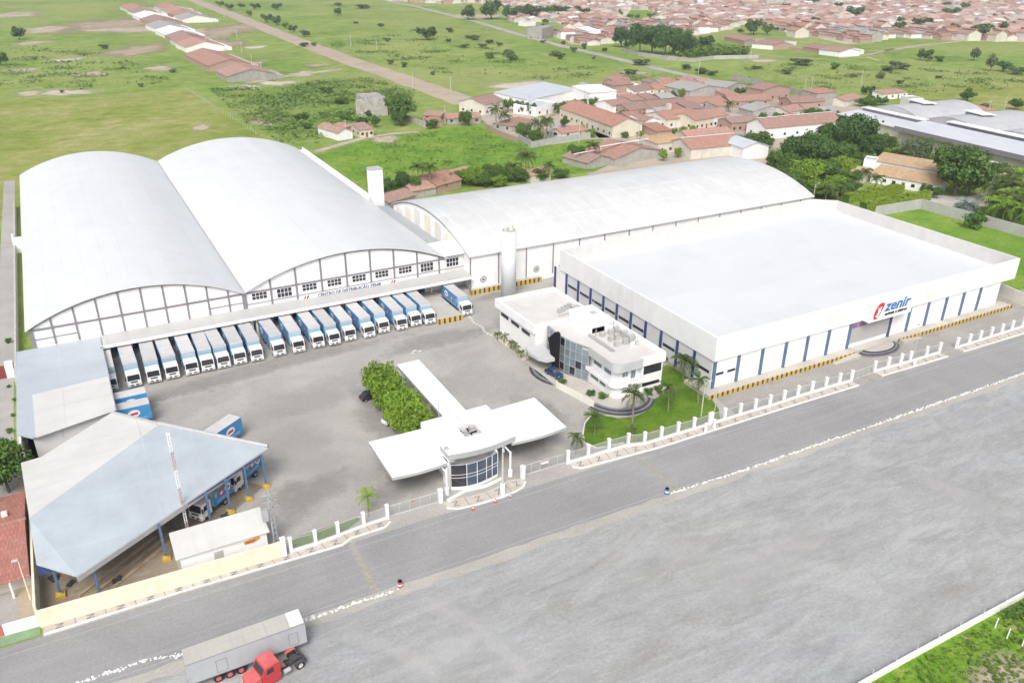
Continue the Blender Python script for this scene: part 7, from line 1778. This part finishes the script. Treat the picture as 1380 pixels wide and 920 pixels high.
# ------------------------------------------------------------------ industrial roofs at the right
M['indroof'] = sheet_roof('industrial_roof', (.47,.48,.50), (.36,.365,.375), .45, axis='y', pitch=1.0, seam=(6, 8, .1, .12))
M['indlight'] = sheet_roof('industrial_roof_light', (.58,.60,.64), (.48,.49,.52), .35, axis='y', pitch=1.0, seam=(8, 8, .1, -.12))
A_ = Vector(gp(1208, 196)[:2]); B_ = Vector(gp(1372, 238)[:2]); u_ = (B_-A_); L_ = u_.length; u_.normalize(); rz_ = math.atan2(u_.y, u_.x)
I = thing('industrial_hall', 'grey industrial complex with rounded roofs and long white raised skylights', 'factory', (A_.x, A_.y, 0), rz_)
def il(px, py, z):
    g = Vector(gp(px, py, z)[:2])-A_; return (g.x*u_.x+g.y*u_.y, -g.x*u_.y+g.y*u_.x)
L2 = L_+40
b = MB(); b.box(-38, 0, 4, 60, 0, 6.2); b.box(0.01, L2, 0, 60, 0, 7.4); b.build('wall', M['plasterA'], I)
b = MB(); slab(b, [(-.6, -2.2, 8.0), (L2, -2.2, 8.0), (L2, 15, 9.2), (-.6, 15, 9.2)], .3); b.build('front_roof', M['indlight'], I)
b = MB(); b.box(-.8, L2, -2.6, -2.25, 6.4, 8.2); b.build('fascia', M['frame'], I)
b = MB(); slab(b, [(-39, 3, 6.4), (-.62, 3, 6.4), (-.62, 16, 7.4), (-39, 16, 7.4)], .25); b.build('side_roof', M['indlight'], I)
M['skywhite'] = paint('skylight_white', (.80,.81,.84), .4, .03, .5)
for x0, x1, y in ((-37, -3, 15.5), (9, L2, 15.5)):
    b = MB(); b.box(x0, x1, y, y+4.5, 10.2 if x0 > 0 else 8.6, 10.5 if x0 > 0 else 8.9); m = b.build('raised_skylight', M['skywhite'], I)
    b = MB(); b.box(x0+.4, x1-.4, y+.5, y+4.0, 7.4, 10.19 if x0 > 0 else 8.59); b.build('skylight_side', M['frame'], m)
for i, (x0, w) in enumerate(((-36, 28), (-7, 30), (24, 30), (55, 30), (86, 30))):
    b = MB(); a = arc(x0, x0+w, 7.6, 11.4, 16); arch_roof(b, a, .25, 20.2, 62)
    b.hprism([(x0, 7.0)]+[(x, z-.26) for x, z in a]+[(x0+w, 7.0)], 20.3, 20.5); o = b.build('vault_roof', M['indroof'], I)
    b = MB(); xm = x0+w*.5; slab(b, [(xm-9, 36, 12.2), (xm+3, 33.5, 12.2), (xm+5, 40, 12.2), (xm-7, 42.5, 12.2)], .2); s = b.build('raised_skylight', M['skywhite'], I)
    b = MB(); b.box(xm-6.5, xm+2.5, 35.6, 40.6, 10.6, 11.99); b.build('skylight_side', M['frame'], s)
house(1212,142,1226,146, 7,5.0,'flat','g','w','white tank house behind the industrial roofs', name='tank_house', cat='tank')

# ------------------------------------------------------------------ the far town: rows of terracotta houses
TOWN = [(690,30),(712,30),(752,30),(765,42),(752,50),(770,60),(800,62),(850,55),(905,48),(940,48),(985,40),(1003,32),(1050,40),(1075,52),(1095,50),(1140,60),(1180,57),(1200,50),(1290,55),(1420,58),(1420,-14),(480,-14),(520,1),(600,6),(640,4),(690,12)]
HOLE = [(832,26),(845,14),(880,14),(892,24),(884,30),(850,33)]
ga, gb = gp(985, 52), gp(1130, 78); TA = math.atan2(gb[1]-ga[1], gb[0]-ga[0]); ut = Vector((math.cos(TA), math.sin(TA))); vt = Vector((-ut.y, ut.x))
cells = []; r = random.Random(42); C0 = Vector((700, 700))
rowv = -1100.0
while rowv < 1100:
    v = rowv; rowv += 17.5 if r.random() < .62 else 25.0; uu = -1300.0
    while uu < 1300:
        w = r.uniform(7.5, 13.5); 
        if r.random() < .06: uu += r.uniform(6, 14); continue
        c = C0+ut*(uu+w/2)+vt*v; uu += w+.1
        if (c.x*_fw[0]+c.y*_fw[1]) < 100: continue
        p = pj((c.x, c.y, 0))
        if inpoly(p[0], p[1], TOWN) and not inpoly(p[0], p[1], HOLE) and p[0] < 1400:
            cells.append((c.x, c.y, w, r.uniform(11.5, 15.5), math.hypot(c.x, c.y)))
cells.sort(key=lambda q: q[4])
NIND = 205
protos = []
for rf, wl, rg, lb in (('A','p','par','terracotta roofed house packed in the far town rows'),('B','p','par','pinkish roofed house packed in the far town rows'),('A','b','perp','brick gabled house with terracotta roof packed in the far town'),('B','w','perp','white gabled house with a pinkish roof in the far town'),('g','g','par','grey roofed house among the terracotta ones in the far town'),('A','w','hip','hip roofed terracotta house packed in the far town')):
    bw, br = MB(), MB(); house_parts(bw, br, 1.0, 1.0, 1.0, .55, rg, ov=.03, t=.04)
    mw = bpy.data.meshes.new('wall'); mw.from_pydata([(x-.5, y-.5, z) for x, y, z in bw.v], [], bw.f); mw.materials.append(M[WALL[wl]])
    mr = bpy.data.meshes.new('roof'); mr.from_pydata([(x-.5, y-.5, z) for x, y, z in br.v], [], br.f); mr.materials.append(M[ROOF[rf]])
    protos.append((mw, mr, lb))
def scaled(me, k, key):
    return me
cache = {}
def sized(me, w, d, h):
    key = (me.name, round(w), round(d), round(h*2))
    if key not in cache:
        q = me.copy(); q.transform(Matrix.Diagonal((round(w)+.6, round(d), round(h*2)/2, 1))); cache[key] = q
    return cache[key]
for i, (x, y, w, d, dist) in enumerate(cells[:NIND]):
    mw, mr, lb = protos[r.choices(range(6), (30, 24, 14, 14, 10, 8))[0]]; h = r.uniform(2.8, 3.8) if r.random() < .9 else 5.8
    t = thing('town_house', lb, 'house', (x, y, 0), TA+(PI if r.random() < .5 else 0), 'houses packed in the far town')
    o = bpy.data.objects.new('wall', sized(mw, w, d, h)); COL.objects.link(o); o.parent = t
    o = bpy.data.objects.new('roof', sized(mr, w, d, h)); COL.objects.link(o); o.parent = t
# the rest, too far and dense to tell apart, reads as one mass of roofs
def mass_mat(name, stops, rough=.9):
    m, nt, N, L, B = nodes(name); ge = N.new('ShaderNodeNewGeometry')
    col = ramp(N, L, ge.outputs['Random Per Island'], stops); N[-1] if False else None
    for n in N:
        if n.type == 'VALTORGB': n.color_ramp.interpolation = 'CONSTANT'
    f = noise(N, L, coord(N), .35, 4, .7); col = mixc(N, L, .6, col, ramp(N, L, f, [(.3, .7), (.7, 1.1)]), 'MULTIPLY')
    L.new(col, B.inputs['Base Color']); B.inputs['Roughness'].default_value = rough; return m
M['massroof'] = mass_mat('town_roofs', [(0, (.42,.245,.205)), (.20, (.49,.33,.28)), (.38, (.36,.205,.17)), (.52, (.53,.385,.33)), (.66, (.44,.27,.225)), (.76, (.40,.385,.36)), (.85, (.33,.25,.21)), (.91, (.66,.65,.63)), (.96, (.76,.76,.76))])
M['masswall'] = mass_mat('town_walls', [(0, (.62,.58,.52)), (.3, (.44,.30,.24)), (.55, (.52,.49,.45)), (.75, (.68,.66,.62))])
bR, bW = MB(), MB()
for (x, y, w, d, dist) in cells[NIND:]:
    c, s = math.cos(TA), math.sin(TA); h = r.uniform(2.8, 4.0) if r.random() < .9 else 6; rise = r.uniform(1.4, 2.2); par = r.random() < .7
    T = lambda px, py, pz: (x+c*px-s*py, y+s*px+c*py, pz)
    a, e = w/2+.2, d/2+.2
    n = len(bR.v)
    if par: P = [T(-a,-e,h), T(a,-e,h), T(a,0,h+rise), T(-a,0,h+rise), T(a,e,h), T(-a,e,h)]; FF = [(0,1,2,3), (3,2,4,5)]
    else: P = [T(-a,-e,h), T(0,-e,h+rise), T(0,e,h+rise), T(-a,e,h), T(a,-e,h), T(a,e,h)]; FF = [(0,1,2,3), (1,4,5,2)]
    bR.v += P
    for f in FF: bR.f.append(tuple(n+i for i in f)); bR.m.append(0)
    n = len(bW.v); a -= .2; e -= .2
    if par: bW.v += [T(-a,-e,0),T(a,-e,0),T(a,e,0),T(-a,e,0),T(-a,-e,h),T(a,-e,h),T(a,e,h),T(-a,e,h),T(-a,0,h+rise*.96),T(a,0,h+rise*.96)]; FF = [(0,1,5,4),(2,3,7,6),(3,0,4,8,7),(1,2,6,9,5)]
    else: bW.v += [T(-a,-e,0),T(a,-e,0),T(a,e,0),T(-a,e,0),T(-a,-e,h),T(a,-e,h),T(a,e,h),T(-a,e,h),T(0,-e,h+rise*.96),T(0,e,h+rise*.96)]; FF = [(0,1,5,8,4),(2,3,7,9,6),(3,0,4,7),(1,2,6,5)]
    for f in FF: bW.f.append(tuple(n+i for i in f)); bW.m.append(0)
tm = tag(empty('far_town'), None, None, None, 'stuff')
for nm, bb, mt in (('roofs', bR, 'massroof'), ('walls', bW, 'masswall')):
    o = bb.build(nm, M[mt], tm); o['kind'] = 'stuff'
print('TOWN cells', len(cells))
# bare earth between the town rows
sheet('town_ground', [gp(p[0], max(p[1], -14))[:2] for p in TOWN], .02, M['soil'])
sheet('town_green', [gp(*p)[:2] for p in HOLE], .06, M['lush'])

# ------------------------------------------------------------------ red tiled house at the left edge
O = (-20, 110, 0)
t = thing('tiled_house', 'red tiled house with a covered patio at the left picture edge', 'house', (-20, 110, 0))
b = MB(); b.box(-26, -14.5, 101.5, 118.5, .03, 2.9); b.build('wall', M['plasterA'], t, O)
M['tileL'] = tile_roof('near_clay_tiles', (.45,.20,.165), (.52,.27,.225), (.35,.15,.125), .02)
b = MB(); slab(b, [(-27, 99.6, 2.9), (-14.3, 99.6, 2.9), (-14.4, 110.5, 4.3), (-27, 110.5, 4.3)], .12); slab(b, [(-27, 110.5, 4.3), (-14.4, 110.5, 4.3), (-14.5, 119.5, 3.1), (-27, 119.5, 3.1)], .12); b.build('roof', M['tileL'], t, O)
b = MB(); b.box(-27, -14.25, 110.3, 110.7, 4.3, 4.42); b.build('ridge_cap', M['tileB'], t, O)
b = MB(); b.cyl((-16.6, 99.9, .03), (-16.6, 99.9, 2.85), .14, n=8); b.cyl((-22, 99.9, .03), (-22, 99.9, 2.85), .14, n=8); b.build('post', M['white'], t, O)
b = MB(); b.box(-17.2, -16.5, 112.8, 113.4, 3.5, 4.6); b.build('tank', M['white'], t, O)
pole('lamp_post', 'yellowish pole with a small lamp between the red tiled house and the cream wall', 'lamp post', -14.8, 98.5, 6.2, .09, arm=-.6, lamp=True, mat=M['cream'])
# ------------------------------------------------------------------ air, daylight, camera
HAZE = True
if HAZE:
    m = bpy.data.materials.new('haze_air'); m.use_nodes = True; N = m.node_tree.nodes; L = m.node_tree.links
    N.remove(N['Principled BSDF']); v = N.new('ShaderNodeVolumePrincipled'); v.inputs['Color'].default_value = (.93,.96,1,1); v.inputs['Density'].default_value = .00018; v.inputs['Anisotropy'].default_value = .2
    L.new(v.outputs[0], N['Material Output'].inputs['Volume'])
    b = MB(); b.box(-2900, 5000, -2800, 5000, -1.0, 82.0); h = b.build('haze', m); h['kind'] = 'stuff'
w = bpy.data.worlds.new('World'); scene.world = w; w.use_nodes = True
N = w.node_tree.nodes; L = w.node_tree.links
SUN_EL, SUN_AZ = math.radians(50), math.radians(214)       # azimuth clockwise from +y: light from the right front
sky = N.new('ShaderNodeTexSky'); sky.sky_type = 'NISHITA'; sky.sun_disc = False; sky.sun_elevation = SUN_EL; sky.sun_rotation = SUN_AZ
sky.dust_density = 6.0; sky.air_density = 1.0; sky.ozone_density = .6; sky.altitude = 60
hs = N.new('ShaderNodeHueSaturation'); hs.inputs['Saturation'].default_value = .58
L.new(sky.outputs[0], hs.inputs['Color']); L.new(hs.outputs[0], N['Background'].inputs['Color']); N['Background'].inputs['Strength'].default_value = .15
sd = bpy.data.lights.new('sun', 'SUN'); sd.energy = 1.5; sd.angle = math.radians(25); sd.color = (1.0, .985, .965)
so = bpy.data.objects.new('sun', sd); COL.objects.link(so); so.location = (200, -100, 300)
d = Vector((math.sin(SUN_AZ)*math.cos(SUN_EL), math.cos(SUN_AZ)*math.cos(SUN_EL), math.sin(SUN_EL)))
so.rotation_euler = d.to_track_quat('Z', 'Y').to_euler()
cd = bpy.data.cameras.new('camera'); co = bpy.data.objects.new('camera', cd); COL.objects.link(co)
cd.sensor_fit = 'HORIZONTAL'; cd.sensor_width = 36; cd.lens = 36*F/1380; cd.clip_start = .5; cd.clip_end = 20000
Rm = Matrix(((_r2[0], _u2[0], -_fw[0]), (_r2[1], _u2[1], -_fw[1]), (_r2[2], _u2[2], -_fw[2])))
co.matrix_world = Matrix.Translation((0, 0, HC)) @ Rm.to_4x4()
scene.camera = co
scene.view_settings.view_transform = 'Standard'; scene.view_settings.look = 'None'; scene.view_settings.gamma = 1.0; scene.view_settings.use_curve_mapping = False
scene.view_settings.exposure = 0.28
scene.cycles.use_denoising = True
scene.cycles.max_bounces = 6; scene.cycles.diffuse_bounces = 3; scene.cycles.volume_bounces = 0
